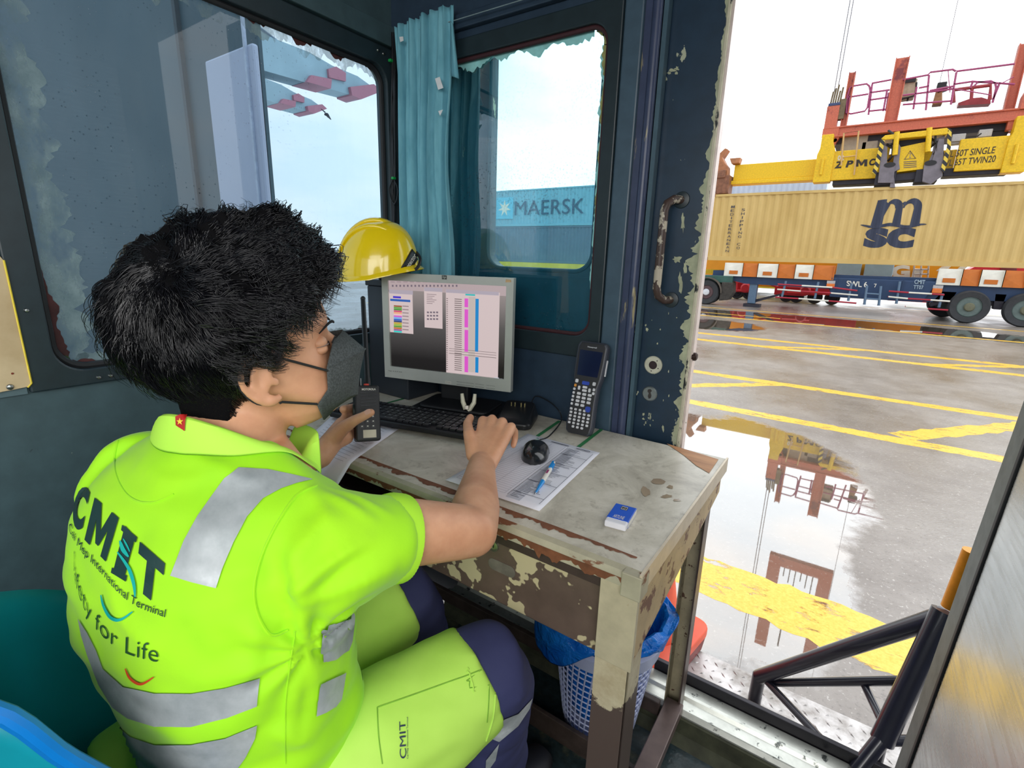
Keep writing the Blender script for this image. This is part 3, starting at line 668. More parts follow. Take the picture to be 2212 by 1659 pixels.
# lettering on the yellow beams
def para(mb, s, tl, tr, bl, Y, bold=.02, shear=0):
    TL, TR, BL = at_y(*tl, Y), at_y(*tr, Y), at_y(*bl, Y); put_text(mb, s, BL, TR-TL, TL-BL, bold, shear)
DK = plain('stencil_dark', (52, 44, 40), .6)
mb = MB()
for s, x0, x1, yl in (('Z', 1803, 1822, 349), ('P', 1827, 1844, 347), ('M', 1849, 1874, 345), ('C', 1878, 1892, 343)):
    para(mb, s, (x0, yl), (x1, yl-1), (x0-1, yl+15), YS-.005, .05, .2)
mb.build('maker_lettering', DK, sp, smooth=0)
for s, x0, x1, yl in (('WL 50T SINGLE', 2038, 2152, 322), ('WL 65T TWIN20', 2036, 2152, 341)):
    mb = MB(); para(mb, s, (x0, yl+5), (x1, yl-6), (x0-1, yl+19), YS-.005, .01, .25)
    mb.build('stencilled_lettering', DK, sp, smooth=0)
mb = MB(); para(mb, '02', (1810, 336), (1824, 335), (1809, 347), YS-.006, .03); mb.build('unit_number', WHT, sp, smooth=0)
mb = MB(); a, b, c_ = at_y(1966, 326, YS-.305), at_y(1954, 344, YS-.305), at_y(1978, 342, YS-.305); mb.tube([a, b, c_], .018, 4, closed=True)
para(mb, 'Z', (1964, 331), (1968, 331), (1964, 341), YS-.306, .01)
for k in range(4): ptube(mb, [(1952, 350+k*4), (1980, 348+k*4)], YS-.305, .012, 4)
mb.build('warning_sign', GRYM, sp, smooth=0)
# ladder loop, flood lamps and boxes on the spreader
mb = MB(); ptube(mb, [(1817, 358), (1823, 288), (1855, 283), (1845, 378)], YS-.1, .028); ptube(mb, [(1818, 340), (1850, 336)], YS-.1, .02); mb.build('ladder', plain('ladder_tan', (206, 168, 110), .5), sp)
for a in ((1820, 296, 1870, 326), (1862, 306, 1892, 330)):
    mb = MB(); pb(mb, *a, YS+.5, .5); mb.build('control_box', plain('box_grey', (168, 158, 146), .6, var=.15, scale=5), sp, smooth=0, bevel=.03)
for a in ((2058, 290, 2084, 304), (2116, 280, 2142, 294)):
    mb = MB(); pb(mb, *a, YS+.3, .4); pb(mb, a[0]-2, a[3]-2, a[2]-4, a[3]+6, YS+.35, .3); mb.build('flood_lamp', plain('lamp_grey', (180, 178, 180), .5), sp, smooth=0, bevel=.02)
mb = MB(); ptube(mb, [(2084, 302), (2090, 296), (2112, 294), (2120, 288)], YS+.3, .02, 6); mb.build('lamp_cable', BLK, sp)

# headblock: orange platform with railings, masts, winches
YH = 22.6
hb = thing('headblock', (.4, YH+1, 5.9), 'orange headblock platform with posts and magenta railings, above the spreader', 'crane headblock')
mb = MB(); mb.box((-2.10, YH, 5.72), (3.4, YH+.15, 6.02)); mb.box((-2.10, YH+1.9, 5.72), (3.4, YH+2.05, 6.02)); mb.box((-2.1, YH-.06, 6.0), (3.4, YH+.2, 6.05)); mb.box((-2.1, YH-.06, 5.70), (3.4, YH+.2, 5.74))
mb.build('main_girder', ORG, hb, smooth=0, bevel=.01)
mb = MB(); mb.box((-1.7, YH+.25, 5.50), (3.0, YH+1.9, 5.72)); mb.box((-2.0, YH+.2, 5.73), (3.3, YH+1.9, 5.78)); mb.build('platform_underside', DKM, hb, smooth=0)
for x in (-2.1, 2.86):
    mb = MB(); pts = [(x, YH-.02, 5.74), (x+.55, YH-.02, 5.74), (x+.50, YH-.02, 5.62), (x+.42, YH-.02, 5.45), (x+.0, YH-.02, 5.45)]; mb.prism(pts, (0, .3, 0)); mb.build('lug_plate', ORG, hb, smooth=0, bevel=.01)
    mb = MB(); mb.lathe((x+.42, YH-.03, 5.60), [(.06, 0), (0, .0)], (0, 1, 0), 14); mb.build('lug_hole', BLK, hb, smooth=0)
mb = MB(); mb.prism([(2.3, YH+.3, 5.6), (3.0, YH+.3, 5.6), (2.9, YH+.3, 5.1), (2.7, YH+.3, 5.3)], (0, .2, 0)); mb.build('gusset', DKM, hb, smooth=0)
mb = MB(); mb.box((-2.12, YH-.05, 5.72), (-1.62, YH+.5, 6.02)); mb.box((-2.10, YH-.05, 6.02), (-1.72, YH+.4, 6.75)); mb.build('corner_box', ORG, hb, smooth=0, bevel=.01)
mb = MB(); mb.box((-2.08, YH-.06, 6.75), (-1.72, YH+.35, 6.84)); mb.build('corner_box_cap', plain('navy_cap', (56, 70, 110), .5), hb, smooth=0, bevel=.01)
mb = MB()
for i in range(5): mb.tube([(-2.03+i*.07, YH+.1, 6.84), (-2.0+i*.07, YH+.1, 7.25+.1*(i % 3))], .03, 6)
mb.box((-1.72, YH, 6.3), (-1.55, YH+.3, 6.95)); mb.build('rope_socket', plain('socket_olive', (112, 96, 70), .6, var=.3, scale=8), hb)
# posts
def post(x0, x1, z1, lab, y=YH+.05):
    mb = MB(); h = .05; mb.box((x0, y, 6.02), (x0+.03, y+.3, z1)); mb.box((x1-.03, y, 6.02), (x1, y+.3, z1)); mb.box((x0, y+.1, 6.02), (x1, y+.14, z1)); mb.build('mast_post', ORG, hb, smooth=0)
a = at_y(1925, 240, YH); b = at_y(1952, 240, YH)
post(-.34, .04, 8.02, ''); post(-1.62, -1.42, 7.80, ''); post(2.72, 2.98, 7.95, '', YH+.3)
mb = MB(); mb.prism([(3.05, YH-.1, 6.0), (3.35, YH-.1, 6.0), (3.35, YH-.1, 7.0), (3.2, YH-.1, 6.9), (3.05, YH-.1, 6.4)], (0, .5, 0)); mb.build('corner_box', ORG, hb, smooth=0, bevel=.01)
# railings (front run)
def rail(px, r=.030, Y=YH+.1): 
    mb = MB(); ptube(mb, px, Y, r, 6); mb.build('railing', PURP, hb)
rail([(1831, 252), (1836, 206)]); rail([(1828, 245), (1830, 208), (1836, 190), (1842, 186), (1872, 181), (1878, 186), (1880, 196), (1874, 232), (1868, 240), (1838, 246), (1830, 244)])
rail([(1832, 210), (1876, 203)]); rail([(1876, 248), (1884, 182)]); rail([(1883, 180), (1926, 172)]); rail([(1880, 200), (1922, 194)]); rail([(1878, 216), (1920, 210)]); rail([(1877, 240), (1915, 236)]); rail([(1908, 240), (1916, 196)]); rail([(1914, 240), (1920, 200)])
rail([(1950, 172), (2004, 162), (2010, 156), (2058, 150), (2065, 154)]); rail([(2000, 238), (2007, 162)]); rail([(2054, 226), (2066, 156)]); rail([(2066, 154), (2192, 138)]); rail([(1950, 206), (2060, 192)]); rail([(1950, 226), (2055, 218)]); rail([(1973, 236), (1980, 188)]); rail([(1985, 190), (2006, 186)]); rail([(2008, 196), (2060, 186)])
rail([(2060, 182), (2100, 176), (2192, 182)]); rail([(2101, 178), (2096, 190)]); rail([(2104, 186), (2112, 178), (2140, 175), (2150, 180), (2152, 190), (2144, 222)]); rail([(2145, 215), (2160, 178)]); rail([(2050, 190), (2140, 205)], .018)
rail([(2048, 152), (2052, 200)], .012); rail([(2160, 182), (2190, 166)], .014)
# lamp housing and winch, red frame with wire glass
mb = MB(); pb(mb, 1948, 173, 1975, 208, YH+.9, .6); mb.build('lamp_housing', plain('lamp_beige', (176, 164, 140), .6, var=.2, scale=6), hb, smooth=0, bevel=.03)
mb = MB(); pb(mb, 1946, 172, 1978, 176, YH+.85, .7); ptube(mb, [(1948, 214), (1978, 206), (1980, 178)], YH+.9, .03); mb.box(tuple(at_y(1958, 218, YH+1)), tuple(at_y(1964, 208, YH+1.1))); mb.build('lamp_yoke', BLK, hb, smooth=0)
mb = MB(); pp_(mb, [(2014, 226), (2024, 190), (2036, 188), (2036, 224)], YH+.8, .4); mb.build('winch_body', plain('winch_tan', (160, 120, 78), .6, var=.3, scale=6), hb, smooth=0, bevel=.03)
mb = MB(); pb(mb, 2026, 178, 2044, 190, YH+.7, .4); pp_(mb, [(2024, 190), (2048, 184), (2048, 192), (2026, 200)], YH+.75, .3); mb.build('winch_motor', BLK, hb, smooth=0, bevel=.02)
mb = MB(); ptube(mb, [(2060, 222), (2062, 194), (2140, 184), (2138, 216)], YH+1.2, .06, 6); ptube(mb, [(2098, 216), (2100, 190)], YH+1.2, .05, 6); pp_(mb, [(2070, 222), (2098, 212), (2120, 210), (2140, 216), (2140, 224), (2070, 228)], YH+1.1, .4); mb.build('service_frame', plain('frame_red', (158, 56, 62), .5, var=.2, scale=5), hb, smooth=0)
# hoist ropes, the trolley far above them
for k, (x, y, z0, r, w) in enumerate(((-1.98, YH+.1, 7.25, .016, 'outer of the left pair'), (-1.88, YH+.1, 7.25, .016, 'inner of the left pair'), (1.0, YH+.9, 6.95, .010, 'single one above the winch'), (3.15, YH+.9, 6.95, .010, 'single one by the right post'))):
    mb = MB(); mb.tube([(x, y, z0), (x+.05, y, 19)], r, 5); tag(mb.build('hoist_rope', plain('rope_grey', (120, 116, 122), .5)), 'thin steel hoist rope of the orange headblock, '+w, 'rope', 'hoist ropes of the headblock')
tr = thing('crane_trolley', (0, 23.1, 10.4), 'brown steel crane trolley frame high above the spreader, seen mirrored in the puddle', 'crane trolley')
for x in (-1.45, .50):
    mb = MB(); mb.box((x, 23, 10.9), (x+.48, 23.3, 15.2)); mb.build('hanger_leg', ORG, tr, smooth=0)
for z in (10.45, 12.3):
    mb = MB(); mb.box((-1.45, 23, z), (.98, 23.3, z+.45)); mb.build('cross_beam', ORG, tr, smooth=0)
for k in range(6):
    mb = MB(); mb.tube([(-.8+k*.22, 23.15, 10.9), (-.8+k*.22, 23.15, 11.4+.25*(k % 3))], .02, 4); mb.build('rigging', DKM, tr)
mb = MB(); mb.tube([(-.5, 23.15, 12.7), (-.5, 23.15, 15)], .03, 4); mb.build('rigging', DKM, tr)

# ------------------------------------------------------------------ terminal trailer under the container
YT0 = 21.9
tl = thing('terminal_trailer', (0, YT0+1.3, ZG), 'navy terminal trailer with orange and white marker boards under the beige container', 'trailer')
z0b, z1b = .70, 1.22
def board(x0, x1, m, y=YT0-.02):
    mb = MB(); mb.prism([(x0, y, z0b), (x1, y, z0b), (x1+.02, y+.02, z1b-.22), (x1+.02, y+.08, z1b), (x0+.02, y+.08, z1b), (x0+.02, y+.02, z1b-.22)], (0, .12, 0)); mb.box((x0-.01, y-.03, z0b), (x0+.02, y+.1, z1b)); mb.box((x1-.02, y-.03, z0b), (x1+.01, y+.1, z1b))
    o = mb.build('marker_board', m, tl, smooth=0)
    if m is WHT:
        c = (x0+x1)/2; mb = MB(); mb.box((c-.16, y-.012, z0b+.08), (c+.16, y, z0b+.22)); mb.build('reflector', ORB, o, smooth=0)
xs = [at_y(p, 590, YT0)[0] for p in (1565, 1604, 1636, 1680, 1717, 1757, 1802)]
for i in range(6): board(xs[i], xs[i+1], WHT if i % 2 == 0 else ORB)
xs = [at_y(p, 605, YT0)[0] for p in (2024, 2076, 2116, 2167, 2216, 2268)]
for i in range(5): board(xs[i], xs[i+1], WHT if i % 2 == 0 else ORB)
mb = MB(); mb.prism([(-5.2, YT0+.1, .62), (-4.6, YT0+.1, .56), (-3.9, YT0+.1, .42), (-1.0, YT0+.1, .38), (-.9, YT0+.1, .12), (2.1, YT0+.1, .12), (2.6, YT0+.1, .25), (7, YT0+.1, .30), (7, YT0+.1, .72), (-5.2, YT0+.1, .72)], (0, .1, 0)); mb.box((-5.2, YT0+.2, .6), (7, YT0+1.2, .9)); mb.build('chassis_beam', NAVY, tl, smooth=0)
mb = MB(); mb.prism([(xs[0]-.03 if False else -.95, YT0-.02, .10), (1.75, YT0-.02, .10), (2.05, YT0-.02, .80), (-1.0, YT0-.02, .80)], (0, .15, 0)); mb.build('side_skirt', NAVY, tl, smooth=0, bevel=.03)
for x in (-.8, -.1, 1.1):
    mb = MB(); mb.box((x, YT0-.04, .12), (x+.03, YT0-.015, .8)); mb.build('skirt_rib', NAVY, tl, smooth=0)
mb = MB(); para(mb, 'SWL 6', (1829, 606), (1874, 609), (1829, 618), YT0-.045, .02); para(mb, '7', (1888, 613), (1894, 613), (1888, 621), YT0-.045, .01); mb.build('load_marking', WHT, tl, smooth=0)
mb = MB(); para(mb, 'CMIT', (1976, 604), (1999, 605), (1975, 613), YT0-.045, .01); para(mb, 'TT07', (1974, 616), (1995, 617), (1973, 624), YT0-.045, .01); mb.build('fleet_number', plain('faded_white', (170, 190, 205), .6), tl, smooth=0)
for x in (at_y(1796, 606, YT0)[0], at_y(2026, 620, YT0)[0]):
    mb = MB(); mb.box((x-.13, YT0-.05, .42), (x+.13, YT0, .58)); mb.build('side_lamp', plain('amber_lamp', (226, 120, 50), .3), tl, smooth=0, bevel=.02)
    mb = MB(); mb.box((x-.13, YT0-.045, .58), (x+.13, YT0, .68)); mb.build('lamp_mount', plain('lamp_grey', (180, 178, 180), .5), tl, smooth=0)
for (x, m) in ((-3.55, NAVY),):
    mb = MB(); mb.box((x-.18, YT0+.15, -.35), (x+.10, YT0+.45, .62)); mb.build('landing_leg', plain('leg_steel_blue', (96, 120, 146), .5, .3), tl, smooth=0, bevel=.02)
    mb = MB(); mb.box((x-.3, YT0+.05, ZG), (x+.3, YT0+.5, -.36)); mb.prism([(x+.1, YT0+.3, -.3), (x+1.0, YT0+.3, .05), (x+1.0, YT0+.3, .12), (x+.1, YT0+.3, -.18)], (0, .08, 0)); mb.build('landing_foot', DKM, tl, smooth=0)
# folding barriers in red and white along the trailer
RW = plain('barrier_red', (168, 36, 56), .5)
def barrier(pts, Y=YT0-.25):
    for i in range(len(pts)-1):
        mb = MB(); ptube(mb, [pts[i], pts[i+1]], Y, .028, 8); mb.build('side_rail', WHT if i % 2 else RW, tl)
barrier([(1680, 614), (1732, 617), (1798, 621), (1852, 628)]); barrier([(1678, 625), (1679, 625), (1730, 629), (1795, 633), (1853, 638)]); barrier([(1675, 642), (1725, 645), (1790, 650), (1850, 655)])
barrier([(1920, 629), (1963, 632), (2013, 635), (2040, 637)]); barrier([(1918, 641), (1919, 641), (1961, 645), (2010, 648), (2052, 651)]); barrier([(1955, 662), (1956, 662), (2004, 667), (2048, 670)])
for a in ((1698, 607, 1689, 641), (1768, 609, 1760, 645), (1840, 612, 1832, 650), (1944, 608, 1936, 656), (2036, 634, 2028, 664)):
    mb = MB(); ptube(mb, [a[:2], a[2:]], YT0-.2, .04, 8); mb.build('rail_post', plain('leg_steel_blue', (96, 120, 146), .5, .3), tl)
mb = MB(); ptube(mb, [(1873, 617), (1867, 658)], YT0-.35, .04, 8); ptube(mb, [(1903, 618), (1898, 660)], YT0-.35, .04, 8); ptube(mb, [(1872, 634), (1901, 636)], YT0-.35, .03, 8); ptube(mb, [(1871, 645), (1900, 647)], YT0-.35, .03, 8); mb.build('step_ladder', plain('leg_steel_blue', (96, 120, 146), .5, .3), tl)
def wheel(parent, cx, y, cz, R, rim, w=.28, nm='wheel', hubc=None, inner=.62):
    mb = MB(); mb.lathe((cx, y, cz), [(R*inner, 0), (R*.93, -.02), (R, .05), (R, w-.05), (R*.93, w), (R*inner, w)], (0, 1, 0), 40, True)
    t = mb.build(nm, TYRE, parent, smooth=30)
    mb = MB(); mb.lathe((cx, y, cz), [(R*inner+.005, .03), (R*inner*.92, .01), (R*inner*.82, .10), (R*.30, .12), (R*.26, .02), (R*.12, .0), (0, 0)], (0, 1, 0), 32); mb.build('rim', rim, t, smooth=30)
    if hubc:
        mb = MB(); mb.lathe((cx, y-.02, cz), [(R*.27, 0), (R*.22, -.04), (0, -.05)], (0, 1, 0), 20); mb.build('hub', hubc, t)
    return t
RIMG = plain('rim_grey_green', (98, 114, 112), .5, .2, var=.15, scale=9)
# rear wheels of the trailer, front one with the round grey rim
c = at_y(2136, 672, YT0-.1); R = .52
Zw = ZG+R
wheel(tl, 2.88+.05, YT0-.22, Zw, R, RIMG, hubc=plain('hub_olive', (104, 104, 84), .6))
wheel(tl, 2.88+.05, YT0+.12, Zw, R, RIMG); wheel(tl, 2.55, YT0+1.9, Zw, R, RIMG); wheel(tl, 4.25, YT0-.22, Zw, R, RIMG, hubc=plain('hub_olive', (104, 104, 84), .6)); wheel(tl, 5.5, YT0-.22, Zw, R, RIMG)
mb = MB(); mb.box((2.1, YT0+.2, .1), (6, YT0+1.8, .4)); mb.prism([(3.5, YT0+.1, .5), (3.8, YT0+.1, .5), (3.75, YT0+.1, .0), (3.55, YT0+.1, .0)], (0, .3, 0)); mb.prism([(2.2, YT0+.1, .5), (2.6, YT0+.1, .5), (2.5, YT0+.1, .2), (2.0, YT0+.1, -.05), (1.95, YT0+.1, .05)], (0, .3, 0)); mb.build('suspension', DKM, tl, smooth=0, bevel=.02)
# tractor at the left end
tt = thing('terminal_tractor', (-5.6, YT0+1, ZG), 'rear end of the terminal tractor with a white hub, left of the beige container', 'truck')
wheel(tt, -5.05-.22, YT0-.25, ZG+.5, .5, plain('rim_brown', (96, 74, 78), .5, .2), w=.3, hubc=plain('hub_white', (226, 230, 238), .3, .3), inner=.56); wheel(tt, -5.27, YT0+.1, ZG+.5, .5, RIMG, w=.3)
mb = MB(); P = []
for i in range(13): a = math.radians(125-i*10.5); P.append((-5.27+.60*math.cos(a), YT0-.3, ZG+.5+.60*math.sin(a)))
for i in range(12, -1, -1): a = math.radians(125-i*10.5); P.append((-5.27+.56*math.cos(a), YT0-.3, ZG+.5+.56*math.sin(a)))
mb.prism(P, (0, .6, 0)); mb.build('mudguard', plain('mudguard_brown', (92, 84, 76), .6, var=.2, scale=6), tt, smooth=0)
mb = MB(); mb.prism([(-4.72, YT0-.2, .45), (-4.30, YT0-.2, .45), (-4.25, YT0-.2, .05), (-4.4, YT0-.2, -.25), (-4.75, YT0-.2, -.30)], (0, .6, 0)); mb.build('rear_bracket', plain('bracket_dark', (58, 54, 50), .6, var=.4, scale=9), tt, smooth=0, bevel=.02)
mb = MB(); mb.box((-7, YT0-.1, .42), (-4.35, YT0+.6, .70)); mb.build('frame_rail', plain('tractor_green', (52, 92, 84), .5, var=.15, scale=4), tt, smooth=0, bevel=.02)
mb = MB(); mb.box((-7, YT0+1.2, .74), (-4.25, YT0+1.3, .92)); mb.build('yellow_band', YSP, tt, smooth=0)

# ------------------------------------------------------------------ things behind the trailer
YBk = 27.5
def bk(px0, py0, px1, py1, Y, dy, m, parent, nm):
    mb = MB(); pb(mb, px0, py0, px1, py1, Y, dy); return mb.build(nm, m, parent, smooth=0, bevel=.02)
yb = thing('yellow_machine', (0, YBk+1, ZG), 'orange-yellow machine body with white letters, seen between trailer and container', 'vehicle')
bk(1500, 560, 2060, 640, YBk, 2.0, plain('machine_orange', (222, 150, 20), .5, var=.06, scale=2), yb, 'body')
mb = MB(); para(mb, 'G', (1925, 574), (1966, 572), (1925, 602), YBk-.01, .06); 
pp_(mb, [(2022, 585), (2034, 576), (2056, 574), (2044, 585)], YBk-.01, .008); pp_(mb, [(2062, 586), (2074, 576), (2092, 574), (2080, 586)], YBk-.01, .008); mb.build('body_lettering', WHT, yb, smooth=0)
bk(1974, 580, 1990, 604, YBk-.3, .3, WHT, yb, 'side_box')
mb = MB()
for x in (1975, 1990, 2006): ptube(mb, [(x, 574), (x-2, 600)], YBk-.4, .03, 6)
ptube(mb, [(1975, 582), (2006, 582)], YBk-.4, .03, 6); ptube(mb, [(1975, 592), (2006, 592)], YBk-.4, .03, 6); mb.build('ladder', plain('lamp_grey', (180, 178, 180), .5), yb)
for i, a in enumerate(((1810, 566, 1856, 602), (1870, 568, 1926, 602))):
    o = MB(); pb(o, *a, YBk-.9, .8); o = o.build('equipment_box', LTB, smooth=0, bevel=.03); tag(o, ('left' if i == 0 else 'right')+' one of the two light blue boxes standing above the navy trailer skirt', 'box')
rb = thing('red_crane_base', (0, YBk-1, ZG), 'red reach machinery with frames and hoses, low behind the trailer at the left', 'vehicle')
bk(1500, 480, 1600, 570, YBk+3, 1, plain('red_cab', (206, 44, 62), .4), rb, 'cab_side')
for a in ((1574, 598, 1630, 633), (1676, 608, 1735, 640), (1745, 612, 1860, 642)):
    bk(*a, YBk-1.2, .8, REDP, rb, 'engine_cover')
mb = MB()
for (x0, y0, x1, y1) in ((1572, 608, 1630, 612), (1572, 626, 1632, 630), (1572, 600, 1640, 604), (1700, 632, 1760, 636), (1640, 604, 1680, 620), (1700, 620, 1760, 624)): ptube(mb, [(x0, y0), (x1, y1)], YBk-1.4, .06, 8)
for x in (1578, 1592, 1606): ptube(mb, [(x+1, 606), (x, 630)], YBk-1.4, .05, 8)
mb.build('tube_frame', REDP, rb)
mb = MB()
for (x, y) in ((1612, 622), (1740, 628)): mb.lathe(at_y(x, y, YBk-1.5), [(.22, 0), (.22, -.2), (.16, -.25), (0, -.25)], (0, 1, 0), 18)
mb.build('drum', REDP, rb)
for x in (1592, 1618, 1700, 1722, 1762, 1800):
    wheel(rb, at_y(x, 630, YBk-1)[0], YBk-1, ZG+.3, .3, DKM)
rr = thing('red_machine', (3.5, YBk, ZG), 'red machinery with a pivot hub, behind the rear wheels of the trailer', 'vehicle')
mb = MB(); pp_(mb, [(2084, 587), (2110, 574), (2212, 574), (2260, 580), (2260, 610), (2100, 600)], YBk, 1); mb.build('boom_foot', plain('red_cab', (206, 44, 62), .4), rr, smooth=0, bevel=.02)
mb = MB(); mb.lathe(at_y(2178, 583, YBk-.05), [(.24, 0), (.22, -.1), (.1, -.12), (0, -.12)], (0, 1, 0), 18); mb.build('pivot_hub', plain('hub_dark_red', (110, 40, 50), .5), rr)
mb = MB(); pb(mb, 2036, 636, 2072, 656, YBk-3, .5); mb.lathe(at_y(2050, 646, YBk-3.2), [(.2, 0), (.2, -.2), (0, -.2)], (0, 1, 0), 18); pb(mb, 1920, 636, 2040, 656, YBk-1, .6); mb.build('counterweight', REDP, rr, smooth=20)

# distant container stack seen through the tinted back window
LBL = plain('pale_stack_blue', (120, 176, 200), .6, var=.05, scale=1); GRB = plain('dull_grey_blue', (92, 112, 136), .6, var=.08, scale=1)
YM = 32
m1 = container('stacked_container', -27.0, YM, 3.45, 12.19, 2.59, LBL, 'pale blue container with dark lettering and a white star, top of the distant stack', group=None)
mb = MB()
xa, _ = at_y(1112, 460, YM)[0], 0; xb = at_y(1262, 450, YM)[0]
put_text(mb, 'MAERSK', (xa, YM-.02, 4.22), (xb-xa, 0, 0), (0, 0, 1.0), bold=0); mb.build('side_lettering', plain('stack_ink', (60, 90, 120), .6), m1, smooth=0)
mb = MB(); cx = at_y(1090, 458, YM)[0]; S = []
for i in range(14): a = PI/2+i*PI/7; rr_ = .60 if i % 2 == 0 else .24; S.append((cx+rr_*math.cos(a), YM-.03, 4.75+rr_*math.sin(a)))
mb.prism(S, (0, .02, 0)); mb.build('star', WHT, m1, smooth=0)
mb = MB(); mb.box((cx-.78, YM-.012, 3.98), (cx+.78, YM, 5.52)); mb.build('star_panel', plain('star_blue', (96, 190, 224), .6), m1, smooth=0)
container('stacked_container', -27.4, YM, .86, 12.19, 2.59, GRB, 'dull grey-blue container under the pale blue one in the distant stack')
container('stacked_container', -14.6, YM+.2, .86, 12.19, 2.59, plain('pale_stack', (186, 204, 226), .6, var=.06, scale=1), 'pale grey-blue container far behind the left end of the beige one')
container('stacked_container', -14.6, YM+.2, 3.46, 12.19, 2.59, plain('pale_stack', (186, 204, 226), .6, var=.06, scale=1), 'pale grey-blue container on top of the far stack behind the beige one')
mb = MB(); mb.box((-30, YM-.6, -.1), (-2.2, YM+2.7, .85)); tag(mb.build('container_platform', plain('kerb_yellow', (214, 196, 60), .5, var=.1, scale=2)), 'long low yellow platform under the distant container stack', 'platform')
# ================================================================== OUTSIDE THE LEFT WINDOW
yt = 1.30
xe = at_y(572, 250, yt)[0]
mt = plain('tower_slate', (46, 76, 88), .5, var=.10, scale=1.5)
tw = thing('steel_cabin', (xe-3, yt+.6, ZG), 'dark slate steel cabin wall standing right outside the left window', 'cabin')
mb = MB(); mb.box((xe-7.5, yt, ZG), (xe, yt+.015, 5)); mb.build('wall_sheet', mt, tw, smooth=0)
xs_ = at_y(415, 250, yt)[0]
mb = MB(); mb.box((xs_-.03, yt-.02, ZG), (xs_, yt+.01, 5)); mb.build('seam', plain('seam_dark', (34, 52, 62), .6), tw, smooth=0)
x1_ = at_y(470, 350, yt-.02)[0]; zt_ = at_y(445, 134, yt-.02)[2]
mb = MB(); mb.box((x1_, yt-.03, .4), (xe+.002, yt-.001, zt_)); o = mb.build('mirrored_opening', plain('pale_lilac_reflection', (190, 194, 214), .4, var=.04, scale=2), tw, smooth=0, bevel=.01); o['label'] = 'pale lilac-grey sheet added as the opening mirrored in the window glass'  # pale sheet added in place of a bright opening reflected in the pane
mb = MB(); mb.box((xe-.05, yt-.04, .4), (xe-.035, yt-.03, 5)); mb.build('edge_bead', plain('bead', (200, 206, 224), .4), tw, smooth=0)
# quay cranes
XC = -70
def boom(P, dy, m, par, nm):
    mb = MB(); pts = [at_x(x, y, XC) for x, y in P]; mb.prism(pts, (dy, 0, 0)); return mb.build(nm, m, par, smooth=0)
CG = plain('crane_grey', (150, 176, 186), .6, var=.1, scale=.3); CRD = plain('crane_red', (176, 112, 128), .6); CDK = plain('crane_lattice_steel', (110, 130, 160), .6)  # the last one is the bluer steel colour of the boom lattice
def crane(off, label, sc_=1.0, dx=0, dy=0):
    t = thing('quay_crane', at_x(600+dx, 150+dy, XC), label, 'crane')
    f = lambda P: [((x-560)*sc_+560+dx, (y-140)*sc_+140+dy) for x, y in P]
    boom(f([(520, 70), (560, 92), (640, 122), (690, 150), (745, 172), (792, 205), (745, 221), (733, 212), (640, 188), (520, 155)]), 3, CG, t, 'boom')
    boom(f([(678, 158), (695, 153), (716, 166), (716, 184), (680, 176)]), 3.4, CRD, t, 'boom_hoist_house')
    boom(f([(640, 172), (684, 180), (682, 200), (630, 186)]), 3.6, CRD, t, 'boom_joint')
    boom(f([(724, 196), (775, 190), (792, 205), (748, 222), (728, 214)]), 3.6, CRD, t, 'boom_tip')
    mb = MB()
    for P in ([(520, 62), (600, 95), (672, 140), (690, 152)], [(560, 60), (640, 120), (670, 148)], [(636, 118), (640, 150)], [(676, 138), (678, 160)], [(700, 150), (760, 172), (790, 198)], [(730, 158), (732, 172)], [(760, 172), (760, 186)], [(520, 50), (660, 140)], [(530, 120), (640, 152)]):
        mb.tube([at_x(x, y, XC-.5) for x, y in f(P)], .22, 4)
    for k in range(10):
        a, b = f([(530+k*19, 98+k*7), (545+k*19, 150+k*6)]); mb.tube([at_x(*a, XC+.5), at_x(*b, XC+.5)], .16, 4)
    mb.build('lattice', CDK, t, smooth=0); return t
crane(0, 'upper quay crane boom with red sections, seen through the left window')
crane(0, 'lower quay crane boom with a pointed red tip, seen through the left window', .62, -30, 62)
b_ = at_x(705, 247, -12)
mb = MB(); mb.ball(b_, .045, 8, 6, (1.6, 1, .8)); mb.prism([b_+V(0, -.04, .02), b_+V(.0, -.16, .09), b_+V(0, -.05, .05)], (.03, 0, 0)); mb.prism([b_+V(0, .04, .02), b_+V(.0, .12, -.10), b_+V(0, .0, -.05)], (.03, 0, 0)); tag(mb.build('bird', plain('bird_dark', (60, 60, 72), .7)), 'small dark bird in the sky outside the left window', 'bird')

# ================================================================== STEP AND RAIL OUTSIDE THE DOOR
ZP = -.16
DP = NT('tread_metal'); f = DP.noise(8, 5, .65); DP.set(Base_Color=DP.ramp(f, [(.35, srgb(120, 112, 104)), (.6, srgb(206, 202, 200))]), Metallic=.55, Roughness=.38)
st = thing('boarding_step', (0, 1.42, ZP), 'worn diamond-tread metal step outside the doorway', 'step')
xL = -1.0
mb = MB(); mb.box((xL, 1.225, ZP-.03), (1.2, 1.615, ZP)); mb.box((xL, 1.225, ZP-.03), (1.2, 1.24, -.05)); mb.build('tread_plate', DP.m, st, smooth=0)
mb = MB()
for i in range(62):
    for j in range(11):
        x = -.62+i*.030; y = 1.245+j*.034; a = PI/4 if (i+j) % 2 else -PI/4
        c, s = math.cos(a), math.sin(a)
        mb.add([(x+c*.012, y+s*.012, ZP), (x-s*.0035, y+c*.0035, ZP), (x-c*.012, y-s*.012, ZP), (x+s*.0035, y-c*.0035, ZP), (x, y, ZP+.003)], [(0, 1, 4), (1, 2, 4), (2, 3, 4), (3, 0, 4)])
mb.build('raised_lozenges', DP.m, st, smooth=0)
mb = MB(); mb.box((-.9, 1.3, ZG), (-.85, 1.58, ZP-.03)); mb.box((1.0, 1.3, ZG), (1.05, 1.58, ZP-.03)); mb.build('support', plain('guide_bar', (40, 38, 44), .35, .4), st, smooth=0)
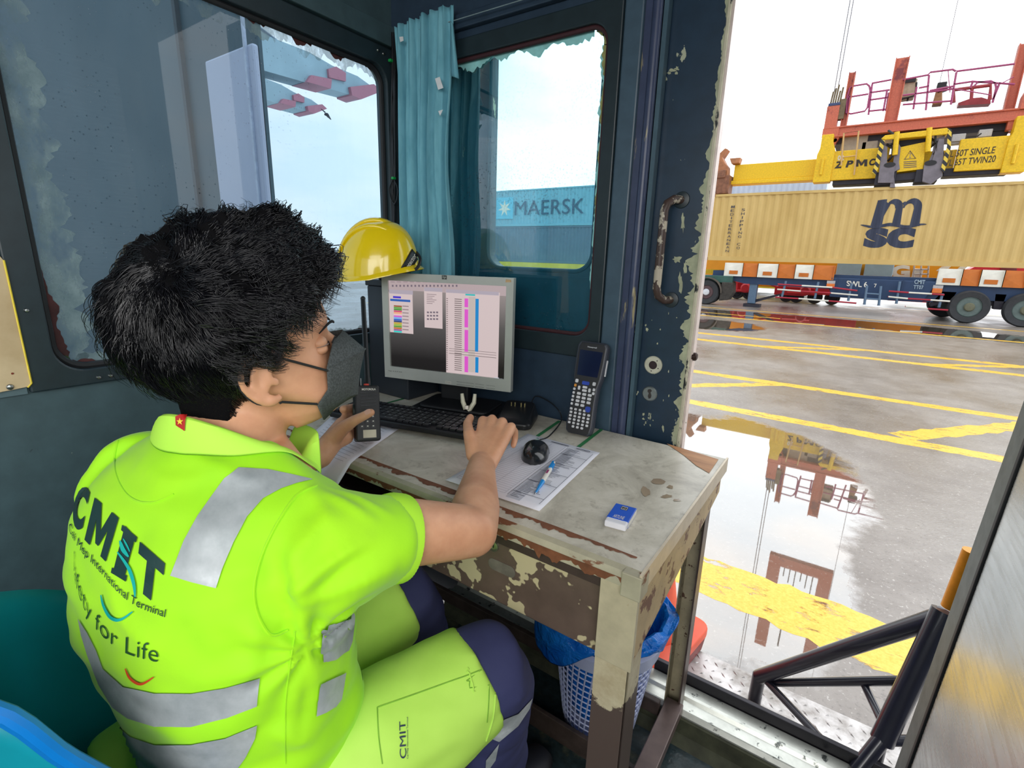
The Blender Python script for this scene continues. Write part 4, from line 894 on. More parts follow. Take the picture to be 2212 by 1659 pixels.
# black tube rail
RB = plain('black_enamel', (38, 38, 50), .28, 0, var=.1, scale=20, coat=.4)
rl = thing('step_rail', (.2, 1.45, ZP), 'black tubular hand rail frame bolted on the tread step beside the doorway', 'railing')
def rt(a, b, r, nm, y0, y1):
    mb = MB(); A, B_ = (np.array(a, float) if len(a) == 3 else at_y(a[0], a[1], y0)), (np.array(b, float) if len(b) == 3 else at_y(b[0], b[1], y1)); mb.tube([A, B_], r, 18); return mb.build(nm, RB, rl)
y1, y2 = 1.47, 1.36
rt((1640, 1462), (2040, 1330), .021, 'top_tube', 1.50, 1.34)
rt((1640, 1458), (1630, 1508), .019, 'foot_post', 1.50, 1.50)
rt((1660, 1475), (1985, 1470), .0115, 'middle_tube', 1.50, 1.36)
rt((1655, 1470), (1815, 1640), .0105, 'brace_tube', 1.49, 1.30)
rt((1862, 1468), (1915, 1580), .0095, 'brace_tube', 1.42, 1.27)
rt((2040, 1320), (1905, 1600), .024, 'main_post', 1.34, 1.25)
rt((1910, 1590), (1850, 1665), .017, 'lower_brace', 1.25, 1.20)
rt((1915, 1600), (1990, 1600), .012, 'stub_tube', 1.25, 1.28)
a = at_y(1905, 1590, 1.25); mb = MB(); mb.tube([a, V(a[0]+.004, a[1], ZP)], .014, 12); mb.build('main_foot', RB, rl)
a = at_y(1632, 1500, 1.50); mb = MB(); mb.tube([a, V(a[0], a[1], ZP)], .019, 14); mb.build('post_foot', RB, rl)
# orange post end above the rail, traffic barrier base under the desk's right
o_ = MB(); o_.tube([at_y(2052, 1312, 1.45), at_y(2100, 1190, 1.45)], .018, 14); tag(o_.build('marker_post', plain('marker_orange', (236, 150, 20), .4)), 'yellow-orange post end above the black rail, half behind the steel door', 'post')
cb = thing('traffic_cone', (-.28, 1.55, ZP), 'orange-red traffic cone base with a dark rubber foot, behind the desk leg', 'traffic cone')
RO = plain('cone_orange', (226, 84, 52), .45, var=.06); RDK = plain('cone_foot_red', (120, 34, 32), .5)
c_ = at_z(1440, 1385, ZP+.10)
P0 = at_z(1532, 1352, ZP+.10); P1 = at_z(1448, 1450, ZP+.10)
ang = math.atan2(P0[1]-P1[1], P0[0]-P1[0]); ex, ey = V(math.cos(ang), math.sin(ang), 0), V(-math.sin(ang), math.cos(ang), 0)
L_ = .33; Cc = P0-ex*(L_/2)+ey*(L_/2)*1.0
Cc = (P0+P1)/2+ey*(L_/2); Cc[2] = ZP
def sq(c, z, h, rr): return [c+ex*x+ey*y+V(0, 0, z) for x, y in rrect(-h, -h, h, h, rr, 4)]
mb = MB(); mb.loft([sq(Cc, .060, L_*.5, .04), sq(Cc, .092, L_*.5, .04), sq(Cc, .105, L_*.44, .05)]); 
cir = lambda z, r: [Cc+V(r*math.cos(q), r*math.sin(q), z) for q in np.linspace(0, 2*PI, 28, endpoint=False)]
mb.build('base_plate', RO, cb, bevel=.004)
mb = MB(); mb.loft([cir(.10, .125), cir(.125, .118), cir(.14, .105), cir(.50, .04), cir(.62, .028)]); mb.build('cone_body', RO, cb)
mb = MB(); mb.loft([sq(Cc, 0, L_*.47, .03), sq(Cc, .058, L_*.49, .03)]); mb.build('rubber_foot', RDK, cb, bevel=.004)

# ================================================================== DESK
ZD = .75
dk = thing('desk', (-.7, .88, 0), 'battered steel office desk with a marbled grey top and flaking brown and cream paint', 'desk')
LAM = NT('marbled_laminate'); f = LAM.noise(9, 6, .7, dist=.6); g = LAM.noise(42, 5, .7)
c = LAM.ramp(f, [(.32, srgb(172, 165, 150)), (.5, srgb(202, 196, 180)), (.68, srgb(222, 216, 202))]); c = LAM.mix(LAM.math('MULTIPLY', LAM.step(g, .56, .70), .45), c, srgb(118, 108, 90)); LAM.set(Base_Color=c, Roughness=.34); LAM.bump(g, .08, .002)
xr, yf, yb_ = -.186, .607, 1.148
mb = MB(); mb.box((XA+.024, yf+.012, ZD-.022), (xr-.004, yb_, ZD)); mb.build('desktop', LAM.m, dk, smooth=0, bevel=.002)
FL = chipped('desk_flaking_paint', (112, 88, 72), (184, 172, 138), .47, .49, 4.2, .42, 6, third=(96, 70, 52), t2=(.66, .70), bump=.5)
FL2 = chipped('desk_cream_paint', (186, 176, 148), (92, 70, 56), .60, .615, 9, .45, 6, bump=.4, third=(160, 130, 90), t2=(.68, .72))
BRW = chipped('desk_brown', (84, 70, 64), (104, 92, 82), .6, .7, 12, .4)
WORN = plain('worn_brown_core', (118, 72, 46), .7, var=.3, scale=40)
# front nosing with its worn brown line, a second worn line on the top
NOS = chipped('front_nosing', (176, 170, 146), (120, 76, 50), .56, .59, 22, .5, 6, sc3=(.5, 1, 1))
mb = MB(); mb.prism([(XA+.024, y, z) for y, z in ((yf+.014, ZD), (yf+.004, ZD-.003), (yf, ZD-.010), (yf, ZD-.026), (yf+.014, ZD-.028))], (xr-XA-.024, 0, 0)); mb.build('front_nosing', NOS, dk, smooth=30)
mb = MB(); ragged(mb, [(XA+.04, yf+.040), (-.7, yf+.040), (-.35, yf+.046), (xr-.02, yf+.044)], [(0, -1)]*4, [.006, .012, .011, .006], .7, lambda a, b: (a, b, ZD+.0006), 31, .004)
mb.build('worn_line', WORN, dk, smooth=0)
mb = MB(); ragged(mb, [(XA+.04, ZD-.012), (-.7, ZD-.012), (-.35, ZD-.012), (xr-.01, ZD-.012)], [(0, -1)]*4, [.006, .009, .012, .010], .8, lambda a, b: (a, yf-.0008, b), 32, .004)
mb.build('worn_edge', WORN, dk, smooth=0)
# bare wood corner at the back right
WD = NT('bare_wood'); f = WD.noise(30, 5, .6, (.25, 1.4, 1)); WD.set(Base_Color=WD.ramp(f, [(.3, srgb(150, 98, 60)), (.7, srgb(196, 142, 92))]), Roughness=.6)
W3 = [at_z(1440, 958, ZD+.001), at_z(1552, 992, ZD+.001), at_z(1532, 1022, ZD+.001), at_z(1503, 1005, ZD+.001), at_z(1478, 984, ZD+.001)]
mb = MB(); mb.add(W3, [(0, 1, 2, 3, 4)]); mb.build('bare_wood_corner', WD.m, dk, smooth=0)
# thin sheet lip along the right side, with the tapering flaky apron under it
mb = MB(); mb.box((xr-.004, yf, ZD-.030), (xr, yb_, ZD+.003)); mb.build('side_lip', plain('lip_pale', (206, 192, 168), .4, .2, var=.1), dk, smooth=0)
FL3 = chipped('apron_rust', (184, 160, 120), (104, 62, 44), .55, .57, 26, .5, 6, bump=.4)
mb = MB(); mb.prism([(xr-.006, y, z) for y, z in ((yf+.01, ZD-.03), (yb_-.02, ZD-.03), (yb_-.02, ZD-.075), (yf+.35, ZD-.105), (yf+.01, ZD-.16))], (-.004, 0, 0)); mb.build('side_apron', FL3, dk, smooth=0)
# legs: steel angles
def leg(x, y, sx, sy, w, m, m2, nm='leg'):
    mb = MB(); mb.box((x, y, 0), (x+sx*w, y+sy*.003, ZD-.03)); mb.box((x, y, 0), (x+sx*.003, y+sy*w, ZD-.03)); return mb.build(nm, m, dk, smooth=0, bevel=.001)
LEG = NT('leg_paint'); t_ = LEG.n('ShaderNodeTexCoord'); sx_ = LEG.n('ShaderNodeSeparateXYZ'); LEG.l(t_.outputs['Object'], sx_.inputs[0]); nz = LEG.noise(14, 6, .6)
hgt = LEG.math('ADD', sx_.outputs[2], LEG.math('MULTIPLY', LEG.math('SUBTRACT', nz, .5), .22)); mk = LEG.step(hgt, .50, .505)
g2 = LEG.noise(9, 6, .65); mk = LEG.math('MULTIPLY', mk, LEG.step(g2, .62, .60))
LEG.set(Base_Color=LEG.mix(mk, srgb(88, 74, 68), LEG.ramp(LEG.noise(30, 5, .7), [(.3, srgb(176, 160, 128)), (.7, srgb(206, 196, 166))])), Roughness=.45); LEG.bump(mk, .4, .002)
leg(xr-.008, yf+.008, -1, 1, .056, LEG.m, None)
mb = MB(); mb.box((xr-.030, yf-.0025, ZD-.040), (xr+.0008, yf+.030, ZD-.0006)); mb.build('worn_corner', NOS, dk, smooth=0, bevel=.002)
mb = MB(); mb.box((xr-.064, yf+.006, ZD-.17), (xr-.0045, yf+.016, ZD-.020)); mb.build('corner_plate', FL2, dk, smooth=0, bevel=.001)
SPK = chipped('speckled_leg', (176, 166, 138), (92, 66, 52), .62, .64, 60, .5)
leg(xr-.060, yb_-.015, 1, -1, .040, SPK, None); leg(XA+.03, yf+.01, 1, 1, .05, BRW, None); leg(XA+.03, yb_-.01, 1, -1, .04, BRW, None)
mb = MB(); mb.box((xr-.024, yb_-.056, 0), (xr-.020, yb_-.015, ZD-.03)); mb.build('leg', BRW, dk, smooth=0)
# low cross rails
mb = MB(); mb.box((xr-.055, yf+.05, .065), (xr-.012, yb_-.05, .095)); mb.build('side_stretcher', plain('stretcher_brown', (104, 88, 84), .4, .2, var=.15), dk, smooth=0, bevel=.002)
mb = MB(); mb.box((XA+.05, yb_-.10, .07), (xr-.06, yb_-.085, .11)); mb.build('back_stretcher', plain('stretcher_dark', (74, 62, 56), .5, var=.3), dk, smooth=0, bevel=.002)
mb = MB(); mb.box((XA+.06, .893, .0), (xr-.055, .905, .060)); mb.build('middle_stretcher', plain('stretcher_dark', (74, 62, 56), .5, var=.3), dk, smooth=0, bevel=.002)
mb = MB(); mb.box((XA+.05, yb_-.06, .35), (-.30, yb_-.055, ZD-.03)); mb.build('modesty_panel', plain('modesty_black', (16, 20, 24), .6), dk, smooth=0)
# drawers
def drawer(x0, x1, z0, z1, y, m, open_=0):
    mb = MB(); mb.box((x0, y-open_, z0), (x1, y-open_+.012, z1)); d = mb.build('drawer', m, dk, smooth=0, bevel=.002)
    mb = MB(); mb.box((x0+.012, y-open_+.012, z0+.008), (x0+.016, y+.40, z1-.02)); mb.box((x1-.016, y-open_+.012, z0+.008), (x1-.012, y+.40, z1-.02)); mb.box((x0+.012, y-open_+.012, z0+.008), (x1-.012, y+.40, z0+.011)); mb.build('drawer_box', BRW, d, smooth=0)
    return d
dx0 = at_y(905, 1120, yf+.008)[0]; dxe = at_y(1288, 1300, yf+.008)[0]
zt2, zb2 = .700, .575
DR = chipped('drawer_flaking', (98, 82, 72), (196, 184, 146), .505, .515, 9, .4, 4, bump=.6, third=(140, 112, 84), t2=(.70, .74))
d_ = drawer(-.665, xr-.066, zb2, zt2, yf+.020, DR)
mb = MB(); c = at_y(1068, 1178, yf+.02); mb.lathe(c, [(.0105, 0), (.010, -.004), (.007, -.005), (.0065, -.003), (0, -.003)], (0, 1, 0), 24); k_ = mb.build('lock', plain('brass_grey_lock', (160, 164, 138), .3, .8), d_)
mb = MB(); mb.box(c+V(-.0008, -.0038, -.003), c+V(.0008, -.003, .003)); mb.build('key_slot', BLK, k_, smooth=0)
a = at_y(1056, 1207, yf+.02); b = at_y(1113, 1246, yf+.02); cz = (a[2]+b[2])/2
mb = MB(); mb.prism([(x, yf+.0195, z) for x, z in rrect(a[0], cz-.011, b[0], cz+.011, .0105, 6)], (0, -.0006, 0)); mb.build('pull_slot', plain('slot_grey', (112, 106, 96), .5, var=.3), d_, smooth=0)
mb = MB(); mb.box((-.70, yf+.012, .700), (xr-.055, yf+.05, ZD-.024)); mb.build('front_rail', plain('rail_dark_brown', (66, 52, 48), .5, var=.2), dk, smooth=0)
mb = MB(); mb.box((-.705, yf+.014, .575), (-.680, yf+.40, ZD-.024)); mb.build('drawer_divider', FL2, dk, smooth=0)
DR2 = chipped('drawer_dark', (56, 48, 52), (176, 164, 130), .66, .67, 10, .45, bump=.4)
drawer(-1.10, -.72, .585, .695, yf+.020, DR2, .035)
# strips of green tape stuck across the top
def tape(a, b, w, lab):
    A, B_ = at_z(*a, ZD+.0012), at_z(*b, ZD+.0012); d = unit(B_-A); n = V(-d[1], d[0], 0)*w/2
    mb = MB(); r = random.Random(3); mb.add([A-n, B_-n, B_+n, A+n], [(0, 1, 2, 3)]); tag(mb.build('green_tape', plain('green_tape', (46, 122, 72), .5, var=.12), smooth=0), lab, 'tape', 'green tape strips on the desk')
tape((1300, 927), (1246, 968), .010, 'green tape strip nearest the right end of the desk'); tape((1209, 909), (1152, 948), .010, 'green tape strip between mouse and handheld scanner')
tape((1071, 876), (1052, 903), .009, 'green tape strip between monitor foot and radio charger'); tape((905, 852), (830, 872), .010, 'green tape strip behind the left part of the keyboard')
# water stains
mb = MB(); c = at_z(1450, 1070, ZD+.0008)
for (x, y, w, h) in ((1420, 1040, 16, 8), (1395, 1062, 10, 12), (1448, 1052, 7, 5), (1440, 1072, 14, 4), (1462, 1080, 10, 3)):
    r = random.Random(x); P = [at_z(x+w*(.5+.7*r.random())*math.cos(q), y+h*(.5+.7*r.random())*math.sin(q), ZD+.0008) for q in np.linspace(0, 2*PI, 12, endpoint=False)]; mb.add(P, [tuple(range(12))])
mb.build('stain', plain('stain_brown', (158, 140, 118), .12, var=.1), dk, smooth=0)

# ================================================================== THINGS ON THE DESK
# --- monitor
ML, MR = V(-1.113, .957, 0), V(-.730, 1.057, 0); mx = unit(MR-ML); mn = V(mx[1], -mx[0], 0); MZ0, MZ1 = .828, 1.129; MWd = np.linalg.norm(MR-ML)
mo = thing('monitor', ((ML+MR)/2+V(0, 0, ZD)), 'silver-framed square desktop monitor showing spreadsheet windows', 'monitor')
SIL = plain('silver_plastic', (186, 190, 184), .35, .2, var=.03); 
def mp(u, z, off=0): return ML+mx*u+V(0, 0, z)+mn*off
def plane_hit(px, py, p0, n):
    d = ray(px, py); return CAM+d*(((p0-CAM)@n)/(d@n))
def muv(px, py): h = plane_hit(px, py, ML, mn); return (h-ML)@mx, h[2]
su0, sz1 = .020, MZ1-.021; su1, sz0 = MWd-.020, MZ0+.034
mb = MB(); holed(mb, (0, MZ0, MWd, MZ1), (su0, sz0, su1, sz1), .0015, lambda a, b: mp(a, b, 0), lambda a, b: mp(a, b, -.018)); fr = mb.build('bezel', SIL, mo, smooth=0, bevel=.004, seg=3)
mb = MB(); mb.prism([mp(a, b, -.016) for a, b in rrect(.006, MZ0+.006, MWd-.006, MZ1-.006, .01, 3)], -mn*.012); mb.prism([mp(a, b, -.028) for a, b in rrect(.05, MZ0+.04, MWd-.05, MZ1-.04, .02, 3)], -mn*.035); mb.build('back_shell', plain('monitor_black', (26, 28, 32), .5), mo, smooth=0, bevel=.003)
SCR = NT('lcd_screen'); t_ = SCR.n('ShaderNodeTexCoord'); s_ = SCR.n('ShaderNodeSeparateXYZ'); SCR.l(t_.outputs['Object'], s_.inputs[0])
gr = SCR.ramp(SCR.step(s_.outputs[2], sz0, sz1), [(0, srgb(22, 18, 18)), (.12, srgb(26, 22, 22)), (.55, srgb(84, 80, 80)), (.9, srgb(142, 132, 130))]); SCR.set(Base_Color=(.01, .01, .01, 1), Roughness=.25, Emission_Color=gr, Emission_Strength=1.0)
mb = MB(); mb.add([mp(su0-.002, sz0-.002, -.006), mp(su1+.002, sz0-.002, -.006), mp(su1+.002, sz1+.002, -.006), mp(su0-.002, sz1+.002, -.006)], [(0, 1, 2, 3)]); scn = mb.build('screen', SCR.m, mo, smooth=0)
def emi(name, rgb, k=1.0):
    if name in MATS: return MATS[name]
    q = NT(name); q.set(Base_Color=(.01, .01, .01, 1), Roughness=.25, Emission_Color=srgb(*rgb), Emission_Strength=k); MATS[name] = q.m; return q.m
# screen windows: coordinates measured in the 2190-px wide close-up of the photograph
def cc(x, y): return muv(700+x*.30137, 560+y*.30137)
def srect(mb, x0, y0, x1, y1, lay=0):
    a = cc(x0, y0); b = cc(x1, y0); c = cc(x0, y1); d = cc(x1, y1); U0 = (a[0]+c[0])/2; U1 = (b[0]+d[0])/2; Z1 = (a[1]+b[1])/2; Z0 = (c[1]+d[1])/2; o = -.0055+lay*.0004
    mb.add([mp(U0, Z0, o), mp(U1, Z0, o), mp(U1, Z1, o), mp(U0, Z1, o)], [(0, 1, 2, 3)])
def swin(nm, rects, col, lay, k=1.0, par=None):
    mb = MB(); [srect(mb, *r, lay) for r in rects]; return mb.build(nm, emi('screen_%d_%d_%d' % col, col, k), par or scn, smooth=0)
swin('title_bars', [(442, 140, 1310, 240)], (176, 158, 160), 0)
W_ = swin('window_panel', [(460, 240, 630, 530), (712, 215, 842, 495), (868, 230, 1248, 838)], (206, 188, 188), 1)
swin('window_caption', [(460, 222, 630, 250), (712, 205, 842, 232), (868, 225, 1248, 250)], (170, 160, 172), 2)
swin('taskbar', [(474, 822, 1290, 880)], (26, 26, 34), 1); swin('search_box', [(505, 800, 722, 835), (474, 782, 575, 800)], (206, 196, 190), 2)
swin('magenta_column', [(1002, 282, 1028, 345), (1002, 360, 1028, 490), (1002, 508, 1028, 665), (1002, 698, 1028, 812)], (214, 84, 196), 3)
swin('grey_column', [(1030, 270, 1078, 812)], (190, 178, 172), 2)
swin('blue_column', [(1079, 284, 1102, 665), (1079, 704, 1102, 815)], (22, 130, 196), 3)
swin('table_rule', [(930+0, 284+i*15, 982, 290+i*15) for i in range(35)]+[(872, 280+i*15, 882, 286+i*15) for i in range(35)]+[(890, 655, 1230, 658), (890, 672, 1230, 675), (890, 690, 1230, 694)], (120, 106, 106), 3)
cols = [(150, 90, 50), (90, 160, 60), (70, 140, 50), (200, 70, 110), (232, 160, 120), (230, 190, 190), (200, 90, 200), (110, 170, 230), (30, 90, 190), (40, 60, 110), (190, 160, 40), (150, 180, 60), (90, 150, 50), (190, 110, 50), (150, 90, 150), (40, 200, 190)]
for i, c in enumerate(cols): swin('legend_row', [(494, 332+i*12.2, 552, 343+i*12.2)], c, 3)
swin('legend_header', [(488, 266, 545, 280)], (60, 40, 190), 3); swin('selected_row', [(468, 288, 612, 304)], (40, 90, 170), 3)
swin('legend_text', [(556, 334+i*24, 600, 342+i*24) for i in range(8)]+[(730, 250+i*13, 800-(i % 3)*14, 255+i*13) for i in range(6)]+[(470+i*46, 160, 500+i*46, 166) for i in range(6)], (150, 132, 136), 3)
swin('toolbar_icon', [(480+i*27, 184, 492+i*27, 198) for i in range(18)]+[(732+i*22, 376+j*24, 746+i*22, 388+j*24) for i in range(4) for j in range(3)], (112, 100, 112), 3)
swin('taskbar_icon', [(480, 800+2, 496, 816)]+[(730+i*33, 838, 742+i*33, 850) for i in range(6)]+[(1062, 846, 1076, 858), (1090, 850, 1130, 856), (1215, 850, 1250, 855), (1262, 858, 1274, 870)], (190, 196, 206), 4)
swin('table_heading', [(1008, 250, 1078, 262)], (60, 180, 180), 3)
LOGO = plain('logo_dark', (60, 64, 62), .4)
a = cc(845, 115); b = cc(880, 145)
mb = MB(); mb.add([mp(a[0], b[1], .0008), mp(b[0], b[1], .0008), mp(b[0], a[1], .0008), mp(a[0], a[1], .0008)], [(0, 1, 2, 3)]); l_ = mb.build('maker_badge', LOGO, fr, smooth=0)
mb = MB(); put_text(mb, 'hp', mp(a[0]+.002, b[1]+.001, .0012), mx*(b[0]-a[0]-.004), V(0, 0, a[1]-b[1]-.002), bold=.01, shear=.2); mb.build('badge_letters', SIL, l_, smooth=0)
a = cc(870, 872); b = cc(912, 892); mb = MB(); mb.add([mp(a[0], b[1], .0008), mp(b[0], b[1], .0008), mp(b[0], a[1], .0008), mp(a[0], a[1], .0008)], [(0, 1, 2, 3)]); l_ = mb.build('asset_sticker', WHT, fr, smooth=0)
mb = MB(); put_text(mb, 'OK2022', mp(a[0]+.001, b[1]+.0015, .0011), mx*(b[0]-a[0]-.002), V(0, 0, a[1]-b[1]-.003)); mb.build('sticker_text', BLK, l_, smooth=0)
mb = MB(); put_text(mb, 'hp L1710', mp(.014, MZ0+.018, .0008), mx*.045, V(0, 0, .004)); mb.build('model_text', LOGO, fr, smooth=0)
mb = MB()
for u in (.235, .262, .292, .325): mb.add([mp(u, MZ0+.004, .0008), mp(u+.026, MZ0+.004, .0008), mp(u+.026, MZ0+.0048, .0008), mp(u, MZ0+.0048, .0008), mp(u, MZ0+.0125, .0008), mp(u+.026, MZ0+.0125, .0008), mp(u+.026, MZ0+.0119, .0008), mp(u, MZ0+.0119, .0008)], [(0, 1, 2, 3), (4, 5, 6, 7)])
mb.build('button_seam', LOGO, fr, smooth=0)
a = cc(1322, 155); mb = MB(); mb.add([mp(a[0]-.008, a[1]-.004, .0008), mp(a[0]+.008, a[1]-.003, .0008), mp(a[0]+.007, a[1]+.003, .0008), mp(a[0]-.007, a[1]+.004, .0008)], [(0, 1, 2, 3)]); mb.build('torn_sticker', plain('torn_ochre', (190, 160, 120), .7, var=.3, scale=90), fr, smooth=0)
mc = (ML+MR)/2-mn*.07
mb = MB(); mb.obox(mc+V(0, 0, .87), mx, mn, (0, 0, 1), .045, .012, .11); mb.build('stand_neck', plain('monitor_black', (26, 28, 32), .5), mo, smooth=0, bevel=.005)
bc = mc+mn*.045+mx*.035; bc[2] = 0
mb = MB(); mb.prism([bc+mx*a+mn*b+V(0, 0, ZD) for a, b in rrect(-.125, -.10, .125, .085, .02, 4)], (0, 0, .012)); mb.prism([bc+mx*a+mn*b+V(0, 0, ZD+.012) for a, b in rrect(-.105, -.08, .105, .06, .02, 4)], (0, 0, .008)); mb.build('stand_base', plain('monitor_black', (26, 28, 32), .5), mo, smooth=0, bevel=.004)
# --- keyboard
kc = V(-.905, .868, ZD+.008); kx = unit(V(.97, .235, 0)); ky = V(-kx[1], kx[0], 0)
KB = plain('keyboard_black', (22, 23, 27), .45, var=.05)
kb = thing('keyboard', kc, 'black full-size keyboard in front of the monitor', 'keyboard')
mb = MB(); mb.prism([kc+kx*a+ky*b for a, b in rrect(-.22, -.068, .22, .068, .012, 4)], (0, 0, .014)); mb.build('case', KB, kb, smooth=0, bevel=.004)
mb = MB(); rw = random.Random(2)
rows = [.050, .026, .007, -.012, -.031, -.050]
for j, b in enumerate(rows):
    a = -.208
    while a < .205:
        w = .0165
        if j == 5 and -.12 < a < -.02: w = .10
        if not (.075 < a < .085 or .142 < a < .150) : mb.prism([kc+kx*(a+u)+ky*(b+v)+V(0, 0, .014) for u, v in ((0, -.008), (w-.001, -.008), (w-.001, .008), (0, .008))], V(0, 0, .0055))
        a += w+.0022
mb.build('keys', plain('key_black', (30, 31, 36), .35, var=.05), kb, smooth=0)
mb = MB()
for j, b in enumerate(rows):
    for i in range(20):
        if rw.random() < .75: p = kc+kx*(-.204+i*.0187)+ky*(b+.001)+V(0, 0, .0197); mb.add([p, p+kx*.003, p+kx*.003+ky*.004, p+ky*.004], [(0, 1, 2, 3)])
mb.build('key_legends', plain('legend_grey', (150, 156, 160), .5), kb, smooth=0)
# --- stapler (white, standing open like a v)
sp0 = at_z(1012, 885, ZD+.022); stp = thing('staple_remover', sp0, 'white staple remover lying jaws up on the monitor foot', 'staple remover')
IV = plain('ivory_plastic', (226, 222, 196), .35)
def pd(px, py, d): return dep(px, py, d)
d0 = (sp0-CAM)@CF
for P in ([(998, 850), (1000, 868), (1006, 884)], [(1026, 851), (1024, 870), (1012, 888)]):
    mb = MB(); mb.tube([pd(*P[0], d0), pd(*P[1], d0), pd(*P[2], d0)], [.0045, .0062, .0065], 10); mb.build('jaw_grip', IV, stp)
mb = MB(); a = pd(1009, 880, d0); mb.obox(a, CR, CF, CU, .0055, .010, .006); mb.build('steel_jaw', plain('steel_jaw', (120, 116, 110), .3, .9), stp, smooth=0, bevel=.001)
# --- radio charger
rc = V(-.705, 1.055, ZD); rx, ry = unit(V(.93, .36, 0)), unit(V(-.36, .93, 0)); CB = plain('charger_black', (28, 29, 32), .35, var=.05)
ch = thing('radio_charger', rc, 'empty black radio charging cradle right of the monitor', 'charger')
def fr_(o, ax, ay): return lambda a, b, z: o+ax*a+ay*b+V(0, 0, z)
F_ = fr_(rc, rx, ry)
mb = MB(); mb.loft([[F_(a, b, 0) for a, b in rrect(-.048, -.062, .048, .058, .02, 4)], [F_(a, b, .014) for a, b in rrect(-.050, -.062, .050, .058, .02, 4)], [F_(a, b, .034+(.012 if b > 0 else -.008)) for a, b in rrect(-.040, -.048, .040, .050, .018, 4)]]); mb.build('cradle_body', CB, ch, bevel=.003)
mb = MB(); q_ = [F_(a, b, .0275+.16*(b+.004)) for a, b in rrect(-.031, -.036, .031, .024, .012, 4)]; mb.add(q_, [tuple(range(len(q_)))]); mb.build('cradle_well', plain('well_black', (12, 13, 15), .25), ch, smooth=0)
for a in (-.020, -.010, .007, .017):
    mb = MB(); mb.obox(F_(a, .018, .042), rx, ry, (0, 0, 1), .0014, .0035, .008); mb.build('contact_pin', plain('gold_pin', (214, 196, 150), .25, .9), ch, smooth=0)
mb = MB(); mb.add([F_(-.012, -.022, .0268), F_(.012, -.022, .0268), F_(.013, -.006, .0292), F_(-.013, -.006, .0292)], [(0, 1, 2, 3)]); mb.build('sticker', plain('sticker_pale', (206, 206, 196), .3), ch, smooth=0)
# --- mouse and its cable
ms = at_z(1156, 975, ZD+.012); ma = unit(at_z(1166, 948, ZD)-at_z(1152, 1003, ZD)); mbx = V(ma[1], -ma[0], 0)
mu = thing('computer_mouse', V(ms[0], ms[1], ZD), 'glossy black computer mouse lying on the printed form', 'mouse')
MBK = plain('mouse_black', (30, 32, 35), .18, var=.03, coat=.3)
rings = []
for t in np.linspace(-1, 1, 13):
    w = .0305*(max(1-abs(t)**(4 if t > 0 else 2.2), .02))**.5*(1 if t < .2 else 1.05); h = .031*(max(1-abs((t+.1)/1.12)**2.6, .03))**.5
    rings.append([V(ms[0], ms[1], ZD+.002)+ma*(.056*t)+mbx*(w*math.cos(q))+V(0, 0, max(h*math.sin(q), 0) if math.sin(q) > 0 else 0) for q in np.linspace(0, 2*PI, 20, endpoint=False)])
mb = MB(); mb.loft(rings); mb.build('shell', MBK, mu, smooth=60)
mb = MB(); mb.tube([V(ms[0], ms[1], ZD)+ma*.030+V(0, 0, .028), V(ms[0], ms[1], ZD)+ma*.044+V(0, 0, .024)], .004, 8); mb.build('scroll_wheel', plain('teal_wheel', (40, 90, 92), .3), mu)
cab = [at_z(1166, 950, ZD+.01), at_z(1185, 943, ZD+.004), at_z(1206, 920, ZD+.003), at_z(1213, 905, ZD+.01)]
p_ = [(1213, 905), (1205, 885), (1180, 865), (1160, 857), (1152, 860), (1148, 872)]
base = at_z(1213, 905, ZD+.01)
cab += [at_y(1208, 888, 1.125), at_y(1190, 870, 1.14), at_y(1166, 857, 1.145), at_y(1154, 858, 1.13), at_y(1147, 874, 1.11)]
mb = MB()
def catmull(P, n=8):
    P = [np.array(p, float) for p in P]; Q = [P[0]]+P+[P[-1]]; o = []
    for i in range(1, len(Q)-2):
        for k in range(n):
            t = k/n; o.append(.5*((2*Q[i])+(-Q[i-1]+Q[i+1])*t+(2*Q[i-1]-5*Q[i]+4*Q[i+1]-Q[i+2])*t*t+(-Q[i-1]+3*Q[i]-3*Q[i+1]+Q[i+2])*t**3))
    return o+[P[-1]]
mb.tube(catmull(cab), .0016, 8); mb.build('cable', plain('cable_black', (24, 26, 30), .4), mu)
# --- printed forms
PAP = plain('paper_white', (232, 232, 240), .6, var=.015)
INKG = plain('print_grey', (150, 152, 166), .7); INKD = plain('print_dark', (74, 76, 92), .7)
def sheet(name, cs, z, label, sag=None):
    P = [at_z(x, y, z) for x, y in cs]; t = thing(name, (P[0]+P[2])/2, label, 'paper')
    N = 14; vs = []
    f = lambda u, v: (P[0]*(1-u)+P[1]*u)*(1-v)+(P[3]*(1-u)+P[2]*u)*v
    for j in range(N+1):
        for i in range(N+1):
            p = f(i/N, j/N)+V(0, 0, .0008*math.sin(i*.9)*math.sin(j*.7))
            if sag: p = p-V(0, 0, sag(p))
            vs.append(p)
    mb = MB(); mb.add(vs, [(j*(N+1)+i, j*(N+1)+i+1, (j+1)*(N+1)+i+1, (j+1)*(N+1)+i) for j in range(N) for i in range(N)]); s = mb.build('sheet', PAP, t, smooth=60, solid=.0004)
    return t, s, f
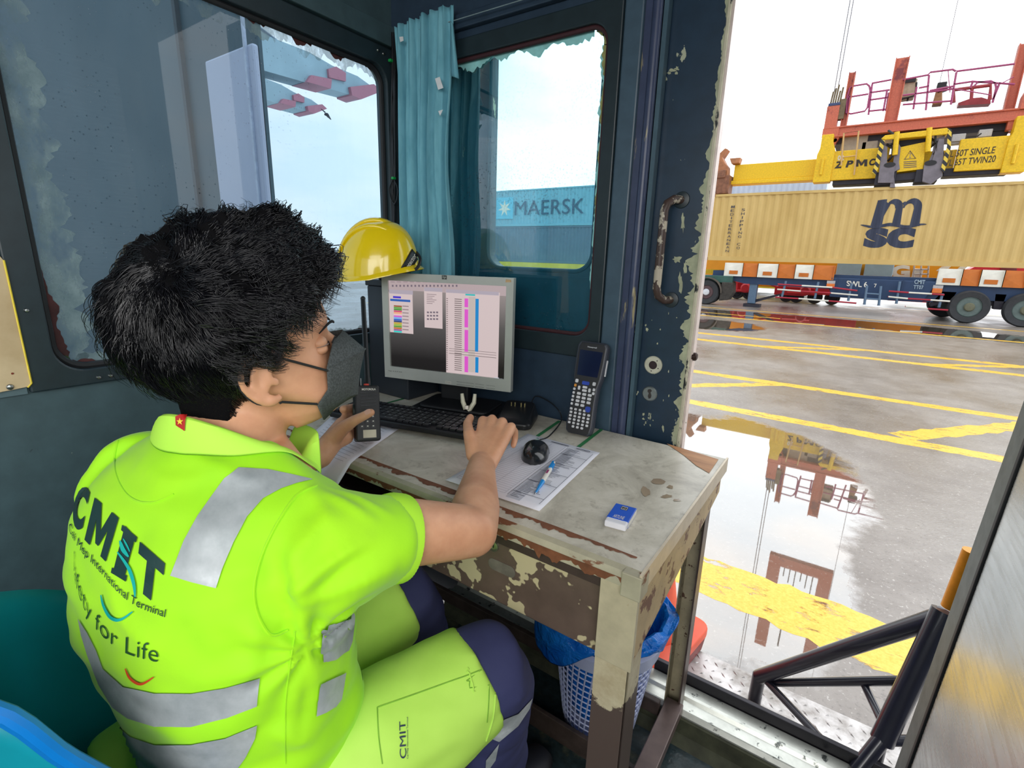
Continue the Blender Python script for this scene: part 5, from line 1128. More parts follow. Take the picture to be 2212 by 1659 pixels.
# the sheet lies with its long side running away from the edge: corners front-left, back-left, back-right, front-right
t_, s_, f = sheet('printed_form', [(962, 1037), (1140, 937), (1296, 978), (1165, 1104)], ZD+.0025, 'printed form under the mouse and the blue pen')
def q4(mb, f, u0, v0, u1, v1, dz=.0016): mb.add([f(u0, v0)+V(0, 0, dz), f(u1, v0)+V(0, 0, dz), f(u1, v1)+V(0, 0, dz), f(u0, v1)+V(0, 0, dz)], [(0, 1, 2, 3)])
mb = MB()
for i in range(34): u = .06+i*.0262; q4(mb, f, u, .06, u+.0022, .60, .0018)
for v in (.06, .20, .42, .60): q4(mb, f, .06, v, .93, v+.003, .0018)
mb.build('table_lines', INKG, s_, smooth=0)
mb = MB()
rr_ = random.Random(4)
for i in range(52):
    u = .06+i*.0166; q4(mb, f, u, .66, u+.004, .70+.2*rr_.random(), .0018)
for u in (.12, .3, .47, .63, .80): q4(mb, f, u, .63, u+.004, .95, .0018)
for v in (.63, .95): q4(mb, f, .06, v, .93, v+.004, .0018)
mb.build('print_block', INKD, s_, smooth=0)
mb = MB(); q4(mb, f, .03, .64, .93, .78, .0014); mb.build('shaded_block', plain('print_shade', (196, 198, 208), .7), s_, smooth=0)
mb = MB(); q4(mb, f, .955, .38, .965, .62, .0018); q4(mb, f, .955, .72, .965, .90, .0018); mb.build('print_heading', INKD, s_, smooth=0)
t_, s_, f = sheet('printed_form', [(722, 1024), (620, 985), (742, 876), (862, 926)], ZD+.0022, 'printed sheet under the two-way radio, hanging over the desk edge', sag=lambda p: max(0, .612-p[1])*.55)
mb = MB()
for i in range(16): v = .18+i*.05; q4(mb, f, .1, v, .9, v+.004)
mb.build('table_lines', INKG, s_, smooth=0)
# --- ball pen
pa, pb_ = at_z(1197, 999, ZD+.009), at_z(1155, 1068, ZD+.0065); pdx = unit(pa-pb_); pl = np.linalg.norm(pa-pb_)
pen = thing('ball_pen', (pa+pb_)/2, 'white and sky-blue ball pen lying on the printed form', 'pen')
PB = plain('pen_blue', (30, 140, 214), .25)
def pseg(nm, a, b, ra, rb, m): 
    mb = MB(); mb.lathe(pb_, [(ra, a*pl), ((ra+rb)/2*1.01, (a+b)/2*pl), (rb, b*pl)], pdx, 16); return mb.build(nm, m, pen)
pseg('barrel', .36, .78, .0048, .0048, WHT); pseg('grip_cone', .05, .37, .0018, .0050, PB); pseg('tip', 0, .06, .0006, .0016, SCREWM); pseg('cap_ring', .77, .93, .0052, .0045, PB); pseg('push_button', .93, 1.0, .003, .0028, WHT)
mb = MB(); n_ = V(-pdx[1], pdx[0], 0); mb.obox(pb_+pdx*.84*pl+V(0, 0, .0065), pdx, n_, (0, 0, 1), .016, .0018, .001); mb.build('clip', PB, pen, smooth=0)
mb = MB(); mb.obox(pb_+pdx*.62*pl+V(0, 0, .0048), pdx, n_, (0, 0, 1), .008, .002, .0003); mb.build('print_mark', plain('mark_red_blue', (150, 60, 110), .5), pen, smooth=0)
# --- eraser
e0, e1, e2, e3 = at_z(1310, 1121, ZD+.012), at_z(1330, 1085, ZD+.012), at_z(1378, 1098, ZD+.012), at_z(1348, 1138, ZD+.012)
ea = unit((e1-e0)+(e2-e3)); eb = V(ea[1], -ea[0], 0); ec = (e0+e1+e2+e3)/4; ec[2] = ZD
er = thing('eraser', ec, 'white eraser in a blue card sleeve at the front right of the desk', 'eraser')
hl, hw = .0235, .0125
hw = np.linalg.norm((e3-e0)+(e2-e1))/4; hl = np.linalg.norm((e1-e0)+(e2-e3))/4
mb = MB(); mb.obox(ec+V(0, 0, .006), ea, eb, (0, 0, 1), hl, hw, .0058); mb.build('rubber', plain('rubber_white', (226, 226, 232), .5, var=.03), er, smooth=0, bevel=.0025, seg=3)
mb = MB(); mb.obox(ec+ea*hl*.16+V(0, 0, .0062), ea, eb, (0, 0, 1), hl*.78, hw+.0003, .0062); sl = mb.build('sleeve', plain('sleeve_blue', (34, 92, 206), .4, var=.04), er, smooth=0, bevel=.001)
mb = MB(); mb.obox(ec+ea*hl*.16+eb*(hw+.0004)+V(0, 0, .006), ea, eb, (0, 0, 1), hl*.76, .0002, .0045); mb.build('sleeve_side', WHT, sl, smooth=0)
mb = MB(); o_ = ec+V(0, 0, .0127); put_text(mb, 'ARTLINE', o_+eb*hw*-.5+ea*hl*-.55, eb*0+(-eb)*-hw*1.0, ea*hl*.32, bold=.0); mb.build('sleeve_text', WHT, sl, smooth=0)
mb = MB(); k0 = o_+ea*hl*.58; mb.add([k0+ea*a+eb*b for a, b in ((-.006, -.006), (.006, -.006), (.006, .006), (-.006, .006))], [(0, 1, 2, 3)]); bdg = mb.build('sleeve_badge', BLK, sl, smooth=0)
mb = MB(); mb.tube([k0+V(0, 0, .0003)+ea*a+eb*b for a, b in ((-.0048, -.0048), (.0048, -.0048), (.0048, .0048), (-.0048, .0048))], .0004, 4, closed=True); mb.add([k0+V(0, 0, .0004)+ea*a+eb*b for a, b in ((-.002, -.003), (-.001, -.003), (-.001, .001), (-.002, .001), (.000, .000), (.001, .0), (.001, .003), (0, .003))], [(0, 1, 2, 3), (4, 5, 6, 7)]); mb.build('badge_mark', WHT, bdg, smooth=0)

# --- rugged handheld scanner leaning on the wall
hb0, hb1 = V(-.527, 1.062, ZD+.004), V(-.528, 1.122, .982)
hz = unit(hb1-hb0); hx = unit(V(.975, -.02, 0)-hz*(V(.975, -.02, 0)@hz)); hx = unit(V(1, .10, 0)); hx = unit(hx-hz*(hx@hz)); hn = unit(np.cross(hx, hz)); Lh = np.linalg.norm(hb1-hb0)
hh = thing('barcode_terminal', V(-.527, 1.062, ZD), 'rugged handheld barcode terminal with a long keypad, leaning on the wall', 'handheld terminal')
HG = plain('terminal_grey', (58, 62, 72), .45, var=.04); HBK = plain('terminal_black', (26, 28, 34), .4)
def hp_(a, t, o=0): return hb0+hx*a+hz*(t*Lh)+hn*o
prof = [(0, .026), (.02, .033), (.10, .036), (.35, .033), (.52, .033), (.62, .038), (.80, .040), (.95, .040), (1.0, .034)]
mb = MB(); mb.prism([hp_(-w, t, 0) for t, w in prof]+[hp_(w, t, 0) for t, w in prof[::-1]], -hn*.026); mb.build('housing', HG, hh, smooth=0, bevel=.006, seg=3)
mb = MB(); mb.prism([hp_(-w*.86, t*.97+.012, 0) for t, w in prof]+[hp_(w*.86, t*.97+.012, 0) for t, w in prof[::-1]], hn*.0015); fc = mb.build('face_plate', HBK, hh, smooth=0, bevel=.0007)
mb = MB(); mb.prism([hp_(a, t, .0015) for a, t in ((-.027, .63), (.027, .63), (.030, .90), (-.030, .90))], hn*.0008); mb.build('display', plain('display_navy', (24, 34, 62), .12, coat=.5), hh, smooth=0)
mb = MB(); put_text(mb, 'Honeywell', hp_(-.012, .928, .0018), hx*.024, hz*.0045, bold=.02); mb.build('maker_name', plain('legend_light', (196, 200, 206), .5), fc, smooth=0)
KW = plain('key_pale', (206, 208, 212), .4); KBL = plain('key_blue', (30, 66, 170), .4); KOR = plain('key_orange', (220, 150, 60), .4)
def key(a, t, w, h, m, nm='key'):
    mb = MB(); mb.prism([hp_(a+x, t, .0015)+hz*y for x, y in rrect(-w/2, -h/2, w/2, h/2, min(w, h)*.3, 3)], hn*.002); return mb.build(nm, m, hh, smooth=0)
key(-.024, .565, .008, .009, KW); key(0, .555, .019, .009, KBL); key(.022, .56, .008, .009, KW)
key(-.026, .515, .006, .007, KOR); key(-.015, .495, .006, .010, KW); key(0, .51, .012, .006, KW); key(0, .475, .012, .006, KW); key(.013, .485, .006, .010, KW); key(.024, .50, .006, .007, KW); key(-.027, .475, .006, .006, KW); key(.024, .46, .006, .007, KW)
for j in range(4):
    key(-.027, .435-j*.040, .006, .006, KW)
    for i in range(3):
        if j == 3 and i == 2: continue
        key(-.013+i*.0145, .435-j*.040, .010, .0065, KW)
key(.017, .285, .013, .014, KBL)
for j in range(6):
    for i in range(5):
        if j == 0 and i > 3: continue
        if j == 5 and i in (0, 4): continue
        key(-.025+i*.0118+(.0 if j else -.001), .262-j*.037, .0068, .0058, KW)
mb = MB(); mb.obox(hp_(.041, .74, -.012), hn, hz, hx, .003, .020, .0012); mb.build('side_button', KW, hh, smooth=0)

# --- tower case with the hard hat on it
pc = thing('computer_case', (-1.16, 1.04, ZD), 'black desktop computer case behind the left of the monitor, under the hard hat', 'computer')
mb = MB(); mb.box((XA+.026, 1.012, ZD), (-1.075, 1.145, 1.085)); mb.build('housing', plain('case_black', (40, 46, 54), .45, var=.05), pc, smooth=0, bevel=.004)
mb = MB(); mb.box((XA+.022, 1.008, 1.085), (-1.07, 1.145, 1.105)); mb.box((XA+.08, 1.010, 1.105), (-1.1, 1.04, 1.112)); mb.build('top_tray', plain('case_black2', (24, 28, 34), .4), pc, smooth=0, bevel=.003)

HC = dep(816, 545, 1.36); HC[2] = 1.135
HFd = unit(V(-.62, -.72, 0)); HR = V(HFd[1], -HFd[0], 0)
hat = thing('hard_hat', V(HC[0], HC[1], 1.112), 'yellow hard hat with a black band, sitting on the computer case', 'hard hat')
HY = plain('hat_yellow', (236, 206, 20), .18, var=.02, coat=.6)
dn = unit(at_y(735, 560, HC[1])-at_y(905, 560, HC[1]))
ux_ = V(-CR[0], -CR[1], 0); ux_ = unit(ux_); uy_ = V(-ux_[1], ux_[0], 0)    # long axis across the view
rings = []
for k, t in enumerate(np.linspace(0, 1, 15)):
    z = math.sin(t*PI/2); r = math.cos(t*PI/2)**.80 if t < 1 else .01
    rings.append([HC+ux_*(.108*r*math.cos(q)*(1.02))+uy_*(.092*r*math.sin(q))+V(0, 0, .142*z-.012+.030*max(0, -math.cos(q))*(1-t)-.012*max(0, math.cos(q))*(1-t)) for q in np.linspace(0, 2*PI, 48, endpoint=False)])
mb = MB(); mb.loft(rings); sh_ = mb.build('shell', HY, hat, smooth=60)
# broad ridge from front to back
mb = MB(); R2 = []
for k, t in enumerate(np.linspace(-.93, .93, 25)):
    a = t*PI/2; c = HC+ux_*(.108*math.copysign(abs(math.sin(a))**1.0, math.sin(a)))+V(0, 0, .142*abs(math.cos(a))**1.05-.010); w = .026
    tdir = unit(ux_*math.cos(a)-V(0, 0, 1)*math.sin(a)); nn_ = unit(ux_*math.sin(a)+V(0, 0, 1)*math.cos(a))
    R2.append([c+uy_*(w*math.cos(q))+nn_*(.009*math.sin(q)-.001) for q in np.linspace(0, 2*PI, 16, endpoint=False)])
mb.loft(R2); mb.build('centre_ridge', HY, sh_, smooth=60)
for s in (-1, 1):
    mb = MB(); R2 = []
    for t in np.linspace(-.8, .8, 18):
        a = t*PI/2; c = HC+ux_*(.104*math.sin(a))+uy_*(s*.050*math.cos(a)**.5)+V(0, 0, .118*math.cos(a)**1.05-.004); R2.append([c+uy_*(.006*math.cos(q))+V(0, 0, 1)*(.006*math.sin(q)) for q in np.linspace(0, 2*PI, 10, endpoint=False)])
    mb.loft(R2); mb.build('side_ridge', HY, sh_, smooth=60)
# peak / brim all round, deeper at the front (left)
mb = MB(); O = []; I = []; O2 = []
for q in np.linspace(0, 2*PI, 64, endpoint=False):
    cq = math.cos(q); zz = -.012-.012*max(0, cq)+.030*max(0, -cq); ext = .012+.020*max(0, cq)**2+.006*max(0, -cq)**3
    I.append(HC+ux_*(.106*cq)+uy_*(.090*math.sin(q))+V(0, 0, zz+.004)); O.append(HC+ux_*((.108+ext)*cq)+uy_*((.092+ext*.55)*math.sin(q))+V(0, 0, zz-.008)); O2.append(O[-1]-V(0, 0, .003))
mb.loft([I, O, O2, [p-V(0, 0, .006) for p in I]], cap=False, closed=True); mb.build('brim', HY, sh_, smooth=50)
bvh_hat = BVHTree.FromPolygons([v.co[:] for v in sh_.data.vertices], [tuple(p.vertices) for p in sh_.data.polygons])
def hcast(px, py, off):
    d = ray(px, py); d = d/np.linalg.norm(d); h = bvh_hat.ray_cast(Vector(CAM), Vector(d))
    if h[0] is None: h = bvh_hat.find_nearest(Vector(dep(px, py, 1.33)))
    n = np.array(h[1]); n = -n if n@d > 0 else n
    return np.array(h[0])+n*off
def hquad(a, b, off=.0016):   # a along the band, b across it
    A_, B_, C_, D_ = V(858, 592), V(889, 538), V(874, 602), V(904, 556); p = (A_*(1-a)+B_*a)*(1-b)+(C_*(1-a)+D_*a)*b; return hcast(p[0], p[1], off)
mb = MB(); mb.add([hquad(i/12, j/5) for j in range(6) for i in range(13)], [(j*13+i, j*13+i+1, (j+1)*13+i+1, (j+1)*13+i) for j in range(5) for i in range(12)]); bd = mb.build('head_band', BLK, hat, smooth=60, solid=.0015)
vs, fs = text_geo('G Protector', .01); mb = MB(); mb.add([hquad(.06+a*.88, .72-b*.45, .0034) for a, b in vs], fs); mb.build('band_lettering', WHT, bd, smooth=0)
mb = MB(); mb.tube(catmull([dep(880, 586, 1.33), dep(900, 580, 1.33), dep(908, 560, 1.34), dep(900, 545, 1.36)]), [.004]*25, 8); mb.build('chin_strap', BLK, hat)
# --- curtain in the corner
CU_ = NT('teal_curtain'); f = CU_.noise(40, 4, .6, (1, 1, .3)); CU_.set(Base_Color=CU_.ramp(f, [(.3, srgb(96, 160, 178)), (.7, srgb(122, 186, 202))]), Roughness=.85)
CU_.p.inputs['Transmission Weight'].default_value = 0.0
cu = thing('curtain', (-1.13, 1.12, 1.5), 'narrow faded teal curtain hanging from a wire in the corner', 'curtain')
CX0, CX1 = at_y(858, 300, 1.122)[0], at_y(977, 300, 1.122)[0]
mb = MB(); NX, NZ = 90, 44; vs = []
for j in range(NZ+1):
    t = j/NZ; z = 1.806-t*.70
    for i in range(NX+1):
        s = i/NX; xl = CX0; xr_ = CX1+.006*math.sin(t*9)-.008*min(t*6, 1)+.008*max(0, t-.35)
        x = xl+(xr_-xl)*s+.003*math.sin(s*60+t*2); am = .009+.008*t
        y = 1.122+am*math.sin(s*34+1.2*math.sin(t*3)+.8*math.sin(s*9))+.004*math.sin(s*90+t*3); zz = z+(.010*s-.004*abs(math.sin(s*40)) if j == 0 else .006*s*(1-t))
        vs.append((x, y, zz))
mb.add(vs, [(j*(NX+1)+i, j*(NX+1)+i+1, (j+1)*(NX+1)+i+1, (j+1)*(NX+1)+i) for j in range(NZ) for i in range(NX)]); mb.build('cloth', CU_.m, cu, smooth=60, solid=.0012)
mb = MB(); vs = []
for j in range(13):
    t = j/12
    for i in range(9):
        s = i/8; p = at_y(975+s*(6+10*t)-2*(1-t), 46+t*118+(6*s), 1.10-.01*math.sin(s*PI)); vs.append(p)
mb.add(vs, [(j*9+i, j*9+i+1, (j+1)*9+i+1, (j+1)*9+i) for j in range(12) for i in range(8)]); mb.build('folded_flap', CU_.m, cu, smooth=60, solid=.002)
mb = MB(); mb.tube([at_y(858, 76, 1.13), at_y(982, 44, 1.13), at_y(1330, -62, 1.13)], .0012, 6); mb.build('curtain_wire', plain('wire_grey', (130, 150, 155), .5), cu)
TG = plain('tag_white', (220, 224, 226), .5)
for P in ([(863, 80), (871, 79), (872, 88), (865, 91)], [(940, 170), (950, 166), (958, 190), (947, 194)], [(947, 240), (957, 237), (951, 250)]):
    mb = MB(); mb.prism([at_y(x, y, 1.098) for x, y in P], (0, -.001, 0)); mb.build('cloth_tag', TG, cu, smooth=0)
# --- cable bundle in the corner with green ties
cbn = thing('cable_bundle', at_y(848, 300, 1.14), 'black cable bundle with green ties hanging in the corner left of the curtain', 'cable')
for k in range(4):
    mb = MB(); r = random.Random(k); mb.tube(catmull([at_y(846+k*2.2+r.uniform(-2, 2), y, 1.135) for y in (70, 150, 240, 330, 390, 430, 520, 600)]), .0022, 6); mb.build('cable', plain('cable_black', (24, 26, 30), .4), cbn)
for s in (-1, 1):
    mb = MB(); mb.tube(catmull([at_y(850, 385, 1.13), at_y(850+s*9, 408, 1.13), at_y(851+s*6, 430, 1.13), at_y(852, 442, 1.13)]), .0018, 6); mb.build('loop', plain('cable_black', (24, 26, 30), .4), cbn)
for (x, y) in ((844, 131), (850, 385)):
    mb = MB(); p = at_y(x, y, 1.13); mb.obox(p, (1, 0, 0), (0, 1, 0), (0, 0, 1), .0055, .006, .004); mb.build('green_tie', plain('tie_green', (20, 150, 70), .4), cbn, smooth=0, bevel=.002)
# --- cream board screwed to the left wall
bdn = thing('notice_board', (XA+.01, .15, .9), 'blank yellowed board with a yellow edge screwed to the left wall', 'board')
BO = NT('yellowed_board'); f = BO.noise(9, 5, .6); BO.set(Base_Color=BO.ramp(f, [(.3, srgb(176, 152, 112)), (.7, srgb(206, 186, 148))]), Roughness=.45)
tb = [at_x(0, 553, XA+.014), at_x(8, 562, XA+.014), at_x(68, 828, XA+.014), at_x(60, 836, XA+.014), at_x(0, 848, XA+.014)]
dy_ = V(0, .16, 0)
mb = MB(); mb.prism([tb[1], tb[2], tb[3], V(XA+.014, tb[4][1]-.16, tb[4][2]-.012), V(XA+.014, tb[0][1]-.16, tb[0][2]+.002), tb[0]], (-.008, 0, 0)); mb.build('panel', BO.m, bdn, smooth=0, bevel=.001)
mb = MB(); mb.tube([at_x(8, 562, XA+.0145), at_x(68, 828, XA+.0145), at_x(60, 837, XA+.0145)], .0016, 6); mb.build('yellow_edge', plain('edge_yellow', (230, 206, 50), .5), bdn)
mb = MB(); mb.lathe(at_x(22, 836, XA+.015), [(.0055, 0), (.004, .002), (0, .003)], (1, 0, 0), 12); mb.build('screw', SCREWM, bdn)
mb = MB(); mb.lathe(at_x(27, 807, XA+.015), [(.002, 0), (0, .0003)], (1, 0, 0), 10); mb.build('rust_hole', plain('rust_dot', (120, 50, 30), .8), bdn)

# --- waste basket with its blue bag
bx_, by_ = -.392, 1.022
wbk = thing('waste_basket', (bx_, by_, 0), 'white perforated plastic waste basket under the desk', 'waste basket')
BW = plain('basket_lilac_white', (196, 204, 236), .4, var=.03)
def br(z): return .092+.040*(z/.30)
mb = MB(); NB = 44
for i in range(NB):
    a0 = 2*PI*i/NB; P = []
    for z in np.linspace(.02, .262, 5): a = a0+z*.9; P.append(V(bx_+br(z)*math.cos(a), by_+br(z)*math.sin(a), z))
    mb.tube(P, .0022, 4)
for z in np.linspace(.03, .255, 13): mb.tube([V(bx_+br(z)*math.cos(a), by_+br(z)*math.sin(a), z) for a in np.linspace(0, 2*PI, 40, endpoint=False)], .0020, 4, closed=True)
mb.build('lattice_wall', BW, wbk, smooth=30)
mb = MB(); mb.lathe((bx_, by_, 0), [(.092, 0), (.094, .022), (.090, .022), (.088, .006), (0, .006)], n=40); mb.build('bottom', BW, wbk)
mb = MB(); mb.lathe((bx_, by_, 0), [(br(.255), .255), (br(.255)+.010, .258), (br(.30)+.012, .298), (br(.30)+.002, .304), (br(.30)-.003, .29), (br(.255)-.003, .256)], n=48, ring=True); mb.build('rim', BW, wbk)
BG = NT('blue_bag_film'); f = BG.noise(22, 4, .6, dist=.8); BG.set(Base_Color=BG.ramp(f, [(.3, srgb(8, 96, 200)), (.7, srgb(30, 140, 240))]), Roughness=.3); BG.bump(f, .7, .02)
bg_ = thing('bin_bag', (bx_, by_, .04), 'crumpled bright blue bin bag lining the basket and folded over its rim', 'bag')
from mathutils import noise as mno
rings = []
NQ = 72
for k, (rr2, zz) in enumerate([(.06, .03), (.088, .05), (.100, .12), (.115, .22), (.130, .30), (.146, .345), (.160, .36), (.172, .345), (.178, .30), (.178, .25), (.176, .215)]):
    R_ = []
    for q in np.linspace(0, 2*PI, NQ, endpoint=False):
        nz_ = mno.noise(Vector((math.cos(q)*2.4, math.sin(q)*2.4, zz*9))); n2 = mno.noise(Vector((math.cos(q)*7, math.sin(q)*7, zz*22+5)))
        am = .0 if k < 1 else (.004 if k < 4 else .016); r = rr2+am*nz_+am*.6*n2
        z = zz+(.03*nz_ if 4 < k < 8 else 0)
        dirn = math.cos(q-math.radians(200))
        if k >= 8: r += .016*max(0, dirn); z += (.13*min(1, 1.15*(1-max(0, dirn)))-.02+.03*nz_)*(.45 if k == 8 else .8 if k == 9 else 1.0)
        r *= .90
        if k >= 5: z += .05*max(0, dirn)**2*(1 if k < 8 else .5)
        R_.append(V(bx_+r*math.cos(q), by_+r*math.sin(q), min(z, .50)))
    rings.append(R_)
mb = MB(); mb.loft(rings, cap=False); mb.build('film', BG.m, bg_, smooth=60, solid=.0006, sub=1)
# ================================================================== THE PERSON
def chain(mb, pts, rs, n=16, flat=None):
    """tapered limb through joints, rounded at the ends"""
    pts = [np.array(p, float) for p in pts]; Q = []; R_ = []
    for i in range(len(pts)-1):
        for k in range(6):
            t = k/6; Q.append(pts[i]*(1-t)+pts[i+1]*t); R_.append(rs[i]*(1-t)+rs[i+1]*t)
    Q.append(pts[-1]); R_.append(rs[-1])
    mb.tube(Q, R_, n, flat=flat)
    for p, r in ((pts[0], rs[0]), (pts[-1], rs[-1])): mb.ball(p, r*(1 if flat is None else min(flat[0], flat[1])), 14, 10)
    for p, r in list(zip(pts, rs))[1:-1]: mb.ball(p, r*(1 if flat is None else min(flat[0], flat[1])), 14, 10)
def ellip(mb, c, ax, radii, n=20, m=12):
    A = [np.array(a, float) for a in ax]; rings = []
    for i in range(m+1):
        t = PI*i/m; rr_ = max(math.sin(t), 2e-3)
        rings.append([np.array(c)+A[0]*radii[0]*rr_*math.cos(q)+A[1]*radii[1]*rr_*math.sin(q)-A[2]*radii[2]*math.cos(t) for q in np.linspace(0, 2*PI, n, endpoint=False)])
    mb.loft(rings)
def remesh(mb, vox, it=3):
    me = bpy.data.meshes.new('r'); me.from_pydata(mb.v, [], mb.f)
    bm = bmesh.new(); bm.from_mesh(me); bmesh.ops.recalc_face_normals(bm, faces=bm.faces); bm.to_mesh(me); bm.free()
    o = bpy.data.objects.new('r', me); COL.objects.link(o); q = o.modifiers.new('r', 'REMESH'); q.mode = 'VOXEL'; q.voxel_size = vox; q.adaptivity = 0
    dg = bpy.context.evaluated_depsgraph_get(); m2 = bpy.data.meshes.new_from_object(o.evaluated_get(dg)); bpy.data.objects.remove(o); bpy.data.meshes.remove(me)
    n = len(m2.vertices); co = np.empty(n*3); m2.vertices.foreach_get('co', co); co = co.reshape(-1, 3)
    ne = len(m2.edges); ed = np.empty(ne*2, int); m2.edges.foreach_get('vertices', ed); ed = ed.reshape(-1, 2)
    co = lap(co, ed, it); m2.vertices.foreach_set('co', co.ravel()); m2.update(); return m2, co, ed
def lap(co, ed, it, w=.6):
    n = len(co); dg = np.bincount(ed.ravel(), minlength=n)[:, None].astype(float)
    for _ in range(it):
        s = np.zeros_like(co); np.add.at(s, ed[:, 0], co[ed[:, 1]]); np.add.at(s, ed[:, 1], co[ed[:, 0]]); co = co*(1-w)+s/np.maximum(dg, 1)*w
    return co
def normals(me):
    n = len(me.vertices); a = np.empty(n*3); me.vertices.foreach_get('normal', a); return a.reshape(-1, 3)
def finish(me, name, m, parent, co=None):
    if co is not None: me.vertices.foreach_set('co', np.ascontiguousarray(co).ravel()); me.update()
    me.name = name; o = bpy.data.objects.new(name, me); COL.objects.link(o); me.materials.clear(); me.materials.append(m); me.shade_smooth()
    if parent is not None: put(o, parent)
    return o
def bvh_of(me):
    return BVHTree.FromPolygons([v.co[:] for v in me.vertices], [tuple(p.vertices) for p in me.polygons])
def vnoise(co, sc3, off=0.0):
    return np.array([mno.noise(Vector((p[0]*sc3[0]+off, p[1]*sc3[1]+off, p[2]*sc3[2]+off))) for p in co])

# joints -------------------------------------------------------------
UP = V(0, 0, 1)
EAR = dep(576, 817, .585)
hf = unit(V(.42, .91, 0)); hr = V(hf[1], -hf[0], 0); hf = unit(hf+V(0, 0, .20)); HU = np.cross(hr, hf)
S0 = EAR-hr*.074
def Hd(r, f, u): return S0+hr*r+hf*f+HU*u
TR_, TF = V(.956, .292, 0), V(-.292, .956, 0)
SHR = dep(716, 1152, .61); NB_ = V(-.630, .285, .945)
SHL = NB_-TR_*.143-UP*.070
ELR, WRR = dep(1020, 1148, .745), dep(1040, 1005, .975)
WRL = dep(692, 985, 1.03); ELL = V(-.93, .34, .735)
HIP = V(-.600, .205, .46); HR_, HL_ = HIP+TR_*.088, HIP-TR_*.088
KNR = dep(1050, 1446, .79); KNL = dep(862, 1290, .955)
ANR, ANL = V(-.46, .64, .09), V(-.66, .70, .09)

person = thing('person', (HIP[0], HIP[1], 0), 'seated person in neon yellow-green work clothes and a dark face mask, holding a two-way radio', 'person')
SKIN = NT('skin'); f = SKIN.noise(16, 5, .6); g = SKIN.noise(160, 3, .5)
SKIN.set(Base_Color=SKIN.ramp(f, [(.3, srgb(196, 140, 106)), (.7, srgb(222, 168, 132))]), Roughness=.5); SKIN.bump(g, .12, .001)
SKIN.p.inputs['Subsurface Weight'].default_value = .12; SKIN.p.inputs['Subsurface Radius'].default_value = (.8, .35, .2); SKIN.p.inputs['Subsurface Scale'].default_value = .008

mb = MB(); HA = (hr, hf, HU)
HUv = [-.090, -.081, -.066, -.045, -.026, -.005, .015, .030, .045, .070, .095, .115, .128, .134]
HFf = [.056, .080, .090, .090, .092, .090, .087, .092, .096, .093, .080, .058, .032, .010]
HWw = [.022, .036, .049, .057, .063, .067, .070, .072, .074, .074, .066, .050, .030, .012]
HBb = [.020, .002, -.012, -.032, -.070, -.090, -.100, -.104, -.107, -.106, -.094, -.068, -.040, -.015]
rings = []
for u, f1, w, b1 in zip(HUv, HFf, HWw, HBb):
    cfm = (f1+b1)/2 if u > -.04 else f1-.045; R1 = []
    for q in np.linspace(0, 2*PI, 56, endpoint=False):
        c, s1 = math.cos(q), math.sin(q); ff = (f1-cfm)*math.copysign(abs(s1)**.85, s1) if s1 > 0 else (cfm-b1)*s1
        R1.append(Hd(w*math.copysign(abs(c)**.92, c)*(1-.22*max(0, s1)**2), cfm+ff, u))
    rings.append(R1)
mb.loft(rings)
chain(mb, [Hd(0, .088, .018), Hd(0, .103, -.004), Hd(0, .110, -.018)], [.008, .010, .012], 12)
ellip(mb, Hd(.010, .102, -.022), HA, (.010, .010, .007)); ellip(mb, Hd(-.010, .102, -.022), HA, (.010, .010, .007)); ellip(mb, Hd(0, .088, -.052), HA, (.024, .010, .010))
# neck
chain(mb, [Hd(0, -.030, -.02), Hd(0, -.036, -.055), NB_+V(0, -.01, -.01), NB_+V(0, -.01, -.08)], [.056, .056, .062, .080], 24)
# ears
def ear(s):
    e = lambda r, f, u: Hd(s*(.072+r), f, u)
    n_ = 1
    hx_ = [e(.004, .012, .010), e(.012, .010, .026), e(.016, -.004, .034), e(.020, -.018, .028), e(.020, -.026, .010), e(.016, -.024, -.008), e(.012, -.014, -.022), e(.008, -.004, -.030), e(.004, .006, -.026)]
    mb.tube(catmull(hx_, 5), [.0044]*28+[.0052]*30, 10); mb.ball(hx_[-1], .0055); mb.ball(hx_[0], .0045)
    ellip(mb, e(.009, -.003, -.026), HA, (.0055, .0085, .008)); 
    ax = (unit(hr*s*1-hf*.45), unit(hf*1+hr*s*.45), UP)
    ellip(mb, e(.005, -.010, .004), ax, (.0050, .019, .029)); ellip(mb, e(.006, .008, -.006), HA, (.006, .005, .007))
    mb.tube(catmull([e(.008, .000, .020), e(.014, -.012, .014), e(.013, -.015, -.002), e(.010, -.008, -.014)], 5), .0036, 8)
ear(1); ear(-1)
# torso, arms, legs
for z, cx, cy, a, b in ((.44, 0, 0, .155, .105), (.60, 0, 0, .145, .10), (.72, 0, 0, .150, .105), (.84, 0, 0, .155, .105)): pass
def tcen(z): return V(np.interp(z, [.42, .60, .84, .95], [-.600, -.600, -.626, -.630]), np.interp(z, [.42, .60, .84, .95], [.200, .215, .255, .280]), z)
rings = []
for z, a, b in ((.42, .13, .09), (.50, .155, .11), (.62, .145, .10), (.74, .152, .105), (.84, .158, .105), (.90, .13, .085), (.945, .075, .065)):
    lo_ = max(0, (.74-z)/.28); a -= .052*lo_; b -= .030*lo_
    rings.append([tcen(z)+TR_*.050*lo_+TF*.066*lo_+TR_*a*math.cos(q)+TF*b*math.sin(q) for q in np.linspace(0, 2*PI, 30, endpoint=False)])
mb.loft(rings)
chain(mb, [NB_-UP*.045, SHR-UP*.012], [.042, .046], 18); chain(mb, [NB_-UP*.045, SHL-UP*.01], [.042, .044], 18)
def mid(a, b, t): return np.array(a)*(1-t)+np.array(b)*t
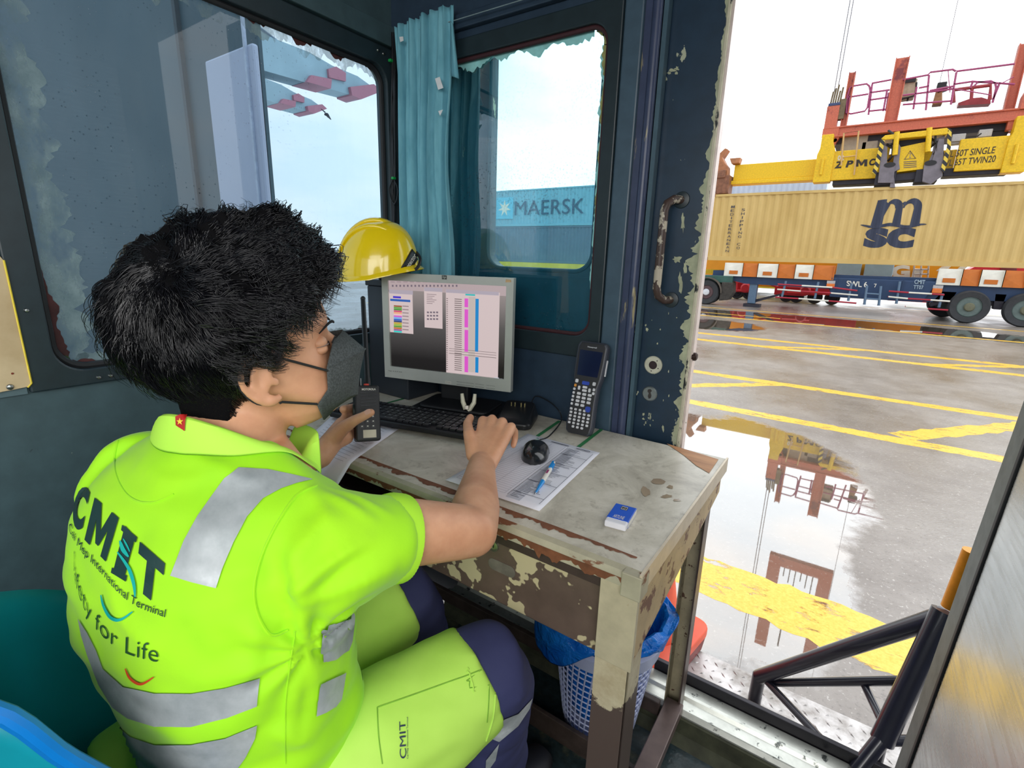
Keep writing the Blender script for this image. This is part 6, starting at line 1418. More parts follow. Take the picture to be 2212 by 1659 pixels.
chain(mb, [SHR, mid(SHR, ELR, .5), ELR, mid(ELR, WRR, .30)+V(.0, .0, .0), mid(ELR, WRR, .72), WRR], [.045, .046, .0385, .0400, .031, .0265], 22)
chain(mb, [SHL, mid(SHL, ELL, .5), ELL, mid(ELL, WRL, .30), mid(ELL, WRL, .72), WRL], [.044, .046, .038, .038, .030, .0255], 22)
chain(mb, [HR_, KNR, ANR], [.070, .055, .032], 18); chain(mb, [HL_, KNL, ANL], [.070, .055, .032], 18)
# right hand: knuckles up, fingers curled down onto the keyboard's end
KN = [dep(1043, 909, 1.075), dep(1063, 906, 1.070), dep(1085, 912, 1.058), dep(1104, 923, 1.045)]
for i, k in enumerate(KN): chain(mb, [mid(WRR, k, .02)+V(0, 0, 0)+(k-KN[1])*.25, k], [.0175, .0115], 12)
ellip(mb, mid(WRR, mid(KN[1], KN[2], .5), .52), (unit(KN[3]-KN[0]), unit(KN[1]-WRR), unit(np.cross(unit(KN[3]-KN[0]), unit(KN[1]-WRR)))), (.038, .050, .0145))
fwd_ = unit((mid(KN[1], KN[2], .5)-WRR)*V(1, 1, 0))
for i, k in enumerate(KN):
    L = [.036, .040, .037, .030][i]; p1 = k+fwd_*L*.72-UP*L*.50+(k-KN[1])*.08; p2 = p1+fwd_*.004-UP*L*.62; p3 = p2-fwd_*.014-UP*.010
    for p in (p1, p2, p3): p[2] = max(p[2], ZD+.030 if p is p1 else ZD+.026)
    mb_r = [.0100, .0092, .0086, .0078] if i < 3 else [.0090, .0082, .0076, .0070]
    chain(mb, [k, p1, p2, p3], mb_r, 12); mb.ball(k, .0118 if i < 3 else .0105)
TB = [mid(WRR, KN[0], .18)-unit(KN[3]-KN[0])*.018, dep(1013, 938, 1.03), dep(1010, 915, 1.07), dep(1016, 902, 1.095)]
chain(mb, TB, [.017, .0125, .0105, .0090], 12)
# left hand round the radio
PB0, PB1, PB2 = dep(716, 955, 1.055), dep(738, 915, 1.09), dep(748, 945, 1.085)
chain(mb, [WRL, PB0, PB1], [.025, .024, .015], 14); chain(mb, [WRL, PB0, PB2], [.025, .022, .016], 14); chain(mb, [PB1, PB2], [.014, .016], 12)
chain(mb, [dep(716, 950, 1.045), dep(740, 925, 1.040), dep(766, 908, 1.030), dep(785, 899, 1.028), dep(801, 891, 1.030)], [.019, .0155, .0115, .0100, .0092], 14)
for i, (yy, xx) in enumerate(((884, 742), (904, 744), (924, 746), (942, 748))):
    chain(mb, [dep(xx, yy, 1.10), dep(764, yy-4, 1.150), dep(794, yy-2, 1.158), dep(812, yy+2, 1.150)], [.0100, .0096, .0090, .0080], 12)
# feet
chain(mb, [ANR, ANR+V(.01, .11, -.055)], [.030, .022], 14); chain(mb, [ANL, ANL+V(-.01, .11, -.055)], [.030, .022], 14)
me, co, ed = remesh(mb, .0026, 6)
nr = normals(me)
def bump_at(p, amt, sg):
    global co
    d = np.linalg.norm(co-p, axis=1); co = co+nr*(amt*np.exp(-(d/sg)**2))[:, None]
for s_ in (-1, 1):
    bump_at(Hd(s_*.034, .088, .014), -.0075, .015); bump_at(Hd(s_*.048, .066, -.016), .0045, .022); bump_at(Hd(s_*.040, .088, .034), .003, .014); bump_at(Hd(s_*.032, .086, .013), .0030, .008)
me.vertices.foreach_set('co', co.ravel()); me.update()
bvh_b = bvh_of(me)
body = finish(me, 'body', SKIN.m, person)
# fingernails
def nail(p, n_, d, w, l):
    mb = MB(); s = unit(np.cross(n_, d)); mb.loft([[p+d*l*a+s*w*b*math.sqrt(max(1-a*a*.55, 0))+n_*(-.0009*b*b+.0004) for b in (-1, -.5, 0, .5, 1)]+[p+d*l*a+s*w*b*.98*math.sqrt(max(1-a*a*.55, 0))-n_*.0015 for b in (1, 0, -1)] for a in (-1, -.5, 0, .5, 1)]); mb.build('fingernail', plain('nail', (226, 178, 156), .35, var=.03), body)
def snap(p, n_): 
    h = bvh_b.ray_cast(Vector(p+n_*.03), Vector(-n_)); return np.array(h[0]) if h[0] is not None else p
tp, td = dep(797, 893, 1.03), unit(dep(801, 891, 1.03)-dep(785, 899, 1.028)); nn_ = unit(-CF*1.0+CU*.55); nn_ = unit(nn_-td*(nn_@td))
nail(snap(tp, nn_), nn_, td, .0058, .0065)
# eyes and brows
EYW = plain('eye_white', (150, 130, 120), .2, var=0); 
for s in (-1, 1):
    ec_ = Hd(s*.0315, .0722, .014); mb = MB(); ellip(mb, ec_+hf*.0002, HA, (.0122, .0122, .0022)); e_ = mb.build('eye', EYW, body)
    mb = MB(); mb.lathe(ec_+hf*.0125, [(.0036, -.001), (.0030, .0004), (0, .0008)], hf, 16); mb.build('iris', plain('iris_dark', (36, 22, 16), .15, var=0), e_)
    mb = MB(); ellip(mb, ec_-hf*.0008+HU*.0040, HA, (.0130, .0118, .0092)); ellip(mb, ec_-hf*.0012-HU*.0050, HA, (.0130, .0112, .0080)); mb.build('eyelid', SKIN.m, body, smooth=80)
    mb = MB()
    P = [Hd(s*(.014+.034*t), .100-.022*t*t-.004*t, .036+.006*math.sin(t*PI)-.004*t) for t in np.linspace(0, 1, 8)]; mb.tube(P, [.0012, .0018, .002, .002, .0018, .0015, .0012, .0008], 6); mb.build('eyebrow', plain('brow_black', (20, 16, 16), .8), body)
    mb = MB(); P = [Hd(s*(.020+.026*t), .0965-.010*t*t, .0165+.004*math.sin(t*PI)) for t in np.linspace(0, 1, 7)]; mb.tube(P, .0011, 5); mb.build('eyelashes', plain('brow_black', (20, 16, 16), .8), body)

# ---------------------------------------------------------------- shirt
NEON = NT('neon_shirt'); f = NEON.noise(5, 4, .6)
NEON.set(Base_Color=NEON.ramp(f, [(.3, srgb(148, 222, 0)), (.7, srgb(168, 236, 6))]), Roughness=.75); NEON.p.inputs['Sheen Weight'].default_value = .15
wv = NEON.noise(260, 2, .5); NEON.bump(wv, .12, .001)
mb = MB(); rings = []
TZ = (.455, .50, .56, .64, .72, .80, .86, .905, .935, .958); TA = (.178, .186, .182, .176, .176, .178, .176, .150, .108, .070); TB_ = (.135, .140, .137, .130, .126, .125, .118, .100, .080, .062)
for z, a, b in zip(TZ, TA, TB_):
    lo_ = max(0, (.74-z)/.28); a -= .056*lo_; b -= .028*lo_
    rings.append([tcen(z)+TR_*.048*lo_+TF*.062*lo_+TR_*a*math.copysign(abs(math.cos(q))**.85, math.cos(q))+TF*b*math.copysign(abs(math.sin(q))**.9, math.sin(q))-UP*(.075*max(0, (z-.86)/.1)*max(0, math.sin(q))) for q in np.linspace(0, 2*PI, 48, endpoint=False)])
mb.loft(rings)
CUFR = mid(SHR, ELR, .36); CUFL = mid(SHL, ELL, .56)
chain(mb, [NB_-UP*.052-TF*.012, SHR-UP*.014], [.055, .060], 20); chain(mb, [NB_-UP*.052-TF*.012, SHL-UP*.004], [.055, .050], 20)
for sh, cf in ((SHR, CUFR), (SHL, CUFL)):
    d = unit(cf-sh); P = [sh-d*.06-UP*.045, sh-UP*.022, mid(sh, cf, .4)-UP*.018, mid(sh, cf, .8)-UP*.010, cf-UP*.006+d*.010]
    mb.tube(P, [.076, .076, .070, .061, .058], 28)
me, co, ed = remesh(mb, .0045, 10)
nr = normals(me)
# folds: soft large ones everywhere, tighter ones fanning out from the armpit and across the waist
def folds(co, nr, arm, sh):
    d = co-arm; L = np.linalg.norm(d, axis=1); w = np.exp(-(L/.13)**2)
    ax = unit(sh-arm); u = d@ax; v = d@unit(np.cross(ax, CF)); an = np.arctan2(v, u)
    return w*np.sin(an*8+L*10)*.0070
big = vnoise(co, (7, 7, 5)); mid_ = vnoise(co, (14, 14, 34), 3.1); fine_ = vnoise(co, (30, 30, 60), 9.2)
arm = SHR-UP*.10+TF*(-.01)
low = np.clip((.74-co[:, 2])/.2, 0, 1)
co = co+nr*(big*.008+mid_*(.0034+.0045*low)+fine_*.0010+folds(co, nr, arm, SHR))[:, None]
bvh0 = BVHTree.FromPolygons([tuple(p) for p in co], [tuple(p.vertices) for p in me.polygons])
def fold(P, amp, sg):
    global co
    Q = []
    for x, y in [(q[0], q[1]) for q in catmull([V(a, b, 0) for a, b in P], 6)]:
        d = unit(ray(x, y)); h = bvh0.ray_cast(Vector(CAM), Vector(d))
        if h[0] is not None: Q.append(np.array(h[0]))
    if len(Q) < 3: return
    Q = np.array(Q); D = np.full(len(co), 9.0); T_ = np.zeros(len(co))
    for k, q in enumerate(Q):
        d = np.linalg.norm(co-q, axis=1); m = d < D; D[m] = d[m]; T_[m] = k/(len(Q)-1)
    co = co+nr*(amp*np.exp(-(D/sg)**2)*np.sin(np.clip(T_, .06, .94)*PI)**.6)[:, None]
for P, a, g in (([(600, 1310), (680, 1240), (790, 1165)], .006, .010), ([(612, 1322), (720, 1280), (845, 1232)], .006, .010), ([(595, 1290), (640, 1200), (700, 1120)], .005, .011),
                ([(690, 1062), (740, 1085), (800, 1120)], .005, .008), ([(720, 1058), (775, 1078), (840, 1112)], .004, .007), ([(655, 1050), (690, 1090), (720, 1150)], .004, .010),
                ([(395, 975), (470, 1010), (560, 1040)], .004, .009), ([(300, 1010), (380, 1040), (470, 1020)], .003, .010), ([(560, 1330), (545, 1420), (520, 1480)], .005, .012),
                ([(600, 1350), (640, 1440), (625, 1560)], .006, .012), ([(640, 1340), (690, 1390), (730, 1420)], .006, .010), ([(560, 1560), (640, 1600), (720, 1590)], .005, .010), ([(420, 1340), (470, 1400), (540, 1440)], .003, .012),
                ([(230, 1240), (260, 1330), (330, 1400)], .003, .010), ([(625, 1345), (600, 1250), (560, 1180)], -.005, .012), ([(650, 1310), (740, 1230), (820, 1190)], -.005, .010), ([(610, 1380), (660, 1480), (650, 1580)], -.005, .010)):
    fold(P, a, g)
co = lap(co, ed, 1, .4)
shirt = finish(me, 'shirt', NEON.m, person, co)
me.update(); bvh_s = bvh_of(me)

def cast(px, py, bv, off=.0012, near=None):
    d = ray(px, py); dd = unit(d); h = bv.ray_cast(Vector(CAM), Vector(dd))
    if h[0] is None:
        n = bv.find_nearest(Vector(near if near is not None else dep(px, py, .62))); h = n
        return np.array(h[0])+np.array(h[1])*off, False
    n = np.array(h[1]); 
    if n@dd > 0: n = -n
    return np.array(h[0])+n*off, True
def cutgrid(vs, fs, step):
    me = bpy.data.meshes.new('c'); me.from_pydata([(x, y, 0) for x, y in vs], [], fs); bm = bmesh.new(); bm.from_mesh(me)
    a = np.array(vs); lo, hi = a.min(0), a.max(0)
    for k in (0, 1):
        x = lo[k]+step
        while x < hi[k]:
            c = [0, 0, 0]; c[k] = x; n = [0, 0, 0]; n[k] = 1
            bmesh.ops.bisect_plane(bm, geom=bm.verts[:]+bm.edges[:]+bm.faces[:], plane_co=c, plane_no=n, dist=1e-6); x += step
    bmesh.ops.triangulate(bm, faces=[f for f in bm.faces if len(f.verts) > 4]); bm.verts.index_update()
    V_ = [(v.co.x, v.co.y) for v in bm.verts]; F_ = [tuple(v.index for v in f.verts) for f in bm.faces]; bm.free(); bpy.data.meshes.remove(me); return V_, F_
def decal(name, poly, m, parent, bv, step=9, off=.0012, solid=0, near=None):
    V_, F_ = cutgrid(poly, [tuple(range(len(poly)))], step); mb = MB(); P = [cast(x, y, bv, off, near)[0] for x, y in V_]; mb.add(P, F_); o = mb.build(name, m, parent, smooth=80, solid=solid); return o
def tdecal(mb, s, fmap, bv, step=.12, bold=0, shear=0, off=.0014, near=None):
    """fmap: unit square -> pixel"""
    vs, fs = text_geo(s, bold, shear)
    if not vs: return
    vs, fs = cutgrid(vs, fs, step); mb.add([cast(*fmap(a, b), bv, off, near)[0] for a, b in vs], fs)
c2 = lambda x, y: (x*.4815, 860+y*.4815); c3 = lambda x, y: (600+x*.3972, 1000+y*.3972)
def smoothp(P, n=4): 
    Q = catmull([V(x, y, 0) for x, y in P]+[V(*P[0], 0)], n); return [(q[0], q[1]) for q in Q[:-1]]
SILV = NT('reflective_tape'); f = SILV.noise(14, 5, .65); SILV.set(Base_Color=SILV.ramp(f, [(.35, srgb(142, 150, 152)), (.62, srgb(176, 182, 184)), (.75, srgb(206, 212, 214))]), Roughness=.45, Metallic=.15)
SB = SILV.n('ShaderNodeTexVoronoi', Scale=150); 
for P in ([(1070, 315), (1200, 322), (1310, 345), (1400, 368), (1330, 385), (1260, 408), (1180, 452), (1110, 532), (1050, 645), (1000, 765), (972, 850), (870, 825), (770, 795), (830, 640), (890, 530), (960, 430), (1010, 360)],
          [(358, 985), (400, 1050), (440, 1130), (470, 1210), (560, 1290), (700, 1320), (860, 1320), (1010, 1295), (1163, 1250), (1160, 1310), (1152, 1378), (1020, 1430), (860, 1470), (700, 1468), (580, 1430), (510, 1380), (450, 1280), (400, 1150), (372, 1060)],
          [(530, 1462), (590, 1512), (700, 1550), (860, 1548), (1010, 1520), (1152, 1462), (1145, 1520), (1100, 1610), (1040, 1690), (900, 1740), (760, 1730), (640, 1670), (570, 1570)]):
    decal('reflective_strip', [c2(x, y) for x, y in P], SILV.m, shirt, bvh_s, 7, .0020)
for P in ([(235, 905), (320, 872), (405, 830), (400, 900), (390, 970), (370, 1020), (300, 1066), (230, 1088)], [(220, 1195), (290, 1170), (355, 1140), (345, 1210), (332, 1280), (300, 1322), (250, 1352), (200, 1372)]):
    decal('reflective_strip', [c3(x, y) for x, y in P], SILV.m, shirt, bvh_s, 5, .0045)
GRN = plain('print_dark_green', (10, 52, 50), .6, var=.05); TEAL = plain('print_teal', (0, 170, 160), .6, var=.05); REDI = plain('print_red', (206, 70, 30), .6, var=.05)
def quad(TL, TR2, BL, BR, cv=c2):
    TL, TR2, BL, BR = [V(*p) for p in (TL, TR2, BL, BR)]
    return lambda a, b: cv(*((BL*(1-a)+BR*a)*(1-b)+(TL*(1-a)+TR2*a)*b))
mb = MB()
tdecal(mb, 'C', quad((352, 388), (412, 408), (322, 572), (372, 600)), bvh_s, .1, .05)
tdecal(mb, 'M', quad((430, 447), (538, 538), (385, 635), (480, 733)), bvh_s, .1, .025)
tdecal(mb, 'I', quad((565, 572), (612, 622), (512, 782), (560, 815)), bvh_s, .1, .03); 
tdecal(mb, 'I', quad((553, 568), (620, 625), (548, 592), (614, 650)), bvh_s, .3, .1); tdecal(mb, 'I', quad((508, 758), (575, 795), (503, 782), (570, 822)), bvh_s, .3, .1)
tdecal(mb, 'T', quad((632, 645), (745, 742), (607, 845), (722, 940)), bvh_s, .1, .06)
mb.build('back_logo', GRN, shirt, smooth=0)
def along(path, h, cv=c2):
    """unit square -> along a pixel path (a) and up by h (b)"""
    Q = catmull([V(x, y, 0) for x, y in path], 12); Q = np.array(Q)[:, :2]; L = np.r_[0, np.cumsum(np.linalg.norm(np.diff(Q, axis=0), axis=1))]; L /= L[-1]
    return lambda a, b: cv(np.interp(a, L, Q[:, 0])+h[0]*b, np.interp(a, L, Q[:, 1])+h[1]*b)
mb = MB(); tdecal(mb, 'Cai Mep International Terminal', along([(312, 600), (340, 655), (380, 712), (450, 788), (530, 880), (620, 945), (742, 992)], (8, -46)), bvh_s, .012, .0); mb.build('back_text', GRN, shirt, smooth=0)
mb = MB(); tdecal(mb, 'Safety for Life', along([(335, 770), (345, 860), (380, 960), (430, 1050), (500, 1120), (580, 1170), (712, 1206)], (4, -98)), bvh_s, .012, -.008); mb.build('back_slogan', plain('print_thin_green', (30, 80, 40), .6), shirt, smooth=0)
def band(P, w, cv=c2):
    Q = np.array(catmull([V(x, y, 0) for x, y in P], 8))[:, :2]; t = np.gradient(Q, axis=0); t /= np.linalg.norm(t, axis=1)[:, None]; n = np.c_[-t[:, 1], t[:, 0]]; k = len(Q); ww = w*np.sin(np.linspace(.35, PI-.35, k))[:, None]
    A = Q+n*ww; B_ = Q-n*ww; mb = MB(); mb.add([cast(*cv(*p), bvh_s, .002)[0] for p in A]+[cast(*cv(*p), bvh_s, .002)[0] for p in B_], [(i, i+1, k+i+1, k+i) for i in range(k-1)]); return mb
for P, w, m in (([(462, 880), (474, 930), (505, 980), (550, 992), (603, 955)], 7, TEAL), ([(570, 1208), (592, 1252), (640, 1278), (697, 1246)], 6, REDI), ([(545, 640), (560, 680), (585, 712)], 9, TEAL), ([(535, 690), (585, 760), (608, 830), (614, 890)], 8, TEAL), ([(560, 632), (575, 660), (590, 690)], 4, TEAL)):
    band(P, w).build('print_curve', m, shirt, smooth=0)
# sleeve seam, yoke seam, side seam: thin piping
def seam(P, cv, r=.0016, nm='seam', m=None, bv=None):
    Q = catmull([V(x, y, 0) for x, y in P], 8); mb = MB(); mb.tube([cast(*cv(q[0], q[1]), bv or bvh_s, .0004)[0] for q in Q], r, 6); return mb.build(nm, m or NEON.m, shirt)
seam([(1420, 392), (1330, 440), (1240, 570), (1170, 720), (1140, 860), (1160, 980), (1215, 1062), (1290, 1040)], c2)
seam([(530, 190), (515, 260), (520, 340), (560, 420), (620, 462), (700, 466), (780, 430)], c2, .0010)
seam([(1325, 1040), (1300, 1200), (1282, 1350), (1278, 1500), (1280, 1640)], c2, .0010)
# ribbed cuffs
RIB = NT('ribbed_cuff'); w_ = RIB.n('ShaderNodeTexNoise', Scale=120); RIB.set(Base_Color=srgb(178, 240, 50), Roughness=.8)
for sh, cf, nm in ((SHR, CUFR, 0), (SHL, CUFL, 1)):
    d = unit(cf-sh); c = cf-UP*.008; a = unit(UP-d*(UP@d)); b = np.cross(d, a); rings = []
    for o_, r in ((-.010, .0565), (.0, .0590), (.016, .0580), (.021, .0565), (.021, .0530), (.0, .0530), (-.010, .0550)):
        rings.append([c+d*o_+(a*math.cos(q)+b*math.sin(q))*(r+(.0006 if i % 2 else 0)) for i, q in enumerate(np.linspace(0, 2*PI, 120, endpoint=False))])
    mb = MB(); mb.loft(rings, cap=False, closed=True); mb.build('cuff', RIB.m, shirt)
# ---------------------------------------------------------------- collar
COLM = NT('collar_rib'); COLM.set(Base_Color=srgb(186, 244, 80), Roughness=.8); w_ = COLM.noise(240, 2, .5); COLM.bump(w_, .15, .001)
n_c = 56; top = []; bot = []
upper = {}
cc0 = NB_+V(0, 0, .0)
def colpt(q, r, z): return cc0+TR_*(r*math.cos(q)*1.0)+TF*(r*math.sin(q))+UP*z
rings = [[], [], [], []]
for i in range(n_c):
    q = -PI/2-PI*.98+2*PI*.98*i/(n_c-1)      # opens at the front
    fr = (math.sin(q)+1)/2                    # 0 back, 1 front
    zt = .052-.106*fr; rt_ = .062+.016*fr
    rings[0].append(colpt(q, rt_-.003, zt-.012)); rings[1].append(colpt(q, rt_, zt)); rings[2].append(colpt(q, rt_+.006, zt+.001))
    rb = .074+.036*fr+.004*abs(math.cos(q)); P = colpt(q, rb, .03)
    h = bvh_s.ray_cast(Vector(P+UP*.1), Vector((0, 0, -1))); zz = h[0][2]+.004 if h[0] is not None else cc0[2]-.01
    P[2] = min(max(zz, cc0[2]-.10), cc0[2]+.010); rings[3].append(P)
mids = []
for a, b in zip(rings[2], rings[3]):
    m_ = mid(a, b, .5); m_ = m_+UP*.006; h = bvh_s.ray_cast(Vector(m_+UP*.1), Vector((0, 0, -1)))
    if h[0] is not None and m_[2] < h[0][2]+.004: m_[2] = h[0][2]+.004
    mids.append(m_)
R5 = [rings[0], rings[1], rings[2], mids, rings[3]]
mb = MB(); vs = [p for r in R5 for p in r]; mb.add(vs, [(k*n_c+i, k*n_c+i+1, (k+1)*n_c+i+1, (k+1)*n_c+i) for k in range(4) for i in range(n_c-1)])
col = mb.build('collar', COLM.m, shirt, smooth=70, solid=.0022, sub=1)
mcol = bpy.data.meshes.new('c'); mcol.from_pydata([tuple(v) for v in vs], [], mb.f); bvh_c = bvh_of(mcol)
FLR = plain('flag_red', (176, 26, 20), .6, var=.05)
flg = decal('flag_patch', [(382, 893), (404, 898), (402, 931), (383, 918)], FLR, col, bvh_c, 6, .0022, near=rings[2][n_c//2])
S_ = []
for i in range(10): a = -PI/2+i*PI/5; r = (7.5 if i % 2 == 0 else 3); S_.append((393+r*math.cos(a), 910+r*1.1*math.sin(a)))
mb = MB(); mb.add([cast(x, y, bvh_c, .0030, rings[2][n_c//2])[0] for x, y in S_], [tuple(range(10))]); mb.build('star', plain('flag_yellow', (240, 210, 60), .6), flg, smooth=0)

# ---------------------------------------------------------------- trousers
PAL = NT('trouser_lime'); f = PAL.noise(6, 4, .6); PAL.set(Base_Color=PAL.ramp(f, [(.3, srgb(168, 214, 78)), (.7, srgb(186, 230, 96))]), Roughness=.8); PAL.bump(PAL.noise(220, 2), .1, .001)
NVY = NT('trouser_navy'); f = NVY.noise(8, 4, .6); NVY.set(Base_Color=NVY.ramp(f, [(.3, srgb(40, 44, 84)), (.7, srgb(54, 58, 100))]), Roughness=.8)
def limb_mesh(name, m, P, R_, par, vox=.006, it=8, amp=.004, sc3=(9, 9, 22), off=0, extra=None):
    mb = MB(); mb.tube(P, R_, 32)
    for e in (extra or []): mb.ball(*e)
    me, co, ed = remesh(mb, vox, it); nr = normals(me)
    n1 = vnoise(co, sc3, off); n2 = vnoise(co, tuple(2.3*a for a in sc3), off+7); co = co+nr*(n1*amp+n2*amp*.45)[:, None]
    o = finish(me, name, m, par, co); me.update(); return o, me
tro = None
def leg_(HJ, KN_, AN, tag_):
    d = unit(KN_-HJ); e = unit(AN-KN_)
    thigh, mt_ = limb_mesh('trouser_thigh', PAL.m, [HJ-d*.06, HJ+d*.02, mid(HJ, KN_, .4), mid(HJ, KN_, .72), KN_-d*.012], [.106, .110, .102, .090, .082], person, off=1+tag_)
    lower, ml_ = limb_mesh('trouser_lower', NVY.m, [KN_-d*.035, KN_+d*.004+e*.004, KN_+d*.006+e*.035, mid(KN_, AN, .30), mid(KN_, AN, .62), AN-e*.01], [.079, .076, .074, .072, .068, .066], person, amp=.005, off=4+tag_)
    return thigh, mt_, lower, ml_
th, mt_, lo, ml_ = leg_(HR_+TF*.01, KNR, ANR, 0); thL, mtL, loL, mlL = leg_(HL_, KNL, ANL, 5)
bvh_t, bvh_l, bvh_tl, bvh_ll = bvh_of(mt_), bvh_of(ml_), bvh_of(mtL), bvh_of(mlL)
mb = MB(); rings = []
for z, a, b in ((.405, .15, .11), (.42, .172, .128), (.47, .172, .13), (.54, .155, .12)):
    rings.append([HIP*V(1, 1, 0)+UP*z+TR_*(a*.84*math.cos(q)+.034)+TF*(b*.84*math.sin(q)+.045) for q in np.linspace(0, 2*PI, 36, endpoint=False)])
mb.loft(rings); mb.build('trouser_seat', PAL.m, person, sub=1)
decal('shin_band', [(1088, 1552), (1118, 1540), (1148, 1508), (1142, 1530), (1118, 1566), (1078, 1600), (1060, 1592)], SILV.m, lo, bvh_l, 8, .002)
decal('shin_band', [(1050, 1640), (1078, 1604), (1070, 1640), (1048, 1672)], SILV.m, lo, bvh_l, 8, .002)
decal('shin_band', [(845, 1385), (868, 1358), (895, 1346), (893, 1372), (885, 1392), (862, 1401)], SILV.m, loL, bvh_ll, 8, .002)
mb = MB(); Q = catmull([V(1042, 1366, 0), V(1058, 1420, 0), V(1069, 1480, 0), V(1066, 1545, 0), V(1050, 1600, 0)], 6); mb.tube([cast(q[0], q[1], bvh_t, .0004)[0] for q in Q], .0013, 6); mb.build('seam', PAL.m, th)
mb = MB(); Q = catmull([V(815, 1528, 0), V(900, 1498, 0), V(1000, 1462, 0), V(1052, 1448, 0), V(1056, 1500, 0), V(1052, 1560, 0)], 6); mb.tube([cast(q[0], q[1], bvh_t, .0002)[0] for q in Q], .0009, 6)
Q = catmull([V(815, 1528, 0), V(818, 1590, 0), V(826, 1650, 0)], 6); mb.tube([cast(q[0], q[1], bvh_t, .0002)[0] for q in Q], .0009, 6); mb.build('pocket_seam', plain('seam_green', (120, 170, 50), .8), th)
GR2 = plain('print_navy_green', (16, 40, 70), .6)
mb = MB(); tdecal(mb, 'CMIT', quad((663, 1608), (660, 1408), (698, 1604), (694, 1402), c3), bvh_t, .1, .0); mb.build('leg_logo', GR2, th, smooth=0)
mb = MB(); tdecal(mb, 'Cai Mep International Terminal', quad((700, 1608), (700, 1384), (711, 1606), (711, 1382), c3), bvh_t, .03, .0); mb.build('leg_text', GR2, th, smooth=0)
# shirt hem hanging over the hip
mb = MB(); rings = []
for z, o_ in ((.60, -.004), (.54, .004), (.49, .010), (.465, .012), (.463, .007), (.50, .002)):
    rings.append([HIP*V(1, 1, 0)+UP*(z+.006*math.sin(q*5))+TR_*((.132+o_)*math.cos(q)+.046)+TF*((.108+o_)*math.sin(q)+.058) for q in np.linspace(0, 2*PI, 60, endpoint=False)])
mb.loft(rings, cap=False); mb.build('shirt_hem', NEON.m, shirt, smooth=70)
SHB = plain('boot_black', (30, 30, 34), .5)
for an, dx in ((ANR, .02), (ANL, -.02)):
    mb = MB(); c = V(an[0], an[1], 0); d = unit(V(dx*3, 1, 0)); s = V(d[1], -d[0], 0)
    mb.loft([[c+d*(f*.14+.05)+s*w*math.cos(q)+UP*(h*.5+h*.5*math.sin(q)) for q in np.linspace(0, 2*PI, 16, endpoint=False)] for f, w, h in ((-1, .03, .07), (-.85, .042, .11), (-.3, .045, .12), (.2, .048, .085), (.7, .050, .065), (1, .030, .045))]); mb.tube([c+UP*.05, V(an[0], an[1], .16)], .054, 16); mb.build('boot', SHB, person, smooth=50)

# ---------------------------------------------------------------- face mask with ear loops
MSK = NT('mask_grey'); MSK.set(Base_Color=MSK.ramp(MSK.noise(420, 2, .5), [(.35, srgb(58, 62, 62)), (.65, srgb(80, 86, 86))]), Roughness=.85); MSK.bump(MSK.noise(500, 2), .3, .0006)
A0, B0 = dep(702, 817, .632), dep(686, 876, .632)
def loc(p): d = p-S0; return d@hr, d@hf, d@HU
ra, fa, ua = loc(A0); rb, fb_, ub = loc(B0)
ra = max(ra, .040); rb = max(rb, .040)
def MK(r, f, u): return Hd(r, f, u)
rows_ = []
nt_, rt2, ft2, ct = loc(dep(738, 712, .69)), loc(dep(782, 758, .70)), loc(dep(757, 884, .665)), loc(dep(704, 897, .64))
prof_ = [(0, max(nt_[1], .104), nt_[2]), (0, rt2[1]+.006, rt2[2]), (0, max(ft2[1], .115)+.004, (rt2[2]+ft2[2])/2), (0, max(ft2[1], .108), ft2[2]), (0, max(ct[1]+.016, .074), ct[2]-.012)]
side_ = [(.034, prof_[0][1]-.020, nt_[2]-.004), (ra*.97, fa+.006, ua+.012), (ra*.99, fa, (ua+ub)/2), (rb, fb_, ub), (rb*.70, fb_+.004, ct[2]-.012)]
NM = 14
grid = []
for k in range(5):
    row = []
    for i in range(-NM, NM+1):
        t = abs(i)/NM; s = 1 if i >= 0 else -1; p, q_ = prof_[k], side_[k]
        r = q_[0]*t**.9; f = p[1]+(q_[1]-p[1])*t**1.25; u = p[2]+(q_[2]-p[2])*t**.8; row.append(MK(s*r, f, u))
    grid.append(row)
mb = MB(); W2 = 2*NM+1; mb.add([p for r in grid for p in r], [(k*W2+i, k*W2+i+1, (k+1)*W2+i+1, (k+1)*W2+i) for k in range(4) for i in range(W2-1)])
mk_ = mb.build('face_mask', MSK.m, person, smooth=35, solid=.0015)
mb = MB(); mb.tube([p+hf*.001 for p in grid[1]], .0012, 6); mb.build('mask_fold', MSK.m, mk_)
STR = plain('ear_loop_black', (26, 28, 28), .7)
def surf(p, off=.0016):
    n = bvh_b.find_nearest(Vector(p)); q = np.array(n[0]); d = p-q; L = np.linalg.norm(d); nn = np.array(n[1])
    return q+nn*off if (d@nn) < off else p
for s in (-1, 1):
    eT, eB = Hd(s*.082, .006, .030), Hd(s*.080, .004, -.030); a, b = MK(s*side_[1][0], side_[1][1], side_[1][2]-.004), MK(s*side_[3][0], side_[3][1], side_[3][2]+.002)
    for P in ((a, eT), (b, eB)):
        pts_ = [surf(mid(P[0], P[1], t)) for t in np.linspace(0, 1, 12)]; mb = MB(); mb.tube(pts_, .0016, 6); mb.build('ear_loop', STR, mk_)
    mb = MB(); mb.tube(catmull([eT, Hd(s*.079, -.016, .030), Hd(s*.078, -.030, .0), Hd(s*.078, -.018, -.026), eB], 5), .0015, 6); mb.build('ear_loop', STR, mk_)

